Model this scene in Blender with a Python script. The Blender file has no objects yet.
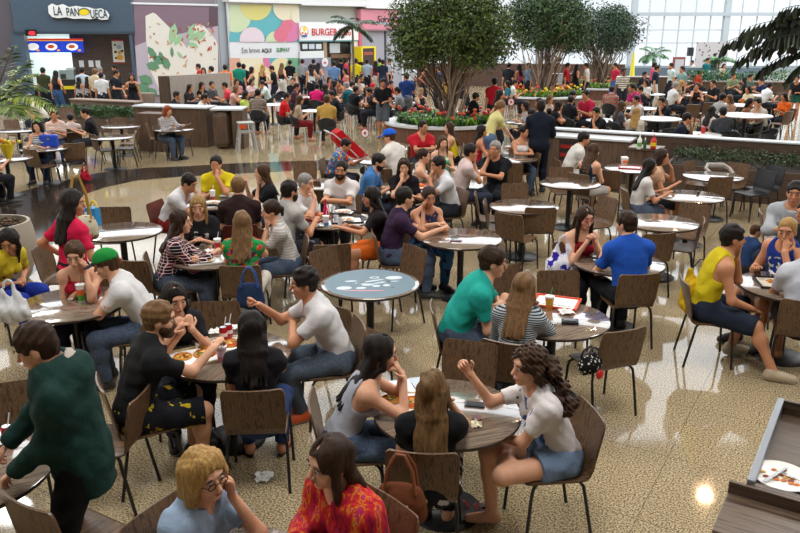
import bpy, math, random
import numpy as np
from mathutils import Vector, Matrix
random.seed(7); RNG = np.random.default_rng(7)
C = bpy.context.scene.collection
PI = math.pi
# ---------------------------------------------------------------- camera geometry (measured from the photo's perspective)
FPX, PITCH, CAMH = 770.0, math.radians(17.2), 3.1
SP, CP = math.sin(PITCH), math.cos(PITCH)
def at(px, py, z=0.0):
    """floor-plan point where the line of sight through a photo pixel meets height z"""
    dx = (px-400)/FPX; dy = (266.5-py)/FPX
    t = (z-CAMH)/(dy*CP-SP)
    return np.array([dx*t, (dy*SP+CP)*t])
def wx(px, Y):
    """x of a photo column at distance Y (read at the horizon)"""
    return (px-400)/FPX*Y*CP
def wz(py, Y):
    """height of a photo row at distance Y"""
    dy = (266.5-py)/FPX
    return CAMH+(dy*CP-SP)/(dy*SP+CP)*Y
# ---------------------------------------------------------------- materials
def lin(h):
    if not isinstance(h, str): return tuple(h)
    h = h.lstrip('#'); v = [int(h[i:i+2], 16)/255 for i in (0, 2, 4)]
    return tuple(c/12.92 if c <= .04045 else ((c+.055)/1.055)**2.4 for c in v)
MATS = {}
class NT:
    def __init__(s, name):
        s.m = bpy.data.materials.new(name); s.m.use_nodes = True
        s.t = s.m.node_tree; s.n = s.t.nodes; s.b = s.n['Principled BSDF']
    def node(s, kind, **kw):
        n = s.n.new(kind)
        for k, v in kw.items():
            if k.startswith('i_'): n.inputs[k[2:].replace('_', ' ')].default_value = v
            else: setattr(n, k, v)
        return n
    def link(s, a, b): s.t.links.new(a, b)
    def coord(s, scale=(1, 1, 1), rot=(0, 0, 0), which='Object'):
        tc = s.node('ShaderNodeTexCoord'); mp = s.node('ShaderNodeMapping')
        mp.inputs['Scale'].default_value = scale; mp.inputs['Rotation'].default_value = rot
        s.link(tc.outputs[which], mp.inputs['Vector']); return mp.outputs['Vector']
    def ramp(s, fac, stops, interp='LINEAR'):
        r = s.node('ShaderNodeValToRGB'); r.color_ramp.interpolation = interp
        e = r.color_ramp.elements
        while len(e) > 1: e.remove(e[-1])
        for i, (p, c) in enumerate(stops):
            q = e[0] if i == 0 else e.new(p)
            q.position = p; q.color = (*lin(c), 1)
        s.link(fac, r.inputs['Fac']); return r.outputs['Color']
    def mix(s, fac, a, b, mode='MIX'):
        m = s.node('ShaderNodeMix', data_type='RGBA', blend_type=mode)
        if isinstance(fac, (int, float)): m.inputs[0].default_value = fac
        else: s.link(fac, m.inputs[0])
        for k, v in ((6, a), (7, b)):
            if isinstance(v, (str, tuple)): m.inputs[k].default_value = (*lin(v), 1)
            else: s.link(v, m.inputs[k])
        return m.outputs[2]
    def math(s, op, a, b=None):
        m = s.node('ShaderNodeMath', operation=op)
        for k, v in ((0, a), (1, b)):
            if v is None: continue
            if isinstance(v, (int, float)): m.inputs[k].default_value = v
            else: s.link(v, m.inputs[k])
        return m.outputs[0]
    def noise(s, vec, scale, detail=3, rough=.5):
        n = s.node('ShaderNodeTexNoise'); n.inputs['Scale'].default_value = scale
        n.inputs['Detail'].default_value = detail; n.inputs['Roughness'].default_value = rough
        s.link(vec, n.inputs['Vector']); return n.outputs['Fac']
    def wave(s, vec, scale, axis='X', dist=0, prof='SIN'):
        n = s.node('ShaderNodeTexWave', bands_direction=axis, wave_profile=prof)
        n.inputs['Scale'].default_value = scale; n.inputs['Distortion'].default_value = dist
        s.link(vec, n.inputs['Vector']); return n.outputs['Fac']
    def voro(s, vec, scale, out='Color'):
        n = s.node('ShaderNodeTexVoronoi'); n.inputs['Scale'].default_value = scale
        s.link(vec, n.inputs['Vector']); return n.outputs[out]
    def bump(s, h, strength=.3, dist=.01):
        b = s.node('ShaderNodeBump'); b.inputs['Strength'].default_value = strength
        b.inputs['Distance'].default_value = dist
        s.link(h, b.inputs['Height']); s.link(b.outputs['Normal'], s.b.inputs['Normal'])
    def fin(s, col=None, rough=.5, spec=.5, metal=0):
        if col is not None:
            if isinstance(col, (str, tuple)): s.b.inputs['Base Color'].default_value = (*lin(col), 1)
            else: s.link(col, s.b.inputs['Base Color'])
        if isinstance(rough, (int, float)): s.b.inputs['Roughness'].default_value = rough
        else: s.link(rough, s.b.inputs['Roughness'])
        s.b.inputs['Specular IOR Level'].default_value = spec
        s.b.inputs['Metallic'].default_value = metal
        return s.m
def cached(f):
    def g(*a, **k):
        key = (f.__name__,)+a+tuple(sorted(k.items()))
        if key not in MATS: MATS[key] = f(*a, **k)
        return MATS[key]
    return g
@cached
def plain(c, rough=.5, spec=.5, metal=0): return NT('paint').fin(c, rough, spec, metal)
@cached
def skin(c):
    s = NT('skin'); v = s.coord(); n = s.noise(v, 30, 2)
    return s.fin(s.mix(s.math('MULTIPLY', n, .25), c, '#a05a44'), .48, .35)
@cached
def cloth(c, pat='plain', c2='#ffffff', c3='#202020'):
    s = NT('cloth_'+pat); v = s.coord()
    f = s.noise(v, 9, 3); h = s.noise(v, 14, 4, .6)
    base = s.mix(s.math('MULTIPLY', f, .12), c, '#101010')
    if pat == 'stripes':
        w = s.wave(v, 9, 'Z'); base = s.ramp(w, [(0, c), (.5, c2)], 'CONSTANT')
    elif pat == 'finestripes':
        w = s.wave(v, 17, 'Z', .6); base = s.ramp(w, [(0, c), (.45, c2)], 'CONSTANT')
    elif pat == 'vstripes':
        w = s.wave(v, 10, 'X'); base = s.ramp(w, [(0, c), (.5, c2)], 'CONSTANT')
    elif pat == 'bigstripes':
        w = s.wave(v, 4, 'Z'); base = s.ramp(w, [(0, c), (.4, c2), (.75, c3)], 'CONSTANT')
    elif pat == 'zigzag':
        w = s.wave(v, 10, 'Z', 1.2); k = s.noise(v, 60, 1)
        base = s.mix(s.math('GREATER_THAN', s.math('ADD', w, s.math('MULTIPLY', k, .5)), 1.0), c, c2)
    elif pat == 'plaid':
        a = s.wave(v, 9, 'Z'); b = s.wave(v, 9, 'X'); d = s.wave(v, 9, 'Z', .01); e = s.wave(v, 9, 'X', .01)
        base = s.mix(s.math('GREATER_THAN', a, .62), c, c3); base = s.mix(s.math('GREATER_THAN', b, .62), base, c3)
        base = s.mix(s.math('LESS_THAN', d, .05), base, c2); base = s.mix(s.math('LESS_THAN', e, .05), base, c2)
    elif pat == 'floral':
        d = s.voro(v, 22); n = s.noise(v, 16, 2)
        sp = s.ramp(s.node('ShaderNodeSeparateColor').outputs[0], [(0, c)])
        sc = s.node('ShaderNodeSeparateColor'); s.link(d, sc.inputs[0])
        col = s.ramp(sc.outputs[0], [(0, c2), (.25, '#d8431e'), (.45, '#f0b325'), (.62, '#5b2458'), (.8, c3)], 'CONSTANT')
        base = s.mix(s.math('GREATER_THAN', n, .52), c, col)
    elif pat == 'tie':
        v2 = s.coord((9, 9, 2.2), (.5, .3, 0)); n = s.noise(v2, 2.2, 5, .65)
        base = s.ramp(n, [(.26, '#2a1030'), (.38, '#7e1030'), (.47, '#b01830'), (.53, '#bc2c1c'), (.56, '#cc5a1c'), (.575, '#d09a1c'), (.59, '#a01640'), (.68, '#b82a5a'), (.76, '#4c1238')])
    elif pat == 'print':
        n = s.noise(v, 11, 2); base = s.mix(s.math('GREATER_THAN', n, .57), c, c2)
    elif pat == 'flowers':
        n = s.noise(v, 13, 3); base = s.mix(s.math('GREATER_THAN', n, .6), c, c2)
    elif pat == 'dots':
        d = s.voro(v, 34, 'Distance'); base = s.mix(s.math('LESS_THAN', d, .3), c, c2)
    elif pat == 'check':
        a = s.wave(v, 8, 'Z'); b = s.wave(v, 8, 'X')
        base = s.mix(s.math('GREATER_THAN', s.math('ADD', a, b), 1.0), c, c2)
    elif pat == 'chest':   # a print across the chest only
        sx = s.node('ShaderNodeSeparateXYZ'); s.link(v, sx.inputs[0])
        n = s.noise(v, 18, 2)
        m = s.math('MULTIPLY', s.math('GREATER_THAN', s.math('SUBTRACT', sx.outputs[1], s.math('MULTIPLY', s.math('SUBTRACT', sx.outputs[2], .55), .42)), .075), s.math('LESS_THAN', s.math('ABSOLUTE', sx.outputs[0]), .11))
        m = s.math('MULTIPLY', m, s.math('GREATER_THAN', n, .54))
        base = s.mix(m, c, c2)
    elif pat == 'denim':
        n = s.noise(v, 60, 3); base = s.mix(s.math('MULTIPLY', n, .45), c, '#8fa3bd')
        n2 = s.noise(v, 4, 2); base = s.mix(s.math('MULTIPLY', n2, .35), base, '#0c1220')
    s.bump(h, .5, .02)
    return s.fin(base, .85, .2)
@cached
def hairm(c, c2=None):
    s = NT('hair'); v = s.coord((14, 14, 2.5)); n = s.noise(v, 5, 4, .7)
    v3 = s.coord((60, 60, 6)); n3 = s.noise(v3, 5, 2)
    s.bump(n3, .6, .012)
    return s.fin(s.ramp(n, [(.3, c), (.7, c2 or c)]), .48, .22)
@cached
def wood(axis='Z', dark='#37271b', light='#70553d', rough=.33, spec=.45, coat=0):
    s = NT('walnut'); sc = {'X': (1.5, 42, 42), 'Y': (42, 1.5, 42), 'Z': (42, 42, 1.2)}[axis]
    v = s.coord(sc); n = s.noise(v, 1.6, 5, .65)
    v2 = s.coord(tuple(q*.22 for q in sc)); n2 = s.noise(v2, 2, 2)
    f = s.math('ADD', s.math('MULTIPLY', n, .8), s.math('MULTIPLY', n2, .22))
    r = s.math('ADD', rough, s.math('MULTIPLY', n, .1))
    if coat: s.b.inputs['Coat Weight'].default_value = 1; s.b.inputs['Coat IOR'].default_value = coat; s.b.inputs['Coat Roughness'].default_value = .04
    else: s.bump(n, .12, .002)
    return s.fin(s.ramp(f, [(.3, dark), (.5, light), (.6, dark), (.75, light)]), r, spec)
@cached
def emit(c, k=1.0):
    s = NT('light'); s.b.inputs['Base Color'].default_value = (*lin(c), 1)
    s.b.inputs['Emission Color'].default_value = (*lin(c), 1); s.b.inputs['Emission Strength'].default_value = k
    return s.m
METAL = lambda: plain('#17161a', .38, .5)
STEEL = lambda: plain('#b8bcc2', .3, .5, .8)
WHITE = lambda: plain('#e8e8ea', .45)
# ---------------------------------------------------------------- objects
def tag(o, label, cat, group=None, kind=None):
    if label: o['label'] = label
    if cat: o['category'] = cat
    if group: o['group'] = group
    if kind: o['kind'] = kind
    return o
def struct(o):
    o['kind'] = 'structure'; return o
def thing(name, label, cat, loc=(0, 0, 0), rz=0, group=None):
    o = bpy.data.objects.new(name, None); C.objects.link(o)
    o.location = (loc[0], loc[1], loc[2] if len(loc) > 2 else 0); o.rotation_euler = (0, 0, rz)
    o.empty_display_size = .05
    return tag(o, label, cat, group)
def obj(name, me, parent=None, loc=None, rot=None):
    o = bpy.data.objects.new(name, me); C.objects.link(o)
    if parent: o.parent = parent
    if loc is not None: o.location = loc if len(loc) == 3 else (*loc, 0)
    if rot is not None: o.rotation_euler = rot
    return o
def kids(o): return list(o.children)
def copy_tree(o, parent=None):
    c = o.copy(); C.objects.link(c); c.parent = parent
    for ch in kids(o): copy_tree(ch, c)
    return c
class MB:
    """collects shapes; becomes ONE mesh"""
    def __init__(s): s.v = []; s.f = []; s.mi = []; s.k = 0
    def add(s, V, F, mi=0):
        b = len(s.v); s.v += [tuple(map(float, p)) for p in V]
        s.f += [tuple(b+i for i in f) for f in F]; s.mi += [mi]*len(F); return s
    def box(s, c, d, mi=0, rz=0, bev=0):
        x, y, z = (q/2 for q in d); cr, sr = math.cos(rz), math.sin(rz)
        if bev > 0:
            return s.rbox(c, d, bev, mi, rz)
        P = [(sx*x, sy*y, sz*z) for sx in (-1, 1) for sy in (-1, 1) for sz in (-1, 1)]
        V = [(c[0]+a*cr-b*sr, c[1]+a*sr+b*cr, c[2]+e) for a, b, e in P]
        return s.add(V, [(0, 1, 3, 2), (4, 6, 7, 5), (0, 4, 5, 1), (2, 3, 7, 6), (0, 2, 6, 4), (1, 5, 7, 3)], mi)
    def rbox(s, c, d, r, mi=0, rz=0):
        """box with chamfered vertical and horizontal edges: stacked rounded rectangles"""
        x, y, z = (q/2 for q in d); r = min(r, x*.95, y*.95, z*.95)
        prof = [(-z, r), (-z+r*.3, r*.3), (-z+r, 0), (z-r, 0), (z-r*.3, r*.3), (z, r)]
        rings = []
        for zz, ins in prof:
            ring = []
            for qx, qy, a0 in ((1, 1, 0), (-1, 1, 90), (-1, -1, 180), (1, -1, 270)):
                for k in range(3):
                    a = math.radians(a0+45*k)
                    ring.append((qx*(x-r)+(r-ins)*math.cos(a), qy*(y-r)+(r-ins)*math.sin(a), zz))
            rings.append(ring)
        cr, sr = math.cos(rz), math.sin(rz)
        V = [(c[0]+a*cr-b*sr, c[1]+a*sr+b*cr, c[2]+e) for ring in rings for a, b, e in ring]
        n = 12; F = []
        for i in range(len(rings)-1):
            for j in range(n): F.append((i*n+j, i*n+(j+1) % n, (i+1)*n+(j+1) % n, (i+1)*n+j))
        F.append(tuple(range(n-1, -1, -1))); F.append(tuple((len(rings)-1)*n+j for j in range(n)))
        return s.add(V, F, mi)
    def lathe(s, prof, c=(0, 0, 0), n=24, mi=0, cap=True):
        V = []; F = []
        for r, z in prof:
            for j in range(n):
                a = 2*PI*j/n; V.append((c[0]+r*math.cos(a), c[1]+r*math.sin(a), c[2]+z))
        for i in range(len(prof)-1):
            for j in range(n): F.append((i*n+j, i*n+(j+1) % n, (i+1)*n+(j+1) % n, (i+1)*n+j))
        if cap:
            F.append(tuple(range(n-1, -1, -1))); F.append(tuple((len(prof)-1)*n+j for j in range(n)))
        return s.add(V, F, mi)
    def tube(s, pts, r, n=6, mi=0, cap=True):
        pts = [np.array(p, float) for p in pts]; m = len(pts)
        rr = r if hasattr(r, '__len__') else [r]*m
        V = []; F = []; up = None
        for i in range(m):
            d = pts[min(i+1, m-1)]-pts[max(i-1, 0)]; d = d/(np.linalg.norm(d)+1e-9)
            if up is None: up = np.array([0, 0, 1.]) if abs(d[2]) < .9 else np.array([1., 0, 0])
            a = np.cross(d, up); a /= np.linalg.norm(a)+1e-9; b = np.cross(a, d); up = b
            for j in range(n):
                t = 2*PI*j/n; V.append(pts[i]+rr[i]*(math.cos(t)*a+math.sin(t)*b))
        for i in range(m-1):
            for j in range(n): F.append((i*n+j, (i+1)*n+j, (i+1)*n+(j+1) % n, i*n+(j+1) % n))
        if cap: F.append(tuple(range(n))); F.append(tuple((m-1)*n+j for j in range(n-1, -1, -1)))
        return s.add(V, F, mi)
    def ball(s, c, r, n=10, m=6, mi=0):
        rx, ry, rz = r if hasattr(r, '__len__') else (r, r, r)
        V = [(c[0], c[1], c[2]-rz)]; F = []
        for i in range(1, m):
            t = PI*i/m-PI/2
            for j in range(n):
                a = 2*PI*j/n; V.append((c[0]+rx*math.cos(t)*math.cos(a), c[1]+ry*math.cos(t)*math.sin(a), c[2]+rz*math.sin(t)))
        V.append((c[0], c[1], c[2]+rz)); L = len(V)-1
        for j in range(n):
            F.append((0, 1+(j+1) % n, 1+j)); F.append((L, L-n+j, L-n+(j+1) % n))
            for i in range(m-2): F.append((1+i*n+j, 1+i*n+(j+1) % n, 1+(i+1)*n+(j+1) % n, 1+(i+1)*n+j))
        return s.add(V, F, mi)
    def poly(s, P, z0, z1, mi=0):
        """prism over a flat outline"""
        n = len(P); V = [(x, y, z0) for x, y in P]+[(x, y, z1) for x, y in P]
        F = [tuple(range(n-1, -1, -1)), tuple(range(n, 2*n))]+[(i, (i+1) % n, n+(i+1) % n, n+i) for i in range(n)]
        return s.add(V, F, mi)
    def xf(s, M):
        s.v = [tuple(M @ Vector(p)) for p in s.v]; return s
    def mesh(s, name, mats, smooth=False):
        me = bpy.data.meshes.new(name); me.from_pydata(s.v, [], s.f)
        for m in (mats if isinstance(mats, (list, tuple)) else [mats]): me.materials.append(m)
        me.polygons.foreach_set('material_index', s.mi)
        if smooth: me.polygons.foreach_set('use_smooth', [True]*len(s.f)); 
        me.update()
        if smooth: 
            try: me.set_sharp_from_angle(angle=math.radians(40))
            except Exception: pass
        return me
    def obj(s, name, mats, parent=None, smooth=False, loc=None, rot=None):
        return obj(name, s.mesh(name, mats, smooth), parent, loc, rot)
# ---------------------------------------------------------------- bodies: one continuous surface grown around a posed skeleton
def V3(*a): return np.array(a, float)
def nrm(v): return v/(np.linalg.norm(v)+1e-9)
def rotz(d):
    a = math.radians(d); return np.array([[math.cos(a), -math.sin(a), 0], [math.sin(a), math.cos(a), 0], [0, 0, 1.]])
def rotx(d):
    a = math.radians(d); return np.array([[1., 0, 0], [0, math.cos(a), -math.sin(a)], [0, math.sin(a), math.cos(a)]])
def roty(d):
    a = math.radians(d); return np.array([[math.cos(a), 0, math.sin(a)], [0, 1., 0], [-math.sin(a), 0, math.cos(a)]])
class Cap:   # round cone, optionally flattened along 'flat' by q, optionally cut off square at its end
    def __init__(s, a, b, r1, r2, flat=None, q=1., cut=False, k=.03):
        s.a, s.b, s.r1, s.r2, s.flat, s.q, s.cut, s.k = a, b, r1, r2, flat, q, cut, k
        R = max(r1, r2); s.lo = np.minimum(a, b)-R; s.hi = np.maximum(a, b)+R
    def d(s, X, Y, Z):
        ab = s.b-s.a; L2 = ab@ab+1e-12
        px, py, pz = X-s.a[0], Y-s.a[1], Z-s.a[2]
        t = np.clip((px*ab[0]+py*ab[1]+pz*ab[2])/L2, 0, 1)
        qx, qy, qz = px-t*ab[0], py-t*ab[1], pz-t*ab[2]
        r = s.r1+(s.r2-s.r1)*t
        n2 = qx*qx+qy*qy+qz*qz
        if s.flat is not None:
            g = qx*s.flat[0]+qy*s.flat[1]+qz*s.flat[2]
            n2 = n2+g*g*(1/s.q**2-1)
            d = (np.sqrt(n2)-r)*(.5+.5*s.q)
        else: d = np.sqrt(n2)-r
        if s.cut:
            u = ab/math.sqrt(L2); d = np.maximum(d, (X-s.b[0])*u[0]+(Y-s.b[1])*u[1]+(Z-s.b[2])*u[2])
        return d
class Ell:
    def __init__(s, c, r, B=None, k=.03):
        s.c, s.r, s.B, s.k = c, np.array(r, float), B, k
        R = max(r); s.lo = c-R; s.hi = c+R
    def d(s, X, Y, Z):
        x, y, z = X-s.c[0], Y-s.c[1], Z-s.c[2]
        if s.B is not None:
            B = s.B; x, y, z = (x*B[0, 0]+y*B[1, 0]+z*B[2, 0], x*B[0, 1]+y*B[1, 1]+z*B[2, 1], x*B[0, 2]+y*B[1, 2]+z*B[2, 2])
        r = s.r
        k0 = np.sqrt((x/r[0])**2+(y/r[1])**2+(z/r[2])**2)+1e-6
        k1 = np.sqrt((x/r[0]**2)**2+(y/r[1]**2)**2+(z/r[2]**2)**2)+1e-6
        return k0*(k0-1)/k1
def axis_coords(lo, hi, h, fine):
    """grid lines from lo to hi, step h, denser inside the fine spans"""
    out = [lo]; p = lo
    while p < hi:
        st = h
        for a, b, hf in fine:
            if a-h < p < b: st = min(st, hf)
        p += st; out.append(p)
    return np.array(out)
def grow(prims, h, off=0., sub=(), planes=(), fine=(), disp=None):
    """signed-distance union of the prims -> (verts, quads) by surface nets"""
    m = .03+off
    lo = np.min([p.lo for p in prims], 0)-m-h; hi = np.max([p.hi for p in prims], 0)+m+h
    ax = [axis_coords(lo[i], hi[i], h, [(f[0][i], f[1][i], f[2]) for f in fine]) for i in range(3)]
    F = np.full([len(a) for a in ax], .25, np.float32)
    def window(p, mg):
        sl = []
        for i in range(3):
            a = np.searchsorted(ax[i], p.lo[i]-mg); b = np.searchsorted(ax[i], p.hi[i]+mg); sl.append(slice(max(a-1, 0), b+1))
        g = (ax[0][sl[0]][:, None, None], ax[1][sl[1]][None, :, None], ax[2][sl[2]][None, None, :])
        return tuple(sl), g
    for p in prims:
        sl, g = window(p, m+.04)
        d = (p.d(*g)-off).astype(np.float32); A = F[sl]
        if p.k > 0:
            hh = np.maximum(p.k-np.abs(A-d), 0); F[sl] = np.minimum(A, d)-hh*hh/(4*p.k)
        else: F[sl] = np.minimum(A, d)
    for p in sub:
        sl, g = window(p, .05)
        d = (-p.d(*g)).astype(np.float32); A = F[sl]
        hh = np.maximum(p.k-np.abs(A-d), 0); F[sl] = np.maximum(A, d)+hh*hh/(4*p.k)
    G = (ax[0][:, None, None], ax[1][None, :, None], ax[2][None, None, :])
    if disp is not None: F = F+disp(*G).astype(np.float32)
    for o, n in planes:
        F = np.maximum(F, ((G[0]-o[0])*n[0]+(G[1]-o[1])*n[1]+(G[2]-o[2])*n[2]).astype(np.float32))
    F[0] = F[-1] = 1; F[:, 0] = F[:, -1] = 1; F[:, :, 0] = F[:, :, -1] = 1
    return nets(F, ax)
def nets(F, ax):
    I = F < 0
    nx, ny, nz = F.shape
    s = np.zeros((nx-1, ny-1, nz-1), np.int8)
    for a in (0, 1):
        for b in (0, 1):
            for c in (0, 1): s += I[a:nx-1+a, b:ny-1+b, c:nz-1+c]
    cells = np.argwhere((s > 0) & (s < 8))
    idx = np.full(s.shape, -1, np.int32); idx[tuple(cells.T)] = np.arange(len(cells))
    i, j, k = cells.T
    acc = np.zeros((len(cells), 3)); cnt = np.zeros(len(cells))
    X = [ax[0], ax[1], ax[2]]
    cor = [(a, b, c) for a in (0, 1) for b in (0, 1) for c in (0, 1)]
    for u in cor:
        for d in range(3):
            if u[d]: continue
            w = list(u); w[d] = 1
            f0 = F[i+u[0], j+u[1], k+u[2]]; f1 = F[i+w[0], j+w[1], k+w[2]]
            m = (f0 < 0) != (f1 < 0); t = np.where(m, f0/np.where(m, f0-f1, 1), 0)
            P = np.stack([X[0][i+u[0]], X[1][j+u[1]], X[2][k+u[2]]], 1)
            Q = np.stack([X[0][i+w[0]], X[1][j+w[1]], X[2][k+w[2]]], 1)
            acc += np.where(m[:, None], P+(Q-P)*t[:, None], 0); cnt += m
    Vt = acc/cnt[:, None]
    quads = []
    for d in range(3):
        e, f = [(1, 2), (2, 0), (0, 1)][d]
        A = np.take(I, range(F.shape[d]-1), d); B = np.take(I, range(1, F.shape[d]), d)
        for sgn, M in ((1, A & ~B), (0, ~A & B)):
            q = np.argwhere(M); q = q[(q[:, e] > 0) & (q[:, f] > 0)]
            if not len(q): continue
            def at_(de, df):
                r = q.copy(); r[:, e] -= de; r[:, f] -= df; return idx[tuple(r.T)]
            c4 = [at_(0, 0), at_(1, 0), at_(1, 1), at_(0, 1)]
            if not sgn: c4 = c4[::-1]
            quads.append(np.stack(c4, 1))
    return Vt, (np.concatenate(quads) if quads else np.zeros((0, 4), int))
def mesh_np(name, Vt, Q, mat, extra=None):
    """mesh from arrays; extra = MB whose shapes are appended"""
    if extra is not None and extra.v:
        b = len(Vt); Vt = np.concatenate([Vt, np.array(extra.v)]); 
        loops = np.concatenate([Q.ravel()]+[np.array(f)+b for f in extra.f]); sizes = np.concatenate([np.full(len(Q), 4), [len(f) for f in extra.f]])
    else: loops = Q.ravel(); sizes = np.full(len(Q), 4)
    me = bpy.data.meshes.new(name); me.vertices.add(len(Vt)); me.vertices.foreach_set('co', Vt.astype(np.float32).ravel())
    me.loops.add(len(loops)); me.loops.foreach_set('vertex_index', loops.astype(np.int32))
    me.polygons.add(len(sizes)); me.polygons.foreach_set('loop_start', np.concatenate([[0], np.cumsum(sizes)[:-1]]).astype(np.int32))
    me.polygons.foreach_set('use_smooth', np.ones(len(sizes), bool))
    me.materials.append(mat); me.update(calc_edges=True); return me
def ik(a, w, l1, l2, pole):
    d = w-a; L = np.linalg.norm(d)
    if L > (l1+l2)*.995: w = a+d/L*(l1+l2)*.995; d = w-a; L = np.linalg.norm(d)
    L = max(L, abs(l1-l2)+.02); u = d/(np.linalg.norm(d)+1e-9)
    c = (l1*l1+L*L-l2*l2)/(2*l1*L); c = max(-1, min(1, c))
    p = pole-u*(pole@u); p = nrm(p)
    return a+u*l1*c+p*l1*math.sqrt(1-c*c), w
class Fig:
    """skeleton of one person; x right, y forward, z up, metres; origin on the floor under the hips"""
    def __init__(s, m='sit', fem=0, lean=8, side=0, tw=0, hy=0, hp=5, hr=0, L='table', R='table', LP=None, RP=None, LK=None, RK=None,
                 LF=None, RF=None, hz=None, kid=0, curl=28, Lc=None, Rc=None, wide=1., LKp=None, RKp=None, **_):
        s.fem = fem; s.m = m; s.wide = wide
        hz = hz if hz is not None else (.545 if m == 'sit' else .93)
        s.hz = hz
        D = lambda a: nrm(V3(math.sin(math.radians(side)), math.sin(math.radians(a))*math.cos(math.radians(side)), math.cos(math.radians(a))*math.cos(math.radians(side))))
        P = V3(0, 0, hz); W = P+.17*D(lean*.6); Cc = W+.17*D(lean); N = Cc+.15*D(lean*1.12)
        s.U = D(lean); Rv = rotz(tw) @ V3(1, 0, 0); Rv = nrm(Rv-s.U*(Rv@s.U)); s.Rv = Rv; s.Fv = np.cross(s.U, Rv)
        s.P, s.W, s.Cc, s.N = P, W, Cc, N
        hw = (.150 if fem else .174)*wide; s.sh = [N-.072*s.U-hw*Rv, N-.072*s.U+hw*Rv]      # 0 left 1 right
        T = N+.08*D(lean*.7+6)
        s.HB = rotz(hy) @ rotx(-hp) @ roty(hr)          # columns: right, forward, up
        s.hr, s.hf, s.hu = s.HB[:, 0], s.HB[:, 1], s.HB[:, 2]
        s.c = T+.098*s.hu+.022*s.hf; s.T = T
        s.el = [None]*2; s.wr = [None]*2; s.hd = [None]*2; s.hn = [None]*2; s.cl = [None]*2
        for i, (pre, pole, cu) in enumerate(((L, LP, Lc), (R, RP, Rc))):
            g = -1 if i == 0 else 1
            hd = None; hn = None; c_ = curl; pl = V3(g*.6, -.25, -1)
            H = lambda x, y, z: s.c+s.HB @ V3(x, y, z)
            if isinstance(pre, str):
                w = {'table': V3(g*.13, .42, .80), 'tablein': V3(g*.05, .36, .80), 'cross': V3(-g*.09, .33, .81), 'lap': V3(g*.10, .27, hz+.11),
                     'down': V3(g*.25, .03, hz-.14), 'fwd': V3(g*.13, .36, 1.08), 'phone': V3(g*.05, .30, hz+.42), 'reach': V3(g*.12, .56, .84),
                     'chin': H(g*.02, .085, -.20), 'cheek': H(g*.085, .075, -.155), 'mouth': H(g*.035, .165, -.15), 'eat': H(g*.04, .22, -.17),
                     'up': V3(g*.16, .34, hz+.46), 'hip': V3(g*.27, .06, hz+.08), 'out': V3(g*.42, .30, .82), 'back': V3(g*.2, -.2, hz+.1), 'head': H(g*.12, .05, .06)}[pre]
                if pre in ('chin', 'cheek'): hd = s.hu*.8+s.hf*-.1; hn = -s.hf if pre == 'chin' else -g*s.hr; c_ = 70 if pre == 'chin' else 25; pl = V3(g*.35, .35, -1)
                if pre in ('mouth', 'eat'): hd = s.hu*.7-s.hf*.5; hn = -s.hf*.6-s.hu*.5; c_ = 55; pl = V3(g*.55, .25, -1)
                if pre == 'phone': c_ = 50
                if pre == 'down': hn = -g*V3(1, 0, 0); pl = V3(g*.2, -1, 0)
                if pre == 'cross': pl = V3(g*1, .2, -.3)
                if pre == 'head': hd = s.hu; hn = -g*s.hr; pl = V3(g*1, .3, -.2)
            else: w = np.array(pre, float)
            if pole is not None: pl = np.array(pole, float)
            e, w = ik(s.sh[i], w, .285, .255, pl)
            s.el[i], s.wr[i] = e, w; s.hd[i] = nrm(hd) if hd is not None else nrm(w-e)
            n = hn if hn is not None else V3(0, 0, -1) if abs(s.hd[i][2]) < .8 else V3(-g, 0, 0)
            s.hn[i] = nrm(n-s.hd[i]*(n@s.hd[i])); s.cl[i] = cu if cu is not None else c_
        s.hip = [P+V3(-.09, .01, -.03), P+V3(.09, .01, -.03)]; s.kn = [None]*2; s.an = [None]*2; s.toe = [None]*2
        for i, (ft, kd, kp) in enumerate(((LF, LK, LKp), (RF, RK, RKp))):
            g = -1 if i == 0 else 1
            if ft is None: ft = (g*.13, .40, .085) if m == 'sit' else (g*.10, .02, .085)
            a = np.array(ft, float)
            k, a = ik(s.hip[i], a, .43, .42, np.array(kp, float) if kp is not None else V3(g*.15, .9, .5) if m == 'sit' else V3(g*.1, 1, 0))
            s.kn[i], s.an[i] = k, a
            d = np.array(kd, float) if kd is not None else V3(g*.25, 1, -.0)
            s.toe[i] = a+nrm(d)*.155+V3(0, 0, -.045)
    # --- primitive sets
    def torso(s):
        f = s.fem; w = s.wide
        L = [Ell(s.P, (.165*w if not f else .172*w, .122, .12), k=.05),
             Cap(s.P, s.W, .15*w, (.125 if f else .145)*w, s.Fv, .75, k=.05),
             Cap(s.W, s.Cc, (.122 if f else .143)*w, (.132 if f else .156)*w, s.Fv, .70, k=.05),
             Cap(s.Cc, s.Cc+.06*s.U, (.137 if f else .165)*w, (.125 if f else .15)*w, s.Fv, .68, k=.05),
             Cap(s.sh[0], s.sh[1], .052, .052, k=.06),
             Cap(s.N+.015*s.U-.01*s.Fv, s.sh[0]+.012*s.U, .056, .044, k=.05), Cap(s.N+.015*s.U-.01*s.Fv, s.sh[1]+.012*s.U, .056, .044, k=.05)]
        if f:
            for g in (-1, 1): L.append(Ell(s.Cc-.015*s.U+.085*s.Fv+g*.068*s.Rv, (.06, .06, .06), k=.04))
        return L
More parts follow.
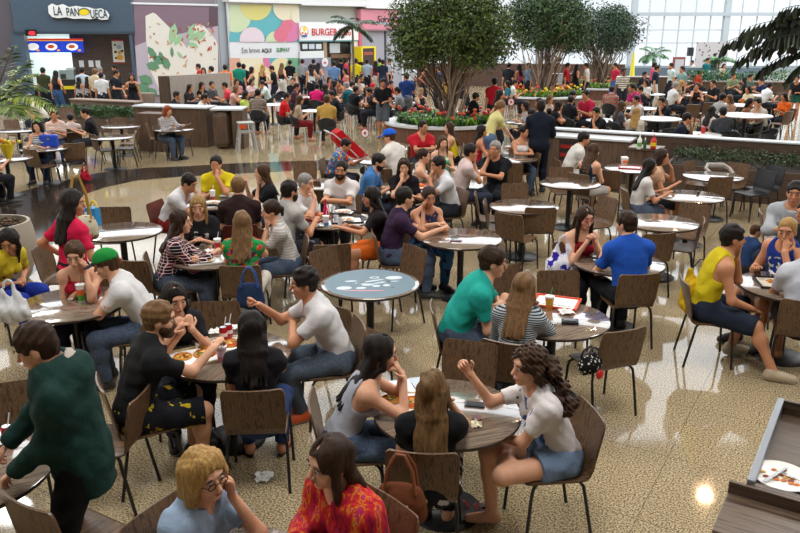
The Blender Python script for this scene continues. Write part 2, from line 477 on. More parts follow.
    def arm(s, i, t0=0, t1=2., dr=0, cut=False):
        f = s.fem; a, e, w = s.sh[i], s.el[i], s.wr[i]
        r = (.044, .037, .036, .024) if f else (.048, .040, .039, .028)
        L = [Ell(a, ((.045 if f else .051)+dr,)*3, k=.05)]
        q = min(t1, 1.); b = a+(e-a)*q
        L.append(Cap(a, b, r[0]+dr, r[0]+(r[1]-r[0])*q+dr*1.25, cut=cut and t1 <= 1, k=.04))
        if t1 > 1:
            q = t1-1; b = e+(w-e)*q
            L.append(Cap(e, b, r[2]+dr, r[2]+(r[3]-r[2])*q+dr, cut=cut, k=.03))
        return L
    def leg(s, i, t1=2., dr=0, cut=False):
        h, k, a = s.hip[i], s.kn[i], s.an[i]; f = s.fem
        q = min(t1, 1.); b = h+(k-h)*q
        L = [Cap(h, b, .092+dr*.6, .092+(.062-.092)*q+dr, cut=cut and t1 <= 1, k=.05)]
        if t1 > 1:
            q = t1-1; b = k+(a-k)*q; r2 = .06+(.038-.06)*q
            L.append(Cap(k, b, .06+dr, r2+dr*1.1, cut=cut, k=.03))
            if dr < .02:
                m = k+(a-k)*.33; L.append(Ell(m-.015*nrm(s.toe[i]-a), (.055+dr,)*3, k=.05))
        return L
    def head(s):
        B = s.HB; P = lambda x, y, z: s.c+B @ V3(x, y, z); f = s.fem
        L = [Cap(s.N-.02*s.U, s.c-.055*s.hu-.02*s.hf, .05 if f else .06, .046 if f else .055, k=.03),
             Ell(P(0, -.012, .028), (.074, .094, .092), B, k=.02),
             Ell(P(0, .022, -.045), (.056 if f else .06, .066, .075), B, k=.03),
             Ell(P(0, .064, -.098), (.024, .022, .02), B, k=.03),
             Ell(P(0, .070, .035), (.05, .022, .02), B, k=.02)]
        for g in (-1, 1):
            L += [Ell(P(g*.038, .055, -.028), (.026, .026, .03), B, k=.02), Ell(P(g*.074, -.008, -.012), (.010, .021, .033), B, k=.006)]
        L += [Cap(P(0, .090, .008), P(0, .108, -.03), .009, .0135, k=.012), Ell(P(0, .088, -.062), (.024, .014, .012), B, k=.01)]
        return L
    def head_sub(s):
        P = lambda x, y, z: s.c+s.HB @ V3(x, y, z)
        return [Ell(P(g*.033, .102, .004), (.020, .018, .013), s.HB, k=.012) for g in (-1, 1)]
    def palm(s, i):
        w = s.wr[i]; k = w+s.hd[i]*.085
        return [Cap(w, k, .026, .036, s.hn[i], .48, k=.02)]
    def foot(s, i):
        a, t = s.an[i], s.toe[i]
        return [Cap(a+V3(0, 0, -.03), t, .042, .03, k=.03), Ell(a-.03*nrm(t-a)+V3(0, 0, -.045), (.035, .035, .035), k=.03)]
    def fingers(s, mb, i):
        h, n = s.hd[i], s.hn[i]; w = s.wr[i]; cu = math.radians(s.cl[i])
        th = np.cross(h, n)*(1 if i == 1 else -1)      # towards the thumb
        for q, (o, l) in enumerate(((.75, .074), (.25, .084), (-.25, .078), (-.75, .060))):
            p = w+h*.078+th*o*.034; pts = [p-h*.03, p]; d = h.copy(); a = 0
            for f_ in (.45, .30, .25):
                a += cu*(.8 if f_ == .45 else 1.); d = h*math.cos(a)+n*math.sin(a); d = d+th*o*.10; p = p+nrm(d)*l*f_; pts.append(p)
            mb.tube(pts, [.0095, .0095, .009, .008, .0055], 6)
        p = w+h*.025+th*.028; d = nrm(h*.75+th*.65+n*.25); p2 = p+d*.042; p3 = p2+nrm(h+n*.5+th*.1)*.034
        mb.tube([p-th*.012, p, p2, p3], [.013, .013, .0105, .007], 6)
    def body(s, shoes=True):
        L = s.torso()
        for i in (0, 1): L += s.arm(i)+s.palm(i)+s.leg(i)+s.foot(i)
        return L+s.head()
def noisy(seed, amp, fr, zk=1.):
    r = np.random.default_rng(seed); K = r.normal(size=(5, 3))*fr*np.array([1, 1, zk]); ph = r.uniform(0, 6.3, 5)
    def f(X, Y, Z): 
        o = 0
        for k, p in zip(K, ph): o = o+np.sin(X*k[0]+Y*k[1]+Z*k[2]+p)
        return o*amp/2.2
    return f
def hair_prims(s, st, rng):
    P = lambda x, y, z: s.c+s.HB @ V3(x, y, z); B = s.HB
    if st == 'bald': return None
    thick = {'buzz': .001, 'cap': 0, 'short': .009, 'curly': .016, 'bob': .012}.get(st, .011)
    L = [Ell(P(0, -.016, .036), (.080+thick, .100+thick, .092+thick), B, k=.02)]
    back = lambda k: s.N+k
    low = -.088
    if st in ('short', 'buzz'): L.append(Ell(P(0, -.045, -.03), (.062, .058, .06), B, k=.03))
    dn = V3(0, 0, -1)
    bk = nrm(V3(*(-s.Fv[:2]), 0)); ux = s.Rv
    ub = s.U
    if st in ('long', 'wavy', 'longside', 'half'):
        len_ = .27 if st != 'half' else .22
        for q, x in enumerate((-.068, -.04, -.012, .016, .044, .07)):
            a = P(x*.9, -.06+abs(x)*.3, .01); b = s.N+ux*x*1.1+bk*(.08-abs(x)*.3)+ub*.03
            c_ = s.Cc+ux*x*1.2+bk*(.135-abs(x)*.2)-ub*(len_-.24)+V3(0, 0, rng.uniform(-.03, .02))
            L += [Cap(a, b, .036, .03, k=.02), Cap(b, c_, .028, .015 if st != 'wavy' else .022, k=.014)]
        for g in (-1, 1):
            a = P(g*.076, .005, .03); b = P(g*.086, .015, -.07)
            L += [Cap(a, b, .02, .021, k=.02)]
            if st == 'longside' or st == 'wavy' :
                e = s.sh[0 if g < 0 else 1]*.55+s.N*.45+s.Fv*.085-ub*.10; L += [Cap(b, e, .021, .02, k=.02), Cap(e, e-ub*.1+s.Fv*.02, .02, .012, k=.02)]
            else: L += [Cap(b, s.N+ux*g*.085+bk*.05, .021, .025, k=.02)]
        low = -.3
    elif st == 'bob':
        for x in (-.06, -.02, .02, .06): L += [Cap(P(x, -.055, .02), P(x*1.2, -.07, -.12), .05, .042, k=.04)]
        for g in (-1, 1): L += [Cap(P(g*.07, -.01, .05), P(g*.086, -.005, -.12), .034, .036, k=.04), Cap(P(g*.03, .04, .105), P(g*.08, .03, -.02), .024, .020, k=.03), Cap(P(g*.08, .03, -.02), P(g*.082, .02, -.10), .020, .018, k=.03)]
        low = -.3
    elif st == 'pony':
        a = P(0, -.095, .04); b = P(0, -.128, .0); c_ = P(0, -.115, -.19)
        L += [Cap(a, b, .022, .028, k=.012), Cap(b, c_, .027, .010, k=.015)]
    elif st == 'bun':
        L += [Ell(P(0, -.115, .05), (.042, .036, .04), k=.012)]
    elif st == 'curly':
        for q in range(64):
            t = rng.uniform(0, 1); x = rng.uniform(-.09, .09)
            base = P(x, -.06-rng.uniform(0, .06), .06)*(1-t)+(s.N+ux*x*2.0+bk*(.13+rng.uniform(-.02, .03))-ub*.10)*t
            L.append(Ell(base+rng.normal(size=3)*.018, (rng.uniform(.022, .034),)*3, k=.012))
        for g in (-1, 1): L.append(Cap(P(g*.078, -.01, .05), P(g*.09, -.04, -.08), .03, .034, k=.02))
        low = -.4
    n = s.HB @ nrm(V3(0, .8, -.6))
    face = [(s.c+s.HB @ V3(0, .052, 0.032), n)] if st not in ('x',) else []
    pl = [] if low < -.2 else [(P(0, 0, low), -s.hu)]
    return L, face, pl
def hairmesh(s, st, h, seed):
    rng = np.random.default_rng(seed)
    r = hair_prims(s, st, rng)
    if r is None: return None
    L, face, pl = r
    # the hairline: the face is cut free of hair, together with the ears for short hair
    P = lambda x, y, z: s.c+s.HB @ V3(x, y, z)
    sub = [Ell(P(0, .116, -.022), (.073, .088, .103), s.HB, k=.01)]
    if st in ('long', 'longside', 'half', 'wavy', 'curly'): sub.append(Cap(P(.012, .10, .085), P(.010, -.03, .146), .010, .008, k=.012))
    if st in ('short', 'buzz', 'pony', 'bun'): 
        for g in (-1, 1): sub.append(Ell(P(g*.085, .012, -.045), (.03, .05, .052), s.HB, k=.01))
    d = noisy(seed, {'curly': .010, 'wavy': .008, 'short': .005, 'buzz': .0015, 'bob': .0035, 'pony': .004, 'bun': .004, 'half': .006}.get(st, .005), {'curly': 75, 'wavy': 45, 'short': 75}.get(st, 70), {'curly': 1, 'short': .8, 'wavy': .45}.get(st, .16))
    return grow(L, h, sub=sub, planes=pl, disp=d)
def shirtmesh(s, st, h, seed):
    L = s.torso(); sub = []; pl = []
    up = s.U
    if st in ('tee', 'vneck', 'polo'): 
        for i in (0, 1): L += s.arm(i, t1=.66, dr=.004, cut=True)
    elif st == 'cap':
        for i in (0, 1): L += s.arm(i, t1=.36, dr=.004, cut=True)
    elif st in ('long', 'hood', 'blouse', 'suit'):
        for i in (0, 1): L += s.arm(i, t1=1.96 if st != 'blouse' else 1.8, dr=.006 if st != 'blouse' else .014, cut=True)
    for p in L[len(s.torso()):]: p.k = max(p.k, .055)
    r = {'tank': .115, 'vest': .105, 'strap': .13}.get(st, .078)
    L = L+[Cap(s.N-.01*up, s.N+.04*up, .06, .052, k=.03)] if st in ('polo', 'long', 'suit') else L
    if st not in ('hood',): sub.append(Ell(s.N+(.062 if r < .1 else .075)*up+.035*s.Fv, (r, r, r), k=.01))
    if st in ('vneck', 'blouse', 'polo', 'suit'): sub.append(Cap(s.N+.03*up+.08*s.Fv, s.Cc+.05*up+.16*s.Fv, .05, .018, k=.01))
    if st in ('tank', 'vest', 'strap'):
        rr = .085 if st != 'strap' else .10
        for i in (0, 1):
            g = -1 if i == 0 else 1
            o = s.sh[i]+g*.018*s.Rv; sub.append(Cap(o-.05*up, o+.1*up, rr, rr, k=.01))
    if st == 'strap':
        pl.append((s.Cc+.075*up, up))
    if st == 'hood':
        b = s.N-.115*s.Fv*1.0
        L += [Ell(b-.01*up, (.115, .06, .085), k=.04), Cap(s.N-.11*s.Rv-.06*s.Fv, s.N+.11*s.Rv-.06*s.Fv, .05, .05, k=.04), Cap(s.N-.07*s.Rv+.03*up, s.N+.07*s.Rv+.03*up, .06, .06, k=.03)]
        sub.append(Ell(s.N+.10*up+.02*s.Fv, (.088, .088, .088), k=.01))
    hem = s.P-(.05 if s.m == 'sit' else .20 if st == 'hood' else .12)*up
    if st == 'hood': L += [Cap(s.P+.1*up, s.P-.2*up, .152, .146, s.Fv, .84, k=.06), Cap(s.Cc, s.P, .158, .152, s.Fv, .82, k=.06), Cap(s.Cc+.1*up, s.Cc, .15, .16, s.Fv, .8, k=.06)]
    pl.append((hem, -up))
    n1 = noisy(seed, .004, 30); n2 = noisy(seed+1, .006, 17)
    d = lambda X, Y, Z: n1(X, Y, Z)-.8*np.abs(n2(X, Y, Z))+.002
    V, Q = grow(L, h, off=.010 if st not in ('hood', 'suit', 'blouse') else .02, sub=sub, planes=pl, disp=d)
    if st == 'strap':
        mb = MB()
        for g in (-1, 1): 
            mb.tube([s.Cc+.07*up+.11*s.Fv+g*.075*s.Rv, s.N-.02*up+.055*s.Fv+g*.085*s.Rv, s.N+.012*up+g*.09*s.Rv, s.N-.06*up-.085*s.Fv+g*.07*s.Rv, s.Cc+.04*up-.115*s.Fv+g*.06*s.Rv], .009, 5)
        return V, Q, mb
    return V, Q, None
def pantsmesh(s, st, h, seed):
    L = [Ell(s.P+V3(0, 0, -.005), (.168*s.wide, .125, .118), k=.05), Cap(s.P, s.P+.1*s.U, .152*s.wide, .145*s.wide, s.Fv, .76, k=.05)]
    t = {'long': 1.93, 'short': .88, 'hot': .42, 'bermuda': .98, 'skirt': .75}[st]; dr = {'long': .004, 'skirt': .012, 'bermuda': .018}.get(st, .012)
    for i in (0, 1): L += s.leg(i, t1=t, dr=dr, cut=True)
    if st == 'skirt': 
        m = (s.kn[0]+s.kn[1])/2; L.append(Cap(s.P, s.P+(m-s.P)*.8, .11, .10, V3(0, 0, 1), .7, k=.05))
    n1 = noisy(seed+5, .004, 26); n2 = noisy(seed+6, .006, 15)
    d = lambda X, Y, Z: n1(X, Y, Z)-.8*np.abs(n2(X, Y, Z))+.002
    pl = [(s.P+.10*s.U, V3(0, 0, 1) if s.m == 'sit' else s.U)]
    return grow(L, h, off=.011, planes=pl, disp=d)
# shared small parts -------------------------------------------------
def eye_mesh():
    mb = MB(); mb.ball((0, 0, 0), (.0140, .0110, .0068), 14, 10)
    mb.mi = [1 if (np.mean([mb.v[i][1] for i in f]) > .0062 and np.hypot(np.mean([mb.v[i][0] for i in f]), np.mean([mb.v[i][2] for i in f])) < .0085) else 0 for f in mb.f]
    return mb.mesh('eye', [plain('#b3a299', .4), plain('#140c08', .3)], True)
def brow_mesh(c='#1c120c'):
    mb = MB(); mb.tube([(-.021, 0, -.003), (-.008, .004, .003), (.008, .004, .003), (.021, -.002, -.002)], [.002, .0042, .004, .002], 6)
    return mb.mesh('eyebrow', plain(c, .7), True)
def mouth_mesh():
    mb = MB(); mb.ball((0, 0, .003), (.021, .008, .0045), 12, 6); mb.ball((0, 0, -.0045), (.018, .008, .005), 12, 6)
    return mb.mesh('mouth', plain('#9a4a44', .4), True)
EYE, BROW, MOUTH = eye_mesh(), brow_mesh(), mouth_mesh()
def shoe_mesh(kind):
    if kind == 'sandal':
        mb = MB(); out = [(.032*math.sin(a)*(1.0+.25*max(0, -math.cos(a))), .055-.125*math.cos(a)) for a in np.linspace(0, 2*PI, 20, endpoint=False)]
        mb.poly(out, -.085, -.066, 0)
        mb.tube([(-.036, .06, -.072), (-.012, .10, -.02), (.012, .10, -.02), (.036, .06, -.072)], .006, 5, 1)
        return mb.mesh('sandal', [plain('#191512', .6), plain('#b02a2a', .5)], False)
    A = V3(0, -.02, -.04); L = [Cap(V3(0, -.03, -.035), V3(0, .158, -.047), .048, .042, k=.03), Ell(V3(0, .06, -.03), (.042, .08, .042), k=.03), Cap(V3(0, -.02, -.03), V3(0, -.015, .0), .043, .045, k=.03)]
    if kind == 'boot': L.append(Cap(V3(0, -.02, 0), V3(0, -.01, .06), .046, .05, k=.03))
    V, Q = grow(L, .012, planes=[(V3(0, 0, -.083), V3(0, 0, -1))])
    me = mesh_np('shoe', V, Q, plain('#222222', .6)); me.materials.append(plain('#cfc8bc', .6))
    z = V[:, 2][Q].mean(1); me.polygons.foreach_set('material_index', (z < -.064).astype(np.int32)); return me
SHOE = {k: shoe_mesh(k) for k in ('shoe', 'sandal')}
SOLE = None
def put_face(o, s, brow='#1c120c', lips=True):
    M = Matrix([list(r) for r in s.HB]).to_euler()
    P = lambda x, y, z: tuple(s.c+s.HB @ V3(x, y, z))
    for g in (-1, 1):
        obj('eye', EYE, o, P(g*.033, .0805, .004), M)
        obj('eyebrow', BROW, o, P(g*.034, .0865, .030), M)
    if lips: obj('mouth', MOUTH, o, P(0, .0955, -.062), M)
def set_mat(o, m):
    """this object's own material on a shared mesh"""
    if not o.material_slots: return
    o.material_slots[0].link = 'OBJECT'; o.material_slots[0].material = m
SKINS = {'l': '#d9a585', 'm': '#c48a66', 't': '#a8714d', 'd': '#6b4530'}
BLK, DBR, BRN, LBR, BLO, GRY = ('#0d0a09', '#2a211c'), ('#1c120c', '#40291b'), ('#2e1d12', '#5f4128'), ('#4a331f', '#8a6a45'), ('#7a5628', '#c9a262'), ('#6b6663', '#a8a39d')
PEOPLE = []
CAMV = V3(0, 0, CAMH)
def person(ref, px, py, face, sh='tee', sc='#888888', pat='plain', c2='#ffffff', c3='#202020', pc='#22252e', pants='long', ppat='plain', pc2='#c9a21c', hair='short', hc=BLK,
           sk='m', s=1., shoe='shoe', shc='#2a2725', beard=None, glasses=None, label=None, chair='wood', nochair=False, capc=None, shirtname=None, res=None, facevis=None, **kw):
    rz = math.radians(face-90); R = np.array([[math.cos(rz), -math.sin(rz)], [math.sin(rz), math.cos(rz)]])
    F = Fig(**{k: v for k, v in kw.items() if not (isinstance(v, tuple) and v[0] == 'px')})
    base = at(px, py, F.c[2]*s)-R @ (F.c[:2]*s)
    for k, v in kw.items():      # hands and feet placed where the photo shows them
        if isinstance(v, tuple) and v[0] == 'px': q = R.T @ (at(v[1], v[2], v[3])-base)/s; kw[k] = (q[0], q[1], v[3]/s)
    F = Fig(**kw)
    dist = math.hypot(base[0], base[1]-0)
    h = res or min(.024, max(.0085, dist*.0017)); sd = (len(PEOPLE)*17+3) % 9973
    h /= s; k = s
    hw = h*.55; hb = (F.c-.15, F.c+.15, max(.0045, hw))
    mb = MB()
    if h < .0185:
        F.fingers(mb, 0); F.fingers(mb, 1)
    near = h < .019
    V, Q = grow(F.body(), h, sub=F.head_sub() if near else (), fine=[hb] if near else [(hb[0], hb[1], h*.8)])
    o = obj('person', mesh_np('person', V, Q, skin(SKINS[sk]), mb), None, (*base, 0), (0, 0, rz)); o.scale = (k, k, k)
    tag(o, label or ('person in '+ref), 'person')
    V, Q, ex = shirtmesh(F, sh, h*.95, sd)
    nm = shirtname or {'tee': 'shirt', 'tank': 'tank_top', 'vest': 'vest', 'strap': 'camisole', 'hood': 'hoodie', 'suit': 'jacket', 'blouse': 'blouse', 'polo': 'polo_shirt'}.get(sh, 'shirt')
    obj(nm, mesh_np(nm, V, Q, cloth(sc, pat, c2, c3), ex), o)
    V, Q = pantsmesh(F, pants, h, sd); nm = {'long': 'trousers', 'skirt': 'skirt'}.get(pants, 'shorts')
    obj(nm, mesh_np(nm, V, Q, cloth(pc, ppat, pc2)), o)
    if sh == 'hood':
        m_ = MB(); m_.tube([F.N+.085*F.Rv+.03*F.U+.04*F.Fv, F.N+.085*F.Rv+.06*F.U-.03*F.Fv, F.N+.045*F.Rv+.075*F.U-.085*F.Fv, F.N+.08*F.U-.10*F.Fv, F.N-.045*F.Rv+.075*F.U-.085*F.Fv, F.N-.085*F.Rv+.06*F.U-.03*F.Fv, F.N-.085*F.Rv+.03*F.U+.04*F.Fv], .036, 10); m_.obj('hood_lining', cloth('#b9aca4'), o, True)
    q = hairmesh(F, hair, h*.8 if near else h, sd)
    if q is not None: obj('hair', mesh_np('hair', q[0], q[1], hairm(*hc)), o)
    if capc: hat(o, F, capc)
    if shoe != 'none':
        for i in (0, 1):
            a, t = F.an[i], F.toe[i]; d = t-a; ang = math.atan2(-d[0], d[1])
            so = obj('shoe' if shoe == 'shoe' else 'sandal', SHOE[shoe], o, tuple(a), (0, 0, ang))
            if shoe == 'shoe': set_mat(so, plain(shc, .6))
    hfw = R @ F.hf[:2]; tc = -base/np.linalg.norm(base)
    vis = facevis if facevis is not None else hfw@tc > -.35
    if near and vis: put_face(o, F)
    if beard:
        P = lambda x, y, z: F.c+F.HB @ V3(x, y, z)
        V, Q = grow([Ell(P(0, .022, -.052), (.0625, .071, .078), F.HB), Ell(P(0, .068, -.102), (.034, .030, .028), F.HB), Ell(P(-.04, .045, -.065), (.028, .036, .036), F.HB), Ell(P(.04, .045, -.065), (.028, .036, .036), F.HB), Cap(P(-.026, .092, -.050), P(0, .102, -.044), .006, .009, k=.01), Cap(P(.026, .092, -.050), P(0, .102, -.044), .006, .009, k=.01)], h*.5, sub=[Ell(P(0, .05, .03), (.09, .12, .070), F.HB, k=.008), Ell(P(0, .105, -.066), (.022, .02, .007), F.HB, k=.004)],
                    planes=[(P(0, -.005, 0), -F.hf)])
        obj('beard', mesh_np('beard', V, Q, hairm(*beard)), o)
    if glasses:
        g = MB(); P = lambda x, y, z: tuple(F.c+F.HB @ V3(x, y, z))
        for e in (-1, 1):
            g.tube([P(e*.034+.021*math.cos(a), .101, .002+.016*math.sin(a)) for a in np.linspace(0, 2*PI, 13)], .0028, 5)
            g.tube([P(e*.055, .099, .006), P(e*.076, .06, .006), P(e*.078, -.005, .004)], .0024, 5)
        g.tube([P(-.012, .103, .004), P(.012, .103, .004)], .0025, 5)
        g.obj('glasses', plain(glasses, .3), o, True)
    PEOPLE.append(dict(o=o, F=F, base=base, R=R, face=face, ref=ref, s=s))
    if F.m == 'sit' and not nochair and chair: seat_for(base, face, ref, chair)
    return PEOPLE[-1]
def hat(o, F, col):
    P = lambda x, y, z: F.c+F.HB @ V3(x, y, z)
    flip = col.get('back', 0)
    V, Q = grow([Ell(P(0, -.014, .046), (.096, .115, .098), F.HB)], .012, planes=[(P(0, 0, .04), -nrm(F.hu))])
    c = obj('cap', mesh_np('cap', V, Q, cloth(col['c'])), o)
    g = 1; yaw = math.radians(col.get('yaw', 0)); mb = MB()
    pts = []
    for a in np.linspace(-1.1, 1.1, 9): pts.append((.082*math.sin(a), .075+.125*math.cos(a)))
    pts = pts+[(.07, .07), (-.07, .07)]
    mb.poly(pts, -.006, .006); mb.xf(Matrix.Rotation(yaw, 4, 'Z'))
    mb.v = [tuple(P(x, y-.01, .046+z-.25*max(0, math.hypot(x, y)-.09))) for x, y, z in mb.v]
    mb.obj('visor', cloth(col.get('v', col['c'])), c)
# ---------------------------------------------------------------- furniture
def chair_proto():
    """bent laminate shell on black tube legs"""
    r = thing('dining_chair', None, None)
    def sheet(path, w, th):
        mb = MB(); n = 9; ring = []
        for (y, z, ww, dx) in path:
            for side in (1, -1): pass
        # path: list of (y, z, halfwidth, curve)
        rows = len(path); Vt = []
        P = [np.array((y, z)) for y, z, _, _ in path]
        for i in range(rows):
            d = P[min(i+1, rows-1)]-P[max(i-1, 0)]; d = d/np.linalg.norm(d); nn = np.array((-d[1], d[0]))
            for sgn in (.5, -.5):
                for j in range(n):
                    x = (j/(n-1)*2-1); bow = path[i][3]*(x*x)
                    q = P[i]+nn*(sgn*th+bow); Vt.append((x*path[i][2], q[0], q[1]))
        F = []
        for i in range(rows-1):
            a = i*2*n; b = a+2*n
            for j in range(n-1):
                F += [(a+j, a+j+1, b+j+1, b+j), (a+n+j+1, a+n+j, b+n+j, b+n+j+1)]
            F += [(a, b, b+n, a+n), (a+n-1, a+2*n-1, b+2*n-1, b+n-1)]
        e = (rows-1)*2*n
        for j in range(n-1): F += [(j, n+j, n+j+1, j+1), (e+j, e+j+1, e+n+j+1, e+n+j)]
        mb.add(Vt, F); return mb
    back = [(-.205, .47, .198, -.004), (-.218, .50, .205, -.008), (-.23, .56, .212, -.014), (-.252, .66, .214, -.018), (-.272, .76, .213, -.018), (-.278, .79, .209, -.018), (-.2825, .808, .198, -.018), (-.2845, .815, .185, -.018)]
    sheet(back, 0, .013).obj('backrest', wood('Z'), r)
    seat = [(.205, .428, .165, 0), (.20, .437, .185, 0), (.185, .444, .196, 0), (.14, .448, .201, .003), (0, .446, .204, .006), (-.12, .443, .204, .008), (-.17, .446, .203, .006), (-.195, .458, .2, .002), (-.205, .47, .198, -.004)]
    sheet(seat, 0, .013).obj('seat', wood('Y'), r)
    fr = MB()
    for g in (-1, 1): fr.tube([(g*.165, .15, .425), (g*.165, -.14, .425)], .010, 6)
    for y in (.13, -.12): fr.tube([(-.165, y, .425), (.165, y, .425)], .010, 6)
    fr.obj('seat_frame', METAL(), r, True)
    for g in (-1, 1):
        for y, e in ((.13, .205), (-.12, -.235)):
            mb = MB(); k = 1 if y > 0 else -1
            mb.tube([(g*.165, y, .425), (g*.182, y+k*.02, .422), (g*.196, y+k*.038, .40), (g*.204, y+k*.048, .35), (g*.215, e, .0)], .0115, 7)
            mb.obj('leg', METAL(), r, True)
    return r
def bistro_proto(seatc, legc):
    r = thing('bistro_chair', None, None)
    mb = MB(); Vt = []; F = []; n = 15
    for z, rr, in ((.46, .20), (.60, .235), (.74, .25), (.78, .235)):
        for j in range(n):
            a = math.radians(180+180*j/(n-1)); zz = z+(.0 if z < .7 else -.13*abs(math.cos(a))**2)
            Vt.append((rr*1.08*math.cos(a), rr*math.sin(a)*.95-.01, zz))
    for i in range(3):
        for j in range(n-1): F.append((i*n+j, i*n+j+1, (i+1)*n+j+1, (i+1)*n+j))
    F2 = [tuple(reversed([q+len(Vt) for q in f])) for f in F]
    mb.add(Vt+[(x*.95, y*.95, z) for x, y, z in Vt], F+F2)
    mb.obj('backrest', plain(seatc, .6), r, True)
    rim = MB(); rim.tube([(.272*math.cos(a), .24*math.sin(a)-.01, .79-.13*math.cos(a)**2) for a in np.linspace(PI, 2*PI, 15)], .012, 6)
    rim.obj('back_rim', plain(seatc, .4), r, True)
    s = MB(); s.lathe([(.0, .43), (.20, .43), (.215, .445), (.205, .462), (0, .458)], n=20, cap=False); s.obj('seat', plain(seatc, .6), r, True)
    for x, y in ((-.17, .15), (.17, .15), (-.17, -.15), (.17, -.15)):
        l = MB(); l.tube([(x*.8, y*.8, .44), (x, y, .40), (x*1.2, y*1.25, 0)], .012, 6); l.obj('leg', plain(legc, .35), r, True)
    return r
TOPW = wood('X', '#54463c', '#8c7a6a', .12, .8, 1.8)
def table_proto(d, topmat, white=False):
    r = thing('table', None, None); R = d/2
    t = MB(); t.lathe([(0, .738), (R-.003, .738), (R, .736)], n=48, cap=False); t.lathe([(R-.03, .712), (0, .712)], n=48, cap=False)
    t.obj('tabletop', topmat, r, True)
    e = MB(); e.lathe([(R, .7365), (R+.003, .733), (R+.003, .718), (R-.004, .712), (R-.03, .712)], n=48, cap=False); e.obj('edge_band', plain('#3a2b22' if not white else '#cfd2d4', .4), r, True)
    c = MB(); c.lathe([(.16, .712), (.16, .700), (.04, .69), (.038, .03), (.05, .02)], n=14, cap=True); c.obj('column', METAL(), r, True)
    b = MB(); b.lathe([(.25, 0), (.25, .008), (.23, .02), (.05, .035)], n=28); b.obj('base', METAL(), r, True)
    return r
CH = chair_proto(); BI = bistro_proto('#1b1c20', '#d9dade'); BI2 = bistro_proto('#17181b', '#2a2b30')
LEA = copy_tree(CH); 
for k_ in kids(LEA):
    if k_.name.split('.')[0] in ('backrest', 'seat'): set_mat(k_, plain('#5e2a22', .35))
TB = table_proto(.95, TOPW); TBW = table_proto(.95, plain('#dfe2e4', .25), True)
USED = set()
def inst(proto, name, label, cat, loc, rz, group=None, s=1.):
    if id(proto) in USED: o = copy_tree(proto)
    else: o = proto; USED.add(id(proto))
    o.name = name; o.location = (loc[0], loc[1], loc[2] if len(loc) > 2 else 0); o.rotation_euler = (0, 0, rz); o.scale = (s, s, s)
    return tag(o, label, cat, group)
def unused():
    for p in (CH, BI, BI2, LEA, TB, TBW):
        if id(p) not in USED:
            for q in kids(p): bpy.data.objects.remove(q)
            bpy.data.objects.remove(p)
CKIND = {'wood': (CH, 'dining_chair', 'walnut chair'), 'bistro': (BI, 'bistro_chair', 'black bistro chair'), 'dark': (BI2, 'bistro_chair', 'black round chair'), 'leather': (LEA, 'dining_chair', 'burgundy leather chair')}
def seat_for(base, face, ref, kind, label=None):
    a = math.radians(face); p, n, w = CKIND[kind]
    loc = (base[0]+.07*math.cos(a), base[1]+.07*math.sin(a))
    words_ = ref.split()
    inst(p, n, label or ' '.join((w+' under the person in '+ref).split()[:16]), 'chair', loc, math.radians(face-90), 'chairs people are sitting on')
def chair(px, py, face, label, kind='wood', z=.80):
    a = math.radians(face); p, n, w = CKIND[kind]; b = at(px, py, z)
    bo = .275 if kind in ('wood', 'leather') else .24
    loc = (b[0]+bo*math.cos(a), b[1]+bo*math.sin(a))
    return inst(p, n, label, 'chair', loc, math.radians(face-90), 'empty chairs')
def table(px, py, label, kind='wood', rot=0, s=1.):
    b = at(px, py, .738)
    return inst(TB if kind == 'wood' else TBW, 'round_table' if 1 else '', label, 'table', b, math.radians(rot), 'round tables', s)
# ---------------------------------------------------------------- small things on tables (z of the table top = .738)
TT = .739
def lathe_thing(name, label, cat, loc, parts, group=None):
    r = thing(name, label, cat, loc, 0, group)
    for pn, prof, m, n in parts: 
        mb = MB(); mb.lathe(prof, n=n); mb.obj(pn, m, r, True)
    return r
def straw(r, x, y, z0, z1, c, dx=.02, dy=.01):
    mb = MB(); mb.tube([(x, y, z0), (x+dx, y+dy, z1)], .0035, 6); return mb.obj('straw', plain(c, .4), r, True)
def soda_can(loc, label, strawc='#f2f2f2'):
    r = lathe_thing('soda_can', label, 'can', loc, [('body', [(.024, 0), (.031, .008), (.032, .02), (.032, .10), (.027, .115), (.026, .119)], plain('#a3121c', .25), 18), ('lid', [(.025, .1185), (.024, .120), (0, .1195)], STEEL(), 18)])
    b = MB(); b.lathe([(.0323, .045), (.0323, .075)], n=18, cap=False); b.obj('label_band', plain('#e8d6d6', .35), r, True)
    straw(r, .005, 0, .10, .20, strawc); return r
def cup(loc, label, body='#e8e8ea', band='#3f9a3a', band2='#e0701c', strawc='#2f9a4a', lid='#eeeeee', h=.13):
    r = lathe_thing('drink_cup', label, 'cup', loc, [('body', [(.028, 0), (.040, h), (.041, h)], plain(body, .45), 20), ('lid', [(.043, h), (.043, h+.012), (.02, h+.018)], plain(lid, .35), 20)])
    for a, b_, c in ((.05, .42, band), (.42, .78, band2)):
        mb = MB(); mb.lathe([(.0285+.012*a, h*a), (.0285+.012*b_, h*b_)], n=20, cap=False); mb.obj('printed_band', plain(c, .45), r, True)
    straw(r, 0, 0, h, h+.09, strawc, .02, 0); return r
def glass_cup(loc, label, c='#7a2a20'):
    r = thing('cup', label, 'cup', loc); mb = MB(); mb.lathe([(.025, 0), (.034, .09), (.031, .09), (.028, .07), (0, .07)], n=16, cap=True); mb.obj('body', plain('#dfe3e6', .2), r, True)
    mb = MB(); mb.lathe([(.0285, .071), (0, .0715)], n=16, cap=False); mb.obj('drink', plain(c, .2), r); return r
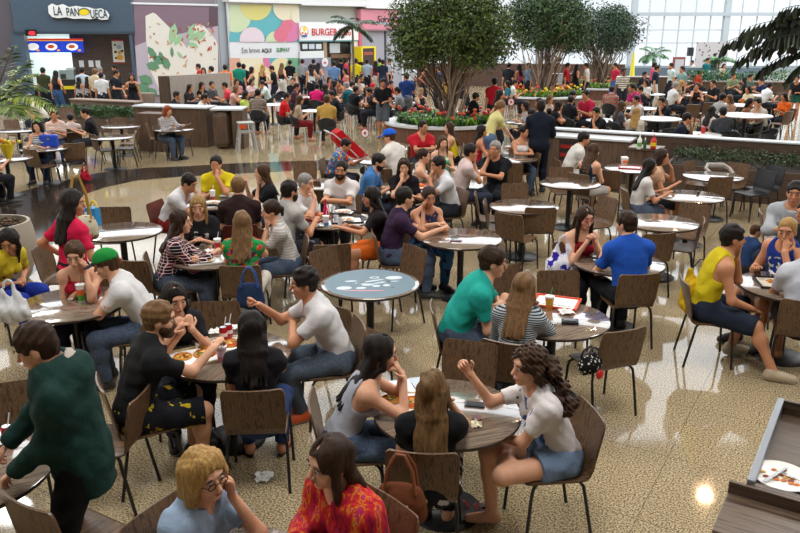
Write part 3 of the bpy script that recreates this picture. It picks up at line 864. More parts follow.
def pizza(parent, x, y, z, r0, rz=0, name='pizza'):
    mb = MB(); mb.lathe([(r0, 0), (r0*1.02, .006), (r0*.93, .014), (r0*.88, .010), (0, .010)], (x, y, z), 18); o = mb.obj(name, [cloth('#c78b3a', 'print', '#a9481c')], parent, True)
    t = MB()
    for q in range(9):
        a = random.uniform(0, 6.3); d = random.uniform(0, r0*.7); t.ball((x+d*math.cos(a), y+d*math.sin(a), z+.012), (.014, .014, .004), 8, 4, q % 3)
    t.obj('topping', [plain('#8e2414', .4), plain('#e4c15a', .5), plain('#41611e', .5)], o, True); return o
def tray(loc, rz, label, c='#e6e3dc', food='pizza', w=.40, d=.29, group=None, paper='#eeeeee'):
    r = thing('food_tray', label, 'tray', loc, rz, group)
    mb = MB(); mb.rbox((0, 0, .004), (w, d, .008), .003); 
    for s_, (cx, cy, dx, dy) in enumerate(((0, d/2, w, .012), (0, -d/2, w, .012), (w/2, 0, .012, d), (-w/2, 0, .012, d))): mb.rbox((cx, cy, .011), (dx, dy, .020), .004)
    mb.obj('tray_body', plain(c, .4), r)
    p = MB(); p.box((0, 0, .0095), (w-.05, d-.05, .002)); p.obj('paper_liner', plain(paper, .7), r)
    if food == 'pizza': pizza(r, .06, .0, .011, .085); pizza(r, -.1, .02, .011, .07, 0, 'pizza_slice')
    elif food == 'fries':
        f = MB()
        for q in range(22): f.box((random.uniform(-.12, .0), random.uniform(-.06, .06), .016+.004*random.random()), (.05, .008, .008), q % 2, random.uniform(0, 3))
        f.obj('fries', [plain('#d99a3a', .6), plain('#c8792a', .6)], r)
        g = MB(); g.rbox((.09, 0, .035), (.10, .10, .05), .02); g.obj('burger_box', plain('#d86a1e', .5), r)
    elif food == 'plate':
        plate(r, 0, 0, .011, .11)
    elif food == 'box':
        g = MB(); g.box((0, 0, .014), (w*.72, d*.6, .006)); g.obj('menu_sheet', plain('#d8dbde', .6), r)
    return r
def plate(parent, x, y, z, R, food=True, name='plate'):
    mb = MB(); mb.lathe([(R*.55, 0), (R*.62, .003), (R, .018), (R*.99, .021), (R*.65, .008), (0, .006)], (x, y, z), 36); o = mb.obj(name, plain('#e9e6df', .25), parent, True)
    if food:
        f = MB()
        for q in range(16):
            a = random.uniform(0, 6.3); d_ = random.uniform(R*.1, R*.6); f.ball((x+d_*math.cos(a), y+d_*math.sin(a), z+.010), (.016, .012, .005), 7, 4, q % 3)
        f.obj('food_scraps', [plain('#c4702a', .5), plain('#d9a14c', .5), plain('#8a3a1c', .5)], o, True)
    return o
def phone(loc, rz, label, c='#15161a'):
    r = thing('phone', label, 'phone', loc, rz); mb = MB(); mb.rbox((0, 0, .005), (.068, .135, .010), .004); mb.obj('phone_body', plain(c, .35), r); mb = MB(); mb.box((0, 0, .0102), (.058, .112, .0008)); mb.obj('screen', plain('#20242c', .08), r); return r
def napkin(loc, label, s=.08, seed=1, c='#ecebe8'):
    rng = np.random.default_rng(seed); n = 7; V_ = []; F = []
    for i in range(n):
        for j in range(n):
            V_.append(((i/(n-1)-.5)*s+rng.normal()*.006, (j/(n-1)-.5)*s+rng.normal()*.006, .006+abs(rng.normal())*s*.16))
    for i in range(n-1):
        for j in range(n-1): F.append((i*n+j, (i+1)*n+j, (i+1)*n+j+1, i*n+j+1))
    mb = MB(); mb.add(V_, F); o = mb.obj('crumpled_napkin', plain(c, .8), None, False, loc); return tag(o, label, 'napkin')
def bag_plastic(loc, rz, label, c, pat=None, h=.34, w=.26, seed=3, group=None):
    r = thing('plastic_bag', label, 'bag', loc, rz, group)
    prof = [Ell(V3(0, 0, h*.33), (w/2, w*.36, h*.34)), Ell(V3(.03, .02, h*.25), (w*.4, w*.38, h*.26)), Cap(V3(-w*.25, 0, h*.55), V3(-w*.14, 0, h*.95), w*.13, .016), Cap(V3(w*.25, 0, h*.55), V3(w*.14, 0, h*.95), w*.13, .016)]
    V_, Q = grow(prof, .011, disp=noisy(seed, .010, 40), planes=[(V3(0, 0, .004), V3(0, 0, -1))])
    obj('bag_body', mesh_np('bag_body', V_, Q, cloth(c, *(pat or ('plain',)))), r)
    t = MB(); 
    for g in (-1, 1): t.tube([(g*w*.14, 0, h*.93), (g*w*.11, 0, h*1.06), (0, 0, h*1.12)], .011, 6)
    t.obj('handle', cloth(c), r, True); return r
def text(parent, s, size, loc, rot, mat, ext=.006, bold=0, sx=1., align='LEFT', name='lettering', shear=0):
    cu = bpy.data.curves.new(name, 'FONT'); cu.body = s; cu.size = size; cu.extrude = ext; cu.offset = bold; cu.align_x = align; cu.shear = shear
    cu.materials.append(mat); o = obj(name, cu, None); bpy.context.view_layer.update()
    me = bpy.data.meshes.new_from_object(o.evaluated_get(bpy.context.evaluated_depsgraph_get())); me.name = name
    bpy.data.objects.remove(o); bpy.data.curves.remove(cu)
    o = obj(name, me, parent, loc, rot); o.scale = (sx, 1, 1); return o
# ---------------------------------------------------------------- plants
def leafcloud(mb, P, Nrm, size, rng, mi=(0, 1, 2), asp=.45):
    for p, n in zip(P, Nrm):
        a = nrm(np.cross(n, rng.normal(size=3))); b = np.cross(n, a); s = size*rng.uniform(.7, 1.3); f = n*s*.12
        mb.add([p-a*s*.5, p+b*s*asp*.5+f, p+a*s*.5, p-b*s*asp*.5+f], [(0, 1, 2), (0, 2, 3)], mi[int(rng.integers(len(mi)))])
LEAFM = lambda cs: [plain(c, .45, .4) for c in cs]
def frond(mb, o, d, L, droop, rng, leaf=.28, w=.03, n=16, mi=(0, 1), fat=1., stem=.012):
    """a pinnate palm leaf"""
    d = nrm(d); pts = []; p = np.array(o, float); u = d.copy()
    for i in range(n):
        pts.append(p.copy()); p = p+u*L/n; u = nrm(u+V3(0, 0, -droop/n*(1+i/n)))
    mb.tube(pts, list(np.linspace(stem, stem*.3, n)), 4, mi[0])
    for i in range(2, n):
        t = i/n; u = nrm(pts[i]-pts[i-1]); sd = nrm(np.cross(u, V3(0, 0, 1))); l = leaf*math.sin(PI*min(1, .18+t*.8))**.7
        for g in (-1, 1):
            for off in (0, .5):
                b = pts[i]-u*L/n*off; dd = nrm(sd*g*.9+u*.55+V3(0, 0, -.25+rng.uniform(-.15, .15))); wv = nrm(np.cross(dd, V3(0, 0, 1)))*w*fat*.5
                q = b+dd*l*.5+V3(0, 0, .01); e = b+dd*l+V3(0, 0, -l*.22)
                mb.add([b, q+wv, e, q-wv], [(0, 1, 2, 3)], mi[int(rng.integers(len(mi)))])
def bushy_tree(label, px, Y, cw, zb, zt, nleaf, seed, cols, leaf=.11, z0=.5, lab2=None):
    rng = np.random.default_rng(seed); x = wx(px, Y)
    r = thing('ficus_tree', label, 'tree', (x, Y, z0)); H = zt-z0
    # crown: lumps on a dome
    cz = (zb+zt)/2-z0; rx, rz_ = cw/2, (zt-zb)/2
    lumps = []
    for q in range(70):
        t = math.acos(rng.uniform(-.75, 1)); a = rng.uniform(0, 2*PI); k = rng.uniform(.55, .85)
        lumps.append((V3(rx*k*math.sin(t)*math.cos(a), rx*k*math.sin(t)*math.sin(a), cz+rz_*k*math.cos(t)), rng.uniform(.26, .4)*rx))
    P = []; Nn = []
    for q in range(nleaf):
        c, R = lumps[int(rng.integers(len(lumps)))]; n = nrm(rng.normal(size=3)); P.append(c+n*R*rng.uniform(.55, 1.05)); Nn.append(nrm(n+rng.normal(size=3)*.6+V3(0, 0, .3)))
    mb = MB(); leafcloud(mb, P, Nn, leaf, rng)
    mb.obj('crown', LEAFM(cols), r)
    for q in range(30):
        c, R = lumps[int(rng.integers(len(lumps)))]; st = V3(rng.uniform(-.25, .25), rng.uniform(-.25, .25), 0)
        mid = st*1.6+(c-st)*V3(.45, .45, .5)+rng.normal(size=3)*.06; b = MB()
        b.tube([st, (st+mid)/2+rng.normal(size=3)*.03, mid, (mid+c)/2+rng.normal(size=3)*.05, c], [.034, .028, .022, .016, .008], 5)
        for k in range(9):
            t = rng.uniform(.25, .9); o = mid+(c-mid)*t if t > .5 else st+(mid-st)*(t*2); e = o+(c-o)*.5+rng.normal(size=3)*V3(.28, .28, .14); b.tube([o, (o+e)/2+rng.normal(size=3)*.03, e], [.014, .011, .006], 4)
        b.obj('stem', plain('#a08a78', .8) if q % 3 else plain('#5f4c40', .8), r, True)
    return r
# ---------------------------------------------------------------- the hall
def granite():
    s = NT('granite_floor'); v = s.coord((1, 1, 1), (0, 0, math.radians(31)))
    n = s.noise(v, 75, 3, .8); n2 = s.noise(v, 1.1, 2)
    base = s.ramp(n, [(.38, '#2a2118'), (.45, '#6f604a'), (.5, '#a69372'), (.57, '#c5b491'), (.68, '#dccfb4')])
    v1 = s.coord((1, 1, 1)); sp = s.ramp(s.voro(v1, 38, 'Distance'), [(0, '#000000'), (.16, '#ffffff')])
    base = s.mix(.6, base, s.mix(sp, '#2a241c', base))
    base = s.mix(s.math('MULTIPLY', n2, .25), base, '#94805e')
    bt = s.node('ShaderNodeTexBrick', offset=0.0); bt.inputs['Scale'].default_value = 1
    bt.inputs['Mortar Size'].default_value = .0035; bt.inputs['Brick Width'].default_value = .91; bt.inputs['Row Height'].default_value = .91; bt.inputs['Bias'].default_value = 0
    v2 = s.coord((1, 1, 1), (0, 0, math.radians(31))); s.link(v2, bt.inputs['Vector'])
    base = s.mix(s.math('MULTIPLY', bt.outputs['Fac'], .7), base, '#5a4e3e')
    return s.fin(base, .06, .6)
mb = MB(); mb.box((6, 26, -.05), (64, 84, .1)); struct(mb.obj('floor', granite()))
def blackstone():
    s = NT('black_granite'); v = s.coord(); n = s.noise(v, 70, 3); return s.fin(s.ramp(n, [(.3, '#16130f'), (.6, '#3a322a'), (.75, '#5b5044')]), .1, .55)
outer = [(-8.9, 8.5), (-8.6, 10.5), (-8.2, 12.5), (-7.75, 14.2), (-7.3, 15.8), (-6.75, 17.1), (-5.9, 17.75), (-5.1, 17.95), (-3.9, 18.4), (-2.4, 18.75), (-.6, 19.1), (2, 19.4)]
inner = [(2, 18.2), (0.5, 17.95), (-1, 17.65), (-2.5, 17.35), (-3.67, 17.0), (-4.8, 16.65), (-5.6, 16.2), (-6.0, 15.5), (-6.2, 14.6), (-5.95, 13.2), (-5.35, 11.6), (-4.9, 10), (-4.7, 8.5)]
mb = MB(); mb.poly(outer[::-1]+inner[::-1], 0, .004); struct(mb.obj('trim_floor_band', blackstone()))
CEILM = plain('#dcdcd8', .8)
mb = MB(); mb.box((6, 2.5, 9.1), (64, 37, .2)); struct(mb.obj('ceiling', CEILM))
mb = MB(); mb.box((6, -15.5, 4.5), (64, .2, 9)); struct(mb.obj('wall_front', plain('#c9c7c2', .8)))
mb = MB(); mb.box((-25.5, 5, 4.5), (.2, 42, 9)); struct(mb.obj('wall_left', plain('#b9b4ae', .8)))
mb = MB(); mb.box((38, 5, 4.5), (.2, 42, 9)); struct(mb.obj('wall_right', plain('#c9c7c2', .8)))
# skylight beams over the atrium
for i, y in enumerate((31, 40, 49, 58)):
    mb = MB(); mb.box((6, y, 9.3), (64, .25, .4)); struct(mb.obj('trim_roof_beam', plain('#c3c9ce', .5)))
# ---- the line of shops, each bay a vertical plane hit by the sight lines
def wpt(px, Y): return np.array([wx(px, Y), Y])
class Bay:
    def __init__(s, p0, p1):
        s.p0 = np.array(p0, float); s.p1 = np.array(p1, float); d = s.p1-s.p0; s.L = np.linalg.norm(d); s.u = d/s.L; s.n = np.array([s.u[1], -s.u[0]])
        if s.n[1] > 0: s.n = -s.n
        s.rz = math.atan2(s.u[1], s.u[0])
    def hit(s, px, py, off=0):
        dx = (px-400)/FPX; dy = (266.5-py)/FPX; d = np.array([dx, dy*SP+CP]); dz = dy*CP-SP
        o = s.p0+s.n*off; t = (o@s.n)/(d@s.n); q = d*t-o; return q@s.u, CAMH+dz*t
    def pt(s, u, z, off=0):
        q = s.p0+s.u*u+s.n*off; return (q[0], q[1], z)
    def rect(s, x0, x1, y0, y1, off=0):
        u0, z0 = s.hit(x0, (y0+y1)/2, off); u1, z1 = s.hit(x1, (y0+y1)/2, off); zt = (s.hit(x0, y0, off)[1]+s.hit(x1, y0, off)[1])/2; zb = (s.hit(x0, y1, off)[1]+s.hit(x1, y1, off)[1])/2
        return min(u0, u1), max(u0, u1), zb, zt
    def box(s, name, mat, x0, x1, y0, y1, off=0, th=.06, parent=None, zb=None, zt=None):
        u0, u1, b, t = s.rect(x0, x1, y0, y1, off)
        b = zb if zb is not None else b; t = zt if zt is not None else t
        return s.ubox(name, mat, u0, u1, b, t, off, th, parent)
    def ubox(s, name, mat, u0, u1, b, t, off=0, th=.06, parent=None):
        c = s.pt((u0+u1)/2, 0, off-th/2); mb = MB(); mb.box((c[0], c[1], (b+t)/2), (u1-u0, th, t-b), 0, s.rz)
        return mb.obj(name, mat, parent)
    def flat(s, mb, P, off, mi=0):
        """outline in photo pixels laid flat on the plane, 4 mm thick"""
        V_ = []; 
        for o in (off, off-.004):
            for x, y in P: u, z = s.hit(x, y, off); V_.append(s.pt(u, z, o))
        n = len(P); mb.add(V_, [tuple(range(n)), tuple(range(2*n-1, n-1, -1))]+[(i, n+i, n+(i+1) % n, (i+1) % n) for i in range(n)], mi)
    def txt(s, parent, t, x0, x1, yb, yt, mat, off, name='lettering', bold=0, shear=0):
        """text whose letters fill the given photo rectangle"""
        u0, u1, b, tp = s.rect(x0, x1, yt, yb, off); p = s.pt(u0, b, off)
        o = text(parent, t, 1, p, (PI/2, 0, s.rz), mat, .004, bold, 1, name=name, shear=shear)
        bpy.context.view_layer.update(); w, h = o.dimensions.x, o.dimensions.y
        o.scale = ((u1-u0)/max(w, .01), (tp-b)/max(h, .01), 1); return o
A_, B_, C_, D_, E_, F_, G_ = wpt(-60, 32), wpt(134, 33), wpt(218, 35.9), wpt(228, 36.3), wpt(300, 39.3), wpt(362, 41.8), wpt(402, 44.5)
bAB, bBC, bCD, bDE, bEF, bFG = Bay(A_, B_), Bay(B_, C_), Bay(C_, D_), Bay(D_, E_), Bay(E_, F_), Bay(F_, G_)
SLATE = plain('#46586a', .5)
def bare(name, o): o.name = name; return o
# backing walls behind every bay
for q, (b, c, nm) in enumerate(((bBC, '#8c8088', 'mural'), (bCD, '#a3abb2', 'column'), (bDE, '#c9ccd0', 'hoarding'), (bEF, '#b3b5ab', 'grill'), (bFG, '#a9a9b2', 'pink'))):
    struct(b.ubox('wall_'+nm, plain(c, .7), -.05, b.L+.05, 0, 5.8, 0, .3))
g2 = wpt(400, 60); bG = Bay(G_, (g2[0]+.5, 60.5)); struct(bG.ubox('wall_far', plain('#d5d6d4', .7), 0, bG.L, 0, 5.8, 0, .3))
# white bulkhead over the shops
for b, x0, y0, x1, y1 in ((bDE, 228, 1, 300, 4.5), (bEF, 300, 4.5, 362, 7), (bFG, 362, 7, 402, 10)):
    z = (b.hit(x0, y0, .5)[1]+b.hit(x1, y1, .5)[1])/2; struct(b.ubox('trim_bulkhead', plain('#e3e3e4', .6), -.2, b.L+.2, z, 5.8, .5, .5))
# ---- pancake counter
sf = thing('shopfront', 'slate blue shopfront of the pancake counter with wood wall beside its serving hatch', 'shopfront', (*B_, 0))
def under(root, *os):
    bpy.context.view_layer.update()
    for o in os: 
        M = o.matrix_world.copy(); o.parent = root; o.matrix_parent_inverse = root.matrix_world.inverted()
u0, u1, zb, zt = bAB.rect(13, 134, 0, 33)
parts = [bAB.ubox('fascia', SLATE, u0, u1, zb, 5.8, .1, .5), bAB.box('post', SLATE, 13, 26, 33, 70, .1, .4, zb=0, zt=zb), bAB.box('post', SLATE, 130.5, 134, 33, 70, .1, .4, zb=0, zt=zb),
         bAB.box('fascia_lip', plain('#394652', .4), 13, 134, 31.5, 34, .14, .05)]
bAB2 = Bay(A_-bAB.n*1.0, B_-bAB.n*1.0); bAB3 = Bay(A_-bAB.n*3.2, B_-bAB.n*3.2)
WD = lambda: wood('X', '#3b302a', '#5f524a', .6, .3)
parts += [bAB2.box('wood_wall', WD(), 71, 133, 30, 70, 0, .15, zb=0), bAB3.ubox('kitchen_wall', plain('#cfe0da', .5), 0, bAB3.L+.5, 0, 4.2, 0, .1), bAB2.box('kitchen_ceiling', WHITE(), 10, 133, 27, 28, 0, .1)]
parts.append(bAB2.box('counter_front', plain('#1c1c20', .4), 20, 76, 90, 108, .5, .6, zb=0)); parts.append(bAB2.box('counter_edge', plain('#d9c527', .4), 20, 76, 86.5, 89.5, .55, .7))
under(sf, *parts)
# the panel left of the post
pl_ = bAB.ubox('wall_poster', plain('#5b5660', .5), 0, bAB.hit(13, 30)[0], 0, 5.8, -.1, .2); struct(pl_)
sg = thing('shop_sign', 'white cloud shaped sign lettered LA PANQUECA on the slate fascia', 'sign', (*bAB.pt(bAB.hit(80, 12)[0], bAB.hit(80, 12)[1], .2),))
mb = MB(); cl = []
for x, y in ((48, 6), (52, 3.5), (57, 5.5), (63, 4), (69, 7), (76, 5.8), (83, 7), (88, 7), (95, 9), (101, 8.2), (107, 11), (109.5, 15), (108, 19.5), (102, 20), (96, 18.2), (90, 19.3), (82, 18.5), (74, 19), (66, 17.2), (58, 18.2), (52, 17), (48.5, 13)): cl.append((x, y))
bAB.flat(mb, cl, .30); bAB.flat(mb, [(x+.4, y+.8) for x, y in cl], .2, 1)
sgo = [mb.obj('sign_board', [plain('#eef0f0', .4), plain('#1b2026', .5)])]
DK = plain('#27424c', .5)
mb = MB(); bAB.flat(mb, [(84+5*math.cos(a), 12.2+3.1*math.sin(a)) for a in np.linspace(0, 2*PI, 20)[:-1]], .325); bAB.flat(mb, [(84+5.8*math.cos(a), 11.6+3.6*math.sin(a)) for a in np.linspace(0, 2*PI, 20)[:-1]], .315, 1)
sgo.append(mb.obj('pancake_emblem', [plain('#f0d51e', .4), DK])); under(sg, *sgo)
tx = [bAB.txt(None, 'LA', 53, 61.5, 15.2, 6.2, DK, .32, bold=.01), bAB.txt(None, 'PAN', 66, 78.5, 16, 7.6, DK, .32, bold=.01), bAB.txt(None, 'UECA', 90, 107, 18, 9.3, DK, .32, bold=.01)]
under(sg, *tx)
mn = []
mbx = thing('menu_board', 'row of three lit blue menu boards over the pancake hatch', 'menu board', bAB2.pt(bAB2.hit(54, 46, .3)[0], bAB2.hit(54, 46, .3)[1], .3))
for k, (a, b, fc) in enumerate(((25.5, 41.5, '#e8e2da'), (41.8, 62, '#c2451f'), (62.3, 83, '#b55a22'))):
    mn.append(bAB2.box('panel', emit('#1c3fc0', .7), a, b, 38.5, 52.5, .35, .08)); mb = MB(); c = (a+b)/2
    bAB2.flat(mb, [(a, 38.5), (b, 38.5), (b, 40.2), (a, 40.2)], .362, 1); bAB2.flat(mb, [(a, 40.2), (b, 40.2), (b, 41), (a, 41)], .362, 2)
    bAB2.flat(mb, [(c-.5+6*math.cos(t), 46.8+3.6*math.sin(t)) for t in np.linspace(0, 2*PI, 17)[:-1]], .364, 0)
    bAB2.flat(mb, [(c-1+3.4*math.cos(t), 46.6+1.9*math.sin(t)) for t in np.linspace(0, 2*PI, 13)[:-1]], .368, 3); bAB2.flat(mb, [(b-3.5+1.6*math.cos(t), 50.3+1.1*math.sin(t)) for t in np.linspace(0, 2*PI, 10)[:-1]], .368, 2)
    mn.append(mb.obj('printed_dish', [emit('#f2f2f2', .7), emit('#d0321e', .6), emit('#f0a11e', .7), emit(fc, .6)]))
under(mbx, *mn)
ld = thing('queue_display', 'small red LED number display under the slate fascia', 'display', bAB.pt(bAB.hit(30, 33, .2)[0], bAB.hit(30, 33, .2)[1], .2))
ldp = [bAB.box('case', plain('#16161a', .4), 25, 36, 29.5, 36, .25, .08)]; ldp.append(bAB.txt(None, '480', 28.5, 35, 35, 31, emit('#ff2a3a', 1.5), .26, 'digits', .02)); under(ld, *ldp)
po = thing('poster', 'tall white food poster on the wood wall by the pancake counter', 'poster', bAB2.pt(bAB2.hit(118, 50)[0], bAB2.hit(118, 50)[1], .03)); mb = MB()
bAB2.flat(mb, [(111.5, 39.5), (123, 39.5), (125, 63), (113.5, 63)], .03); bAB2.flat(mb, [(111.5, 39.5), (123, 39.5), (123.2, 41), (111.6, 41)], .035, 1); bAB2.flat(mb, [(113.5, 62), (125, 62), (125, 63.2), (113.6, 63.2)], .035, 1)
for x, y, r_, m in ((120, 57.5, 3.2, 2), (115.5, 52, 1.5, 4), (119, 47, 2.6, 3), (122, 51, 1.5, 4), (115, 45, 1.2, 4), (116, 58, 1.3, 4), (119.5, 52.5, 2, 2)): bAB2.flat(mb, [(x+r_*math.cos(t), y+r_*.9*math.sin(t)) for t in np.linspace(0, 2*PI, 13)[:-1]], .036, m)
under(po, mb.obj('printed_sheet', [plain('#e4e4dc', .5), plain('#b8343a', .5), plain('#e0a020', .5), plain('#9db8c8', .5), plain('#33402a', .5)]))
for k, x in enumerate((81.5, 91, 98)):
    o = bAB2.box('paper_notice', plain('#dfe4e8', .6), x-2.4, x+2.4, 60.5, 67, .03, .01); tag(o, 'small white paper notice on the wood wall, %s from the poster' % ('third', 'second', 'first')[k], 'notice')
cm = thing('coffee_machine', 'grey steel coffee machine on the pancake counter', 'coffee machine', bAB2.pt(bAB2.hit(67, 82, .3)[0], bAB2.hit(67, 82, .3)[1], .3))
cmp_ = [bAB2.box('body', plain('#9fb0b4', .35, .5, .3), 59, 74, 70, 79.5, .3, .5), bAB2.box('hopper', plain('#c8d4d6', .2), 66, 74, 67.5, 70, .3, .3), bAB2.box('front_panel', plain('#3a4246', .3), 60.5, 66, 74, 79, .33, .04), bAB2.box('stand', plain('#22262a', .4), 58, 76, 79.5, 86.6, .3, .6)]
under(cm, *cmp_)
# ---- food mural
mu = thing('mural', 'food photograph mural of white wraps with green parsley on mauve', 'mural', (*bBC.pt(bBC.hit(168, 45)[0], 1.5, .04),))
mb = MB(); bBC.flat(mb, [(133.5, 5), (218, 7), (218, 95), (137, 95)], .05); bBC.flat(mb, [(131, 2.2), (218, 4.2), (218, 6), (131, 4)], .09, 2)
bk_ = mb.obj('backdrop_print', [plain('#7d6674', .55), plain('#cfc9cf', .5), plain('#e6e6e8', .5)])
mb = MB()
bBC.flat(mb, [(135, 46), (150, 40), (218, 26), (218, 95), (139, 95), (137, 70)], .055, 1)
bBC.flat(mb, [(145.5, 16), (153, 12.5), (156, 14), (176, 34), (190, 52), (196, 70), (192, 95), (162, 95), (150, 70), (146, 40)], .060, 0)
bBC.flat(mb, [(185, 55), (196, 23.5), (204, 26), (216, 40), (218, 46), (218, 95), (176, 95)], .063, 0); bBC.flat(mb, [(209, 7), (217.8, 7.2), (217.8, 26), (209, 26)], .056, 2)
bBC.flat(mb, [(174, 77), (188, 66), (218, 60), (218, 95), (172, 95)], .066, 0)
wr = mb.obj('wrap_print', [plain('#ddd8ce', .5), plain('#b3a8b4', .5), plain('#5b4450', .5)])
mb = MB(); rng_ = np.random.default_rng(4)
def leafpx(x, y, l, w, a, mi, off=.07):
    c, s = math.cos(a), math.sin(a); P = [(-l/2, 0), (-l*.2, -w*.5), (l*.2, -w*.55), (l/2, 0), (l*.2, w*.55), (-l*.2, w*.5)]; bBC.flat(mb, [(x+p*c-q*s, y+p*s+q*c) for p, q in P], off, mi)
for x, y, l, w, a, m in ((173, 34, 22, 7, -1.4, 1), (178, 40, 14, 5, -1.0, 1), (191, 32, 18, 6, -1.2, 1), (198, 36, 18, 8, -.5, 1), (193, 45, 12, 5, .4, 1), (152, 53, 16, 6, 1.0, 0), (158, 60, 14, 7, .6, 0), (166, 63, 15, 7, 1.2, 0), (153, 66, 14, 8, .3, 0), (146, 80, 16, 9, .5, 0), (143, 88, 14, 9, .1, 0), (161, 56, 10, 4, 1.3, 0), (172, 52, 11, 3, 1.5, 0), (180, 55, 9, 3, .9, 1), (152, 92, 12, 7, .4, 0)):
    leafpx(x, y, l, w, a, m)
lv = mb.obj('parsley_print', [plain('#5d8a6a', .55), plain('#96bf95', .55)])
mb = MB()
for k in range(60):
    x = rng_.uniform(150, 215); y = rng_.uniform(22, 74); leafpx(x, y, rng_.uniform(2, 6), rng_.uniform(.8, 1.8), rng_.uniform(0, 3), int(rng_.integers(2)), .072)
fl = mb.obj('filling_print', [plain('#b8503f', .5), plain('#c9a27a', .5)]); under(mu, bk_, wr, lv, fl)
# ---- balloon hoarding
ho = thing('hoarding', 'white hoarding printed with pastel circles reading Em breve AQUI', 'hoarding', (*bDE.pt(0, 0, .2),))
def clip(P, x0, x1, y0, y1):
    for ax_, v, sg_ in ((0, x0, 1), (0, x1, -1), (1, y0, 1), (1, y1, -1)):
        Q = []
        for i in range(len(P)):
            a, b = P[i], P[(i+1) % len(P)]; ia, ib = (a[ax_]-v)*sg_ >= 0, (b[ax_]-v)*sg_ >= 0
            if ia: Q.append(a)
            if ia != ib: t = (v-a[ax_])/(b[ax_]-a[ax_]); Q.append((a[0]+t*(b[0]-a[0]), a[1]+t*(b[1]-a[1])))
        P = Q
        if not P: return P
    return P
hp = [bDE.box('board', plain('#e2e3e6', .5), 228, 299.5, 2.5, 40, .2, .1, zb=0)]
pal = ['#d9cf7e', '#e6dcc0', '#e0cfd8', '#c9d7b0', '#d96f86', '#d67aa5', '#5fb0b8', '#7dbfc6', '#e7d6a8', '#d8a48e', '#6fa87e', '#b9d3cc', '#e3c3b0']
mb = MB(); off = .21
for y0, y1, cs in ((4.5, 41.8, [(262, 20, 60, 6), (238, 8, 15, 8), (236, 17, 15, 3), (256, 4, 16, 0), (285, 8, 12, 11), (288, 6, 15, 1), (252, 40, 12.5, 2), (276, 42, 10.5, 3), (290, 31, 11, 5), (281, 35, 7, 4), (287, 26, 6, 4), (298, 16, 7, 1), (270, 2, 3, 4)]),
                   (58, 95, [(262, 75, 60, 12), (236, 70, 16, 9), (256, 58, 16, 1), (262, 78, 14, 8), (272, 60, 9, 5), (284, 56, 15, 6), (282, 70, 12, 8), (296, 66, 10, 10), (244, 88, 14, 3), (276, 90, 12, 2)])):
    for x, y, r_, m in cs:
        P = clip([(x+r_*math.cos(t), y+r_*math.sin(t)*1.03) for t in np.linspace(0, 2*PI, 33)[:-1]], 229.5, 298.5, y0, y1); off += .0045
        if len(P) > 2: bDE.flat(mb, P, off, m)
hp.append(mb.obj('circle_print', [plain(c, .5) for c in pal]))
hp.append(bDE.txt(None, 'Em breve', 241.5, 259.5, 53, 47.5, plain('#7a7a7e', .5), .215)); hp.append(bDE.txt(None, 'AQUI', 261.5, 271.5, 52.5, 47.5, plain('#3a3a3e', .5), .215, bold=.02))
hp.append(bDE.txt(None, 'SUBWAY', 276, 290, 52, 47.5, plain('#3c8a4a', .5), .215, bold=.01, shear=.3))
under(ho, *hp)
# ---- burger counter
bs = thing('shopfront', 'white burger counter shopfront under red lettering', 'shopfront', (*bEF.pt(0, 0, 0),))
bp = [bEF.box('fascia', plain('#eeeef0', .4), 299.5, 360, 22, 40.5, .35, .3), bEF.box('fascia_lip', plain('#6f9aa0', .4), 299.5, 360, 40.2, 41.5, .36, .25), bEF.box('kitchen_back', plain('#3a3432', .6), 301, 355, 41.5, 60, .05, .05, zb=0),
      bEF.box('menu_board', plain('#1d2126', .3), 301, 323, 42, 50.5, .3, .06), bEF.box('menu_card', plain('#d3dade', .5), 302.5, 307.5, 44, 49, .31, .02), bEF.box('menu_card', plain('#c5d0da', .5), 309, 314.5, 44, 49, .31, .02), bEF.box('menu_card', plain('#d3dade', .5), 316, 321.5, 44, 49, .31, .02),
      bEF.box('counter_poster', plain('#e6e9e8', .5), 300, 324, 51, 58, .33, .05), bEF.box('counter', plain('#8f8d9c', .5), 300, 331, 58, 72, .4, .5, zb=0), bEF.box('steel_hood', plain('#c9cdd0', .3), 330, 340, 43, 53, .15, .1), bEF.box('oven', plain('#17181a', .3), 340, 352, 44, 54, .15, .1),
      bEF.box('post', plain('#e8e8e6', .5), 352.5, 358.5, 41, 70, .3, .2, zb=0), bEF.box('wood_panel', plain('#a58a6a', .5), 323.5, 327, 42, 60, .3, .1, zb=0), bEF.box('work_top', plain('#7a5a44', .5), 331, 352, 54, 58, .2, .3)]
under(bs, *bp)
bl = thing('shop_sign', 'red block lettering and round face emblem on the white burger fascia', 'sign', (*bEF.pt(.2, 3, .4),))
RED = plain('#cf1f1a', .4); lt = [bEF.txt(None, 'BURGER', 311.5, 337, 35.3, 28.2, RED, .37, bold=.012), bEF.txt(None, 'KING', 339, 350.5, 35.3, 28.2, RED, .37, bold=.012)]
mb = MB()
for x, y, a, b, m, o_ in ((304, 31.5, 4.4, 5.6, 0, .37), (304, 31, 3.7, 4.6, 1, .375), (304.5, 29, 1.6, 2.4, 2, .38), (302.6, 33, 1, .9, 3, .38), (305.6, 33.6, 1, .9, 3, .385), (304.4, 36, 3, 1.1, 4, .385)): bEF.flat(mb, [(x+a*math.cos(t), y+b*math.sin(t)) for t in np.linspace(0, 2*PI, 19)[:-1]], o_, m)
lt.append(mb.obj('face_emblem', [plain('#e07a26', .4), plain('#f0efe8', .4), plain('#f0d020', .4), plain('#d22a1e', .4), plain('#2a5aa8', .4)])); under(bl, *lt)
dsk = thing('round_sign', 'white round promotional disc on the burger counter', 'sign', (*bEF.pt(bEF.hit(325, 62, .5)[0], bEF.hit(325, 62, .5)[1], .5),)); mb = MB()
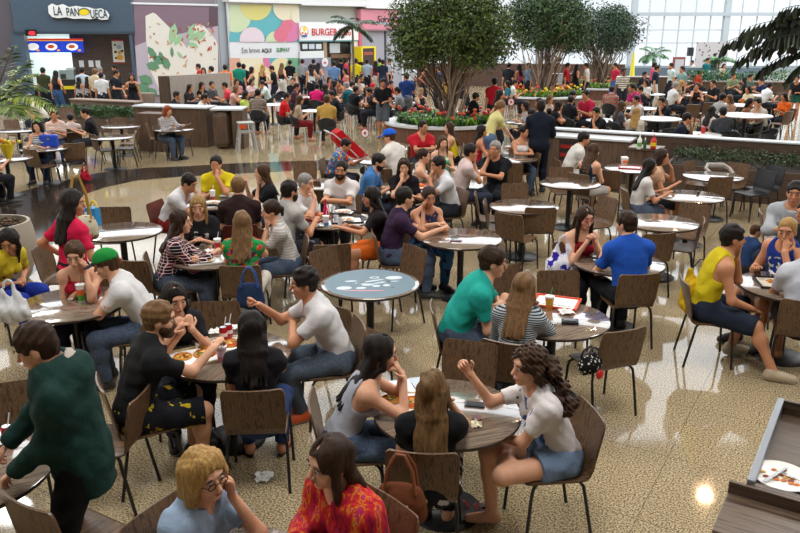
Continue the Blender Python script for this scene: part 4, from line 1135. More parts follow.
bEF.flat(mb, [(325+3.2*math.cos(t), 62.3+4.6*math.sin(t)) for t in np.linspace(0, 2*PI, 25)[:-1]], .52); bEF.flat(mb, [(325+1.5*math.cos(t), 62.8+1.4*math.sin(t)) for t in np.linspace(0, 2*PI, 15)[:-1]], .526, 1); under(dsk, mb.obj('disc', [plain('#e9e4e6', .5), plain('#d27a86', .5)]))
# ---- pink shop
pk = thing('shopfront', 'closed pink fascia shopfront with grey shutter beside the burger counter', 'shopfront', (*bFG.pt(0, 0, 0),))
pp = [bFG.box('fascia', plain('#cf7f90', .45), 361, 398, 9.5, 29.5, .3, .3), bFG.box('fascia_lip', plain('#7a5560', .4), 361, 398, 29.5, 31, .32, .2), bFG.box('fascia_rim', plain('#3a2a30', .5), 361, 398.5, 8.4, 9.7, .34, .3), bFG.box('shutter', plain('#9d9ba6', .5), 362, 385, 31, 60, .06, .05, zb=0), bFG.box('post', plain('#2d2d33', .5), 385, 386.5, 31, 60, .1, .1, zb=0), bFG.box('post', plain('#c2526e', .5), 359.5, 362, 24, 62, .3, .2, zb=0)]
under(pk, *pp)
pks = thing('shop_sign', 'black handwritten lettering with teal dash on the pink fascia', 'sign', (*bFG.pt(1, 3, .35),)); q = [bFG.txt(None, 'Sorvu', 377, 393.5, 22.5, 15.5, plain('#1b1518', .5), .32, bold=.01, shear=.15), bFG.box('underline', plain('#6fb0b4', .5), 378, 391, 23, 24.3, .32, .015)]; under(pks, *q)
ky = thing('kiosk', 'yellow framed dark kiosk in front of the grey shutter', 'kiosk', (*bFG.pt(bFG.hit(369, 50, .8)[0], 0, .8),)); q = [bFG.box('cabinet', plain('#3a2320', .5), 362.5, 375, 48, 62, .8, .5, zb=0), bFG.box('frame', plain('#e6cf1c', .4), 361.5, 376, 46.5, 48.2, .85, .55), bFG.box('frame', plain('#e6cf1c', .4), 374.4, 376, 48, 62, .85, .55), bFG.box('frame', plain('#e6cf1c', .4), 361.5, 363, 48, 62, .85, .55), bFG.box('shelf_goods', plain('#9a4a3a', .5), 364, 373, 52, 55, .82, .04)]; under(ky, *q)
# ---- glass wall of the atrium
GY = 60.; FR = plain('#b9c3c8', .45)
def glassm():
    s = NT('window_glass'); out = s.n['Material Output']; tr = s.node('ShaderNodeBsdfTransparent'); gl = s.node('ShaderNodeBsdfGlossy'); gl.inputs['Roughness'].default_value = .03
    tr.inputs['Color'].default_value = (.67, .68, .685, 1); mx = s.node('ShaderNodeMixShader'); mx.inputs[0].default_value = .06
    s.link(tr.outputs[0], mx.inputs[1]); s.link(gl.outputs[0], mx.inputs[2]); s.link(mx.outputs[0], out.inputs['Surface']); return s.m
xr = 40.
mb = MB(); mb.box(((xr+g2[0])/2, GY+.05, 3.25), (xr-g2[0], .02, 6.5)); win = struct(mb.obj('window_1', glassm()))
xs_ = [wx(p, GY) for p in (632.5, 725)]; bay_w = xs_[1]-xs_[0]; zb_, zt_ = wz(16, GY), wz(12.5, GY)
mb = MB(); x0 = xs_[0]-bay_w*4
mb.box(((xr+x0)/2, GY-.16, (zb_+zt_)/2), (xr-x0, .4, zt_-zb_)); struct(mb.obj('trim_transom', plain('#aab5bc', .45)))
for k in range(-3, 4):
    xk = xs_[0]+bay_w*k
    if xk > xr or xk < g2[0]: continue
    mb = MB(); mb.box((xk, GY-.1, 3.25), (.42, .4, 6.5)); struct(mb.obj('trim_pillar', plain('#aeb9bf', .45)))
    mb = MB()
    for j in range(1, 6): mb.box((xk+bay_w*j/6, GY, 3.25), (.07, .12, 6.5))
    struct(mb.obj('trim_mullion', FR))
mb = MB()
for py in (30, 43): mb.box(((xr+x0)/2, GY, wz(py, GY)), (xr-x0, .10, .08))
for z in (6.45,): mb.box(((xr+x0)/2, GY, z), (xr-x0, .10, .08))
struct(mb.obj('trim_glazing_bar', FR))
mb = MB(); mb.box(((xr+g2[0])/2, GY-.2, .2), (xr-g2[0], .3, .4)); struct(mb.obj('baseboard_back', plain('#8d979c', .5)))
# ---- stage end of the hall
def lowwall(name, label, cat, p0, p1, h, th, mat, topm=None, topth=.05, over=.04, z0=0, group=None):
    """a straight low wall between two floor points"""
    p0 = np.array(p0); p1 = np.array(p1); d = p1-p0; L = np.linalg.norm(d); rz = math.atan2(d[1], d[0]); c = (p0+p1)/2
    r = thing(name, label, cat, (*c, 0), rz, group); mb = MB(); mb.box((0, 0, z0+(h-z0-(topth if topm else 0))/2), (L, th, h-z0-(topth if topm else 0))); mb.obj('body', mat, r)
    if topm: mb = MB(); mb.rbox((0, 0, h-topth/2), (L+over, th+2*over, topth), .012); mb.obj('ledge', topm, r)
    return r
WZ = wood('Z', '#3a2b22', '#6a5546', .45, .35); WX_ = wood('X', '#33261f', '#5d4a3d', .45, .35); LEDGE = plain('#c6cace', .3)
Yp = 46.
o = lowwall('stage_barrier', 'long blue grey barrier along the front of the stage', 'barrier', (wx(628, Yp), Yp), (wx(770, Yp), Yp), 0.92, .15, plain('#60707e', .5)); 
Ys = 53.
ba = thing('backdrop_banner', 'printed dotted banner behind the stage', 'banner', (wx(710, Ys), Ys, 0)); bb = Bay((wx(680, Ys), Ys), (wx(740, Ys), Ys))
def dotm():
    s = NT('dotted_banner'); v = s.coord((1, 1, 1)); d = s.voro(v, 4.5, 'Distance'); return s.fin(s.ramp(d, [(0, '#77686f'), (.3, '#77686f'), (.34, '#b9b6ba')]), .6)
q = [bb.box('sheet', dotm(), 696, 728, 42, 60, 0, .04, zb=0)]; under(ba, *q)
sp_ = thing('loudspeaker', 'black loudspeaker on a pole beside the stage banner', 'loudspeaker', (wx(691, 50), 50, 0)); bb = Bay((wx(680, 50), 50), (wx(740, 50), 50)); q = [bb.box('cabinet', plain('#22252a', .5), 688.7, 693.7, 47.5, 56, 0, .3), bb.box('pole', METAL(), 690.8, 691.6, 56, 70, -.1, .05, zb=0)]; under(sp_, *q)
Yb = 44.
sb = thing('menu_stand', 'upright white notice board in a dark red frame near the stage', 'notice board', (wx(680, Yb), Yb, 0)); bb = Bay((wx(650, Yb), Yb), (wx(700, Yb), Yb)); q = [bb.box('frame', plain('#8c4a48', .5), 673, 685, 57, 70, 0, .1, zb=.05), bb.box('sheet', plain('#b9bcc0', .5), 674.6, 683.4, 59.3, 76, .02, .03)]; under(sb, *q)
lowwall('planter_wall', 'brown wood planter wall below the stage barrier', 'planter', (wx(630, 37), 37), (wx(692, 37), 37), .95, .5, WX_, plain('#8d8078', .5))
lowwall('planter_wall', 'brown wood planter with leafy plants under the stage', 'planter', (wx(694, 35.5), 35.5), (wx(800, 35), 35), .85, .5, WX_, plain('#8d8078', .5))
# ---- the long ledge at the back of the near dining floor
d_ = np.array([.880, -.475]); nL = np.array([-.475, -.880])
L0 = np.array([3.37, 17.1]); L1 = L0+d_*8.2
lowwall('partition', 'long brown wood partition with white top ledge dividing the dining floors', 'partition', L0-nL*.12, L1-nL*.12, 1.0, .24, WX_, LEDGE, .04, .02)
def along(s, n): return L0+d_*s+nL*n
def runbox(name, label, cat, s0, s1, n0, n1, h, mat, topm=None, **k):
    a = along(s0, (n0+n1)/2); b = along(s1, (n0+n1)/2); return lowwall(name, label, cat, a, b, h, abs(n1-n0), mat, topm, **k)
def s_of(px, n, z):   # run position where a photo column meets the line at offset n
    best = min(np.linspace(-3, 9, 600), key=lambda s: abs(px-(400+FPX*(along(s, n)[0])/(along(s, n)[1]*CP+(CAMH-z)*SP)))); return best
sc = runbox('service_counter', 'wood service counter with white top and red shelf slots under the partition ledge', 'counter', s_of(552, .3, 1), s_of(634, .3, 1), .05, .55, .92, WZ, LEDGE)
mb = MB(); Lc = (s_of(634, .3, 1)-s_of(552, .3, 1)); mb.box((-Lc/2+.55, -.255, .62), (.55, .03, .42)); mb.obj('shelf_recess', plain('#1b1412', .6), sc)
mb = MB(); mb.box((-Lc/2+.55, -.275, .70), (.5, .02, .08)); mb.box((-Lc/2+.55, -.275, .52), (.5, .02, .08)); mb.obj('red_tray_stack', plain('#8c1f1c', .4), sc)
mb = MB(); mb.box((-Lc/2-.12, .0, .5), (.24, .62, 1.0)); mb.obj('end_post', WX_, sc)
cb = runbox('condiment_cabinet', 'small wood cabinet holding sauce bottles at the end of the hedge planter', 'cabinet', s_of(632, .6, .8)+.02, s_of(664, .6, .8), .60, 1.0, .85, WZ, wood('X', '#4a3a2e', '#7a6655'))
pl = runbox('hedge_planter', 'long dark wood planter box filled with hedge below the partition', 'planter', s_of(668, .9, .6), 8.2, .15, 1.22, .60, WX_)
mb = MB(); mb.box((0, .0, .601), (8.2-s_of(668, .9, .6)-.1, .95, .01)); mb.obj('soil', plain('#2a2018', .9), pl)
def hedge(label, P0, P1, w, z0, z1, n, seed, cols=('#23361f', '#31482a', '#3f5a33', '#1a2918'), leaf=.07):
    rng = np.random.default_rng(seed); P0 = np.array(P0); P1 = np.array(P1); d = P1-P0; L = np.linalg.norm(d); u = d/L; v = np.array([-u[1], u[0]]); mb = MB()
    t = rng.uniform(0, 1, n); q = rng.uniform(-.5, .5, n); top = z1-(z1-z0)*.25*rng.random(n); z = z0+(top-z0)*np.sqrt(rng.random(n))
    P = np.stack([P0[0]+d[0]*t+v[0]*q*w, P0[1]+d[1]*t+v[1]*q*w, z], 1); Nn = rng.normal(size=(n, 3))*.8+np.array([0, 0, .6]); Nn /= np.linalg.norm(Nn, axis=1)[:, None]
    leafcloud(mb, P, Nn, leaf, rng, (0, 1, 2, 3), .4); o = mb.obj('hedge', LEAFM(cols)); return tag(o, label, 'hedge', None, 'stuff')
hedge('low dark green hedge growing in the long planter', along(s_of(668, .9, .6)+.1, .68), along(8.1, .68), .95, .6, .88, 3600, 5)
# sauce bottles on the cabinet
cx_ = along((s_of(632, .6, .8)+s_of(664, .6, .8))/2, .8)
def bottle(px, py, z, label, c, cap, h=.2, r=.032, lab=None):
    p = at(px, py, z); b = lathe_thing('sauce_bottle', label, 'bottle', (*p, z), [('body', [(r*.9, 0), (r, .01), (r, h*.7), (r*.45, h*.85)], plain(c, .35), 14), ('cap', [(r*.4, h*.85), (r*.3, h), (.004, h*1.18)], plain(cap, .4), 12)])
    if lab: mb = MB(); mb.lathe([(r*1.02, h*.2), (r*1.02, h*.5)], n=14, cap=False); mb.obj('label_band', plain(lab, .5), b, True)
bottle(639, 149, .852, 'white squeeze bottle with green base on the condiment cabinet', '#dfe6de', '#e9efe9', .26, .045, '#69a03a'); bottle(644.5, 149, .852, 'dark green sauce bottle beside the white squeeze bottle', '#2f5a3a', '#cdd6cf', .2, .03)
bottle(653, 148.5, .852, 'red ketchup bottle with yellow label by the hedge', '#c01a14', '#b01510', .24, .055, '#e3c11e')
# ---- left hand counters
lowwall('planter_wall', 'low wood planter wall in front of the pancake counter queue', 'planter', (wx(68, 26.5), 26.3), (wx(134, 25.5), 25.2), .86, .35, wood('X', '#4a3a31', '#7b6759', .5), plain('#8d7a6c', .5))
p0, p1 = (wx(52, 25.2), 25.0), (wx(132, 24), 24.0)
lowwall('hedge_planter', 'wood planter box with dark hedge behind the redhead diner', 'planter', p0, p1, .40, .5, wood('X', '#3b2e26', '#66544a', .5)); hedge('dark hedge along the low wall before the pancake queue', p0, p1, .6, .38, .80, 2600, 8, ('#2a4622', '#3a5c2e', '#4a6c38', '#1f331b'), .1)
lowwall('service_counter', 'long wood counter with white top and rounded end left of the high chair', 'counter', (wx(132, 21.8), 21.8), (wx(205, 21.2), 21.2), 1.08, .6, WZ, LEDGE)
ce = thing('counter_end', 'rounded walnut end cabinet of the long counter beside the high chair', 'cabinet', (wx(223, 20.9), 20.9, 0)); mb = MB()
w_ = (wx(240.5, 20.9)-wx(206, 20.9))*.93; mb.rbox((-w_*.22, .1, .51), (w_*.54, .75, 1.02), .16); mb.obj('body', WZ, ce); mb = MB(); mb.box((w_*.33, .1, .51), (w_*.34, .7, 1.02)); mb.obj('side_panel', WZ, ce); mb = MB(); mb.box((w_*.12, .2, .51), (w_*.16, .5, 1.02)); mb.obj('recess', wood('Z', '#1f1712', '#3b2e26'), ce); mb = MB(); mb.rbox((0, .1, 1.045), (w_*1.02, .8, .05), .01); mb.obj('ledge', LEDGE, ce)
lowwall('wood_block', 'square wood cabinet behind the redhead diner', 'cabinet', (wx(133, 20.6), 20.6), (wx(158, 20.4), 20.4), .98, .5, WZ)
lowwall('screen_wall', 'pale plank screen wall between the mural and the black benches', 'screen', (wx(164, 27), 27), (wx(226, 29), 29), 1.55, .12, wood('Z', '#8d8276', '#a89d92', .6)); lowwall('screen_end', 'dark square end post of the pale screen wall', 'post', (wx(153.5, 26.8), 26.8), (wx(163.5, 26.9), 26.9), 1.55, .3, wood('Z', '#3d2f27', '#5b4a3e'))
for k, (a, b, Y, lb) in enumerate(((178, 214, 24.2, 'black padded bench along the pale screen wall'), (176, 206, 22.6, 'black padded bench behind the long counter'), (120, 146, 27.5, 'grey wood bench back under the parsley mural'))):
    r = thing('bench', lb, 'bench', ((wx(a, Y)+wx(b, Y))/2, Y, 0)); Lb = wx(b, Y)-wx(a, Y); m_ = plain('#17171a', .45) if k < 2 else wood('Z', '#7a6a5e', '#968779'); mb = MB(); mb.rbox((0, 0, .42), (Lb, .5, .12), .04); mb.obj('seat', m_, r); mb = MB(); mb.rbox((0, .25, .68), (Lb, .1, .5), .04); mb.obj('backrest', m_, r); mb = MB(); mb.box((0, .05, .18), (Lb*.95, .4, .36)); mb.obj('plinth', plain('#222222', .6), r)
# ---- round tree planters
def tree_planter(px, pyf, R, label, Rz=.5):
    f = at(px, pyf, Rz); c = f+np.array([0, R]); x = wx(px, c[1])
    r = thing('round_planter', label, 'planter', (x, c[1], 0)); mb = MB(); mb.lathe([(R-.06, 0), (R-.06, Rz-.05)], n=48, cap=False); mb.obj('wood_side', wood('Z', '#4a3026', '#7d5a48'), r, True); mb = MB(); mb.lathe([(R-.32, Rz-.08), (R-.32, Rz), (R+.02, Rz), (R+.02, Rz-.06), (R-.06, Rz-.06)], n=48, cap=False); mb.obj('rim', plain('#d5d7da', .35), r, True)
    mb = MB(); mb.lathe([(R-.32, Rz-.06), (0, Rz-.04)], n=32, cap=False); mb.obj('soil', plain('#2e241b', .9), r); return x, c[1]
def bedding(label, x, y, R, z, n, seed, cols, fl, nf):
    rng = np.random.default_rng(seed); mb = MB()
    for q in range(n):
        a = rng.uniform(0, 2*PI); d = R*math.sqrt(rng.uniform(.2, 1)); p = V3(x+d*math.cos(a), y+d*math.sin(a), z); m = int(rng.integers(len(cols)))
        for b in range(7):
            t = rng.uniform(0, 2*PI); l = rng.uniform(.14, .34); o = V3(math.cos(t), math.sin(t), 0); w = V3(-o[1], o[0], 0)*.022
            mb.add([p-w*.4, p+o*l*.45+V3(0, 0, l*.75)-w, p+o*l+V3(0, 0, l*.72), p+o*l*.45+V3(0, 0, l*.75)+w, p+w*.4], [(0, 1, 2, 3, 4)], m)
    for q in range(nf):
        a = rng.uniform(0, 2*PI); d = R*math.sqrt(rng.uniform(.2, 1)); mb.ball((x+d*math.cos(a), y+d*math.sin(a), z+rng.uniform(.2, .42)), (.06, .06, .05), 7, 4, len(cols)+int(rng.integers(len(fl))))
    o = mb.obj('bedding_plants', LEAFM(list(cols)+list(fl))); return tag(o, label, 'plants', None, 'stuff')
xa, ya = tree_planter(446, 128, 1.75, 'round wood planter with white rim under the biggest ficus')
bushy_tree('biggest ficus tree with many pale stems in the round planter', 452, ya, 3.75, wz(70, ya), wz(-9, ya), 24000, 11, ('#34451c', '#4d612a', '#647a32', '#243217'), .12, .45)
bedding('green bedding plants with red flowers around the biggest ficus', xa, ya, 1.4, .46, 200, 3, ('#4f8a2a', '#6fae34', '#2f5a22', '#8ab53a'), ('#b8281e', '#d8562a'), 40)
xb, yb = tree_planter(545, 98, 1.9, 'round planter of yellow and red flowers under the middle ficus')
bushy_tree('middle ficus tree with bare pinkish stems behind the flower bed', 546, yb, 3.7, wz(52, yb), wz(-5, yb), 17000, 12, ('#24361f', '#375029', '#46602f', '#18261a'), .135, .45)
bedding('yellow and red flower bed under the middle ficus', xb, yb, 1.6, .46, 170, 4, ('#5a8a2a', '#7dab30', '#c9b52a', '#37601f'), ('#c8301e', '#e0701e', '#e8c81e'), 80)
xc, yc = tree_planter(598, 89, 2.2, 'round planter with white rim under the smallest ficus')
bushy_tree('smallest dark ficus tree before the glass wall', 603, yc, 3.6, wz(58, yc), wz(7, yc), 13000, 13, ('#1d3020', '#2a4328', '#38522e', '#13211a'), .13, .45)
bedding('lime green plants with red flowers under the smallest ficus', xc, yc, 1.9, .46, 200, 6, ('#6f9a2f', '#8fbb3a', '#3f6a24', '#a9c040'), ('#c8302a', '#e0562a'), 36)
lowwall('partition', 'brown wood partition seen between the tree stems', 'partition', (wx(404, 45), 45), (wx(628, 43), 43), 1.25, .3, wood('X', '#3a2620', '#5f463a', .6), plain('#8d8078', .5))
br = thing('steel_bin_cabinet', 'brown cabinet with grey steel door seen between the tree stems', 'cabinet', (wx(561, 36), 36.4, 0)); bb = Bay((wx(540, 36), 36), (wx(590, 36), 36)); under(br, bb.box('body', wood('Z', '#3a2620', '#5a3f33'), 549, 574, 74, 91, 0, .8, zb=0), bb.box('steel_door', plain('#9fa3a8', .35), 557.5, 566.5, 74.5, 91, .03, .04, zb=.05))
# ---- palms
def palm(label, x, y, ztop, nf, L, seed, cols, leaf=.28, w=.03, fat=1., stem=.012, trunk_r=.07, z0=0, cond=None, elev=(.2, 1.2), droop=1.6):
    rng = np.random.default_rng(seed); r = thing('palm_tree', label, 'palm', (x, y, z0)); mb = MB()
    mb.tube([(0, 0, 0), (.02, .01, (ztop-z0)*.5), (0, 0, ztop-z0)], [trunk_r*1.2, trunk_r, trunk_r*.8], 10); mb.obj('trunk', plain('#6d5d48', .8), r, True)
    for k in range(nf):
        a = 2*PI*k/nf+rng.uniform(-.25, .25); e = rng.uniform(*elev)
        if cond and not cond(a): continue
        f = MB(); frond(f, (0, 0, ztop-z0), V3(math.cos(a)*math.cos(e), math.sin(a)*math.cos(e), math.sin(e)), L*rng.uniform(.8, 1.15), droop*rng.uniform(.7, 1.2), rng, leaf, w, 16, (0, 1), fat, stem); f.obj('frond', LEAFM(cols), r)
    return r
palm('slim feather palm in front of the burger fascia', wx(352.5, 36), 36, wz(26, 36), 12, 1.25, 21, ('#1f3522', '#3a5738'), .36, .05, 1.2, .016, .055, droop=1.1, elev=(-.1, 1.0))
px_, py__ = at(-7, 222, .78)
pt = thing('plant_pot', 'big round beige pot filled with bark chips', 'pot', (px_, py__, 0)); mb = MB(); mb.lathe([(.30, 0), (.36, .08), (.45, .35), (.47, .52), (.44, .70), (.42, .78), (.385, .78), (.38, .70)], n=36); mb.obj('body', plain('#9b8f80', .6), pt, True)
mb = MB(); rg = np.random.default_rng(2); mb.lathe([(.39, .70), (0, .71)], n=24, cap=False)
for k in range(150):
    a = rg.uniform(0, 6.3); d = .37*math.sqrt(rg.random()); mb.ball((d*math.cos(a), d*math.sin(a), .715+rg.uniform(0, .03)), (rg.uniform(.02, .04), rg.uniform(.015, .03), .015), 6, 4, int(rg.integers(3)))
tag(mb.obj('bark_chips', [plain('#33221a', .8), plain('#6b4a2c', .8), plain('#1d1410', .8)], pt), None, None, None, 'stuff')
def p3(px, py, Y): return V3(wx3(px, py, Y), Y, wz(py, Y))
def wx3(px, py, Y): z = wz(py, Y); return (px-400)/FPX*(Y*CP+(CAMH-z)*SP)
def frond_to(mb, a, e, rise, rng, leaf, w, mi=(0, 1), stem=.012, hang=.25, n=18):
    """a palm leaf whose spine arcs from a to e"""
    m = (a+e)/2+V3(0, 0, rise); ts = np.linspace(0, 1, n); pts = [a*(1-t)**2+m*2*t*(1-t)+e*t*t for t in ts]
    mb.tube(pts, list(np.linspace(stem, stem*.3, n)), 4, mi[0])
    for i in range(2, n):
        t = ts[i]; u = nrm(pts[i]-pts[i-1]); sd = nrm(np.cross(u, V3(0, 0, 1))); l = leaf*math.sin(PI*min(1, .2+t*.78))**.6; st_ = np.linalg.norm(pts[i]-pts[i-1])
        for g in (-1, 1):
            for off in (0, .5):
                b = pts[i]-u*st_*off; dd = nrm(sd*g*.9+u*.6+V3(0, 0, -hang+rng.uniform(-.2, .2))); wv = nrm(np.cross(dd, V3(rng.normal()*.4, rng.normal()*.4, 1)))*w*.5
                mb.add([b, b+dd*l*.55+wv, b+dd*l+V3(0, 0, -l*.15), b+dd*l*.55-wv], [(0, 1, 2, 3)], mi[int(rng.integers(len(mi)))])
lp = thing('palm_tree', 'arching green palm fronds above the beige pot', 'palm', (px_, py__, .71)); mb = MB(); mb.tube([(px_, py__, .71), (px_-.02, py__, 1.3), p3(-10, 118, py__)], [.07, .055, .04], 10); tk = [mb.obj('trunk', plain('#6d5d48', .8), None, True)]
rg = np.random.default_rng(31)
for (x, y, dy, rise, lf) in ((56, 110, -.3, .42, .26), (48, 90, .3, .38, .26), (36, 74, 0, .25, .26), (30, 60, .5, .15, .26), (14, 46, -.4, .08, .24), (40, 120, -.7, .32, .26), (20, 118, -.9, .3, .26), (-30, 60, .2, .1, .3), (-50, 100, -.4, .3, .3), (20, 92, .8, .2, .28)):
    f = MB(); frond_to(f, p3(-10, 118, py__), p3(x, y, py__+dy), rise, rg, lf, .028); tk.append(f.obj('frond', LEAFM(('#3a5220', '#5f7a2c') if rg.random() < .6 else ('#56702a', '#8c9a3a')), None))
under(lp, *tk)
xf_, yf_ = wx(828, 19.5), 19.5
fp = thing('palm_tree', 'dark fishtail palm hanging over the far tables', 'palm', (xf_, yf_, 0)); mb = MB(); mb.tube([(xf_, yf_, 0), (xf_+.05, yf_, 1.5), (xf_, yf_, 3.3)], [.09, .075, .06], 10); tk = [mb.obj('trunk', plain('#5d5042', .8), None, True)]
def hang_frond(mb, a, e, rise, rng, leaf, w, n=17):
    m = (a+e)/2+V3(0, 0, rise); ts = np.linspace(0, 1, n); pts = [a*(1-t)**2+m*2*t*(1-t)+e*t*t for t in ts]; mb.tube(pts, list(np.linspace(.018, .006, n)), 4, 0)
    for i in range(2, n):
        u = nrm(pts[i]-pts[i-1]); sd = nrm(np.cross(u, V3(0, 0, 1)))
        for g in (-1, 1):
            l = leaf*rng.uniform(.7, 1.1); b = pts[i]-u*.05*g; dd = nrm(V3(0, 0, -1)+u*rng.uniform(.15, .5)+sd*g*rng.uniform(.05, .5)); wv = nrm(u-dd*(u@dd)+sd*g*.3)*w*.5
            mb.add([b, b+dd*l*.5+wv*.8, b+dd*l*.92+wv, b+dd*l*1.02, b+dd*l*.8-wv*.7, b+dd*l*.4-wv*.6], [(0, 1, 2, 3, 4, 5)], int(rng.integers(2)))
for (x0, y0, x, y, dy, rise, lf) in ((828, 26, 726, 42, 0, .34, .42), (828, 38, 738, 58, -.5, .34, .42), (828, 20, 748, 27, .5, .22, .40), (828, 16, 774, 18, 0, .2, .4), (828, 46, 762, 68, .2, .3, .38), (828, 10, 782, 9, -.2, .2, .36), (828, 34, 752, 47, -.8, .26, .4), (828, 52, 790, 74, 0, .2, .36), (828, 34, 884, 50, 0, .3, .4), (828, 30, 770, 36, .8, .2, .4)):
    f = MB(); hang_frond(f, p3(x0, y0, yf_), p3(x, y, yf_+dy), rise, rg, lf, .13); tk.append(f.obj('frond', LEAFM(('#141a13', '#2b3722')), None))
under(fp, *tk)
for k, (px, py, Y, n_, lb) in enumerate(((656, 55, 47, 12, 'small bright palm against the glass wall'), (723, 60, 45, 10, 'small palm beside the stage banner'))): palm(lb, wx(px, Y), Y, wz(py+2, Y), n_, 1.1, 40+k, ('#3f6a42', '#5a8a58'), .4, .05, 1.2, .014, .05)
rngp = np.random.default_rng(9)
for k in range(9):
    px = 698+k*11.5; Y = 35.3; mb = MB(); x = wx(px, Y); h = rngp.uniform(.25, .5)
    P = V3(x, Y, .85)+rngp.normal(size=(150, 3))*V3(.2, .12, .01)+np.stack([np.zeros(150), np.zeros(150), rngp.uniform(0, h, 150)], 1); Nn = [nrm(q) for q in rngp.normal(size=(150, 3))]; leafcloud(mb, P, Nn, .13, rngp)
    r = thing('leafy_plant', 'leafy shrub in the stage planter, %s from the notice board' % ('first', 'second', 'third', 'fourth', 'fifth', 'sixth', 'seventh', 'eighth', 'ninth')[k], 'plant', (x, Y, .85), 0, 'shrubs in the stage planter'); o = mb.obj('foliage', LEAFM(('#24452a', '#3b6a40', '#6a9a68')), None); under(r, o)
# ---------------------------------------------------------------- tables of the near dining floor
table(447, 411, 'walnut table with the open pizza box, between the grey tank top and curly haired diners', rot=20)
table(228, 353, 'walnut table with two pizza trays and red soda cans', rot=70)
table(-37, 472, 'walnut table under the soda can, cut off at the photo edge beside the green hoodie', rot=25)
table(73, 303, 'bare walnut table with one striped drink cup, beside the green cap', rot=20)
table(122, 231, 'empty grey shining table next to the shopper in pink', rot=0)
table(212, 256, 'crowded table between the plaid shirt and the green floral top', rot=40)
table(218, 202, 'table of the yellow shirt diner eating in the middle of the burgundy chairs', rot=10)
table(331, 220, 'table with pink bottle and cups before the bearded diner in white', rot=30)
table(322, 184, 'pale shining table behind the bearded diner in white', rot=0)
table(404, 187, 'food covered table of the diner in blue tee and the diner in dark blouse', rot=0)
table(461, 238, 'shining table with a phone in front of the diner in purple tee', rot=0)
table(512, 158, 'small far table of the diner in white camisole', rot=0)
table(524, 206, 'empty white shining table in the middle of empty walnut chairs', rot=0)
table(570, 183, 'empty white shining table before the couple by the service counter', rot=0)
table(690, 196, 'white shining table where two diners sit side by side', rot=0)
table(713, 176, 'white shining table by the hedge with grey booster seat', rot=0)
table(660, 222, 'empty white shining table behind the diner in bright blue tee', rot=0)
table(618, 262, 'table under the arms of the diner with red glasses', rot=0)
table(553, 318, 'walnut table with phone and fast food tray beside the teal polo', rot=30)
table(790, 286, 'table with loaded food tray beside the yellow tank top', rot=0)
tp = table(370, 283, 'round table printed with a pale blue and white advert', rot=8)
table(225, 592, 'table edge peeping in below the diner with blonde bob', rot=0)
table(45, 148, 'walnut table carrying a bright blue handbag', rot=0)
table(60, 131, 'small table with yellow lunch tray near the palm', rot=0)
table(112, 137, 'empty grey table right of the diner in black tee', rot=0)
table(121, 126, 'empty far table before the low hedge', rot=0)
table(174, 129, 'table where the redhead diner eats alone', rot=0)
table(424, 148, 'table of the diner in red polo by the tree planter', rot=0)
table(632, 168, 'table with red tray and orange carton beside the condiment cabinet', rot=0)
table(6, 158, 'table at the photo edge with yellow wrapped flowers', rot=0)
table(378, 160, 'pale table under the round red sign', rot=0)
# advert printed on one table top
mb = MB(); mb.lathe([(.44, .7388), (0, .739)], n=48, cap=False)
ad = mb.obj('advert_sticker', plain('#5f7683', .45, .35), tp)
mb = MB()
def disc(x, y, a, b, m, z=.7395, n=18, r=0): mb.add([(x+a*math.cos(t)*math.cos(r)-b*math.sin(t)*math.sin(r), y+a*math.cos(t)*math.sin(r)+b*math.sin(t)*math.cos(r), z) for t in np.linspace(0, 2*PI, n, endpoint=False)], [tuple(range(n))], m)
for x, y, a, b in ((-.26, -.12, .075, .05), (.25, .13, .085, .055), (.06, .16, .05, .035), (-.18, .08, .06, .02), (.0, .05, .16, .018), (.12, .0, .11, .016), (-.03, -.05, .06, .03), (-.1, -.14, .05, .03), (.05, -.1, .04, .03), (.15, -.09, .035, .03), (.2, .02, .09, .014), (-.08, .02, .05, .03)): disc(x, y, a, b, 0, r=.3 if a > .09 else 0)
disc(.06, .16, .03, .018, 1, .7398); disc(-.08, -.22, .2, .016, 2, .7396, r=-.15); disc(.2, -.16, .02, .014, 3, .7398)
mb.obj('advert_print', [plain('#c3ccd2', .45, .35), plain('#5f7683', .45, .35), plain('#c77b8d', .4), plain('#24303a', .4)], tp)
# ---------------------------------------------------------------- people of the near dining floor (head pixel, direction faced)
P = person
# bottom row
P('light blue polo with dark framed glasses, cheek resting on hand', 205, 474, -28, sh='polo', sc='#93a7c0', pc='#2b3040', hair='bob', hc=BLO, sk='l', fem=1, glasses='#2a1414', lean=20, hy=-12, hp=8, hr=8, L='cheek', R='tablein', s=.97, shirtname='polo_shirt')
P('red and pink tie dyed blouse looking down', 330, 462, 222, sh='blouse', sc='#b01c40', pat='tie', pc='#2a2226', hair='longside', hc=DBR, sk='l', fem=1, lean=16, hy=-10, hp=8, hr=-6, L='lap', R='tablein', s=1.0, Lc=60)
P('black tee with long wavy hair, seated with back turned at the pizza table', 433, 389, 88, sh='tee', sc='#121215', pc='#17171b', ppat='print', pc2='#b9b9bd', hair='wavy', hc=LBR, sk='l', fem=1, lean=1, hy=-24, hp=0, L='tablein', R='mouth', s=.92, shoe='sandal', nochair=True)
P('white tee and denim shorts holding one foot up on the chair', 529, 366, 190, sh='tee', sc='#d9d3d2', pat='chest', c2='#3a5a90', pc='#6f86a4', ppat='denim', pants='hot', hair='curly', hc=(DBR[0], '#5a4030'), sk='l', fem=1, lean=24, hy=6, hp=4, s=.98, shoe='none',
  R=('px', 470, 374, 1.03), Rc=45, RP=(.1, .1, -1), L=('px', 497, 437, .60), LP=(-1, -.1, -.3), Lc=50, LF=('px', 512, 440, .52), LKp=(-1, .3, -.05), LK=(.5, 1, 0), RF=('px', 492, 513, .085))
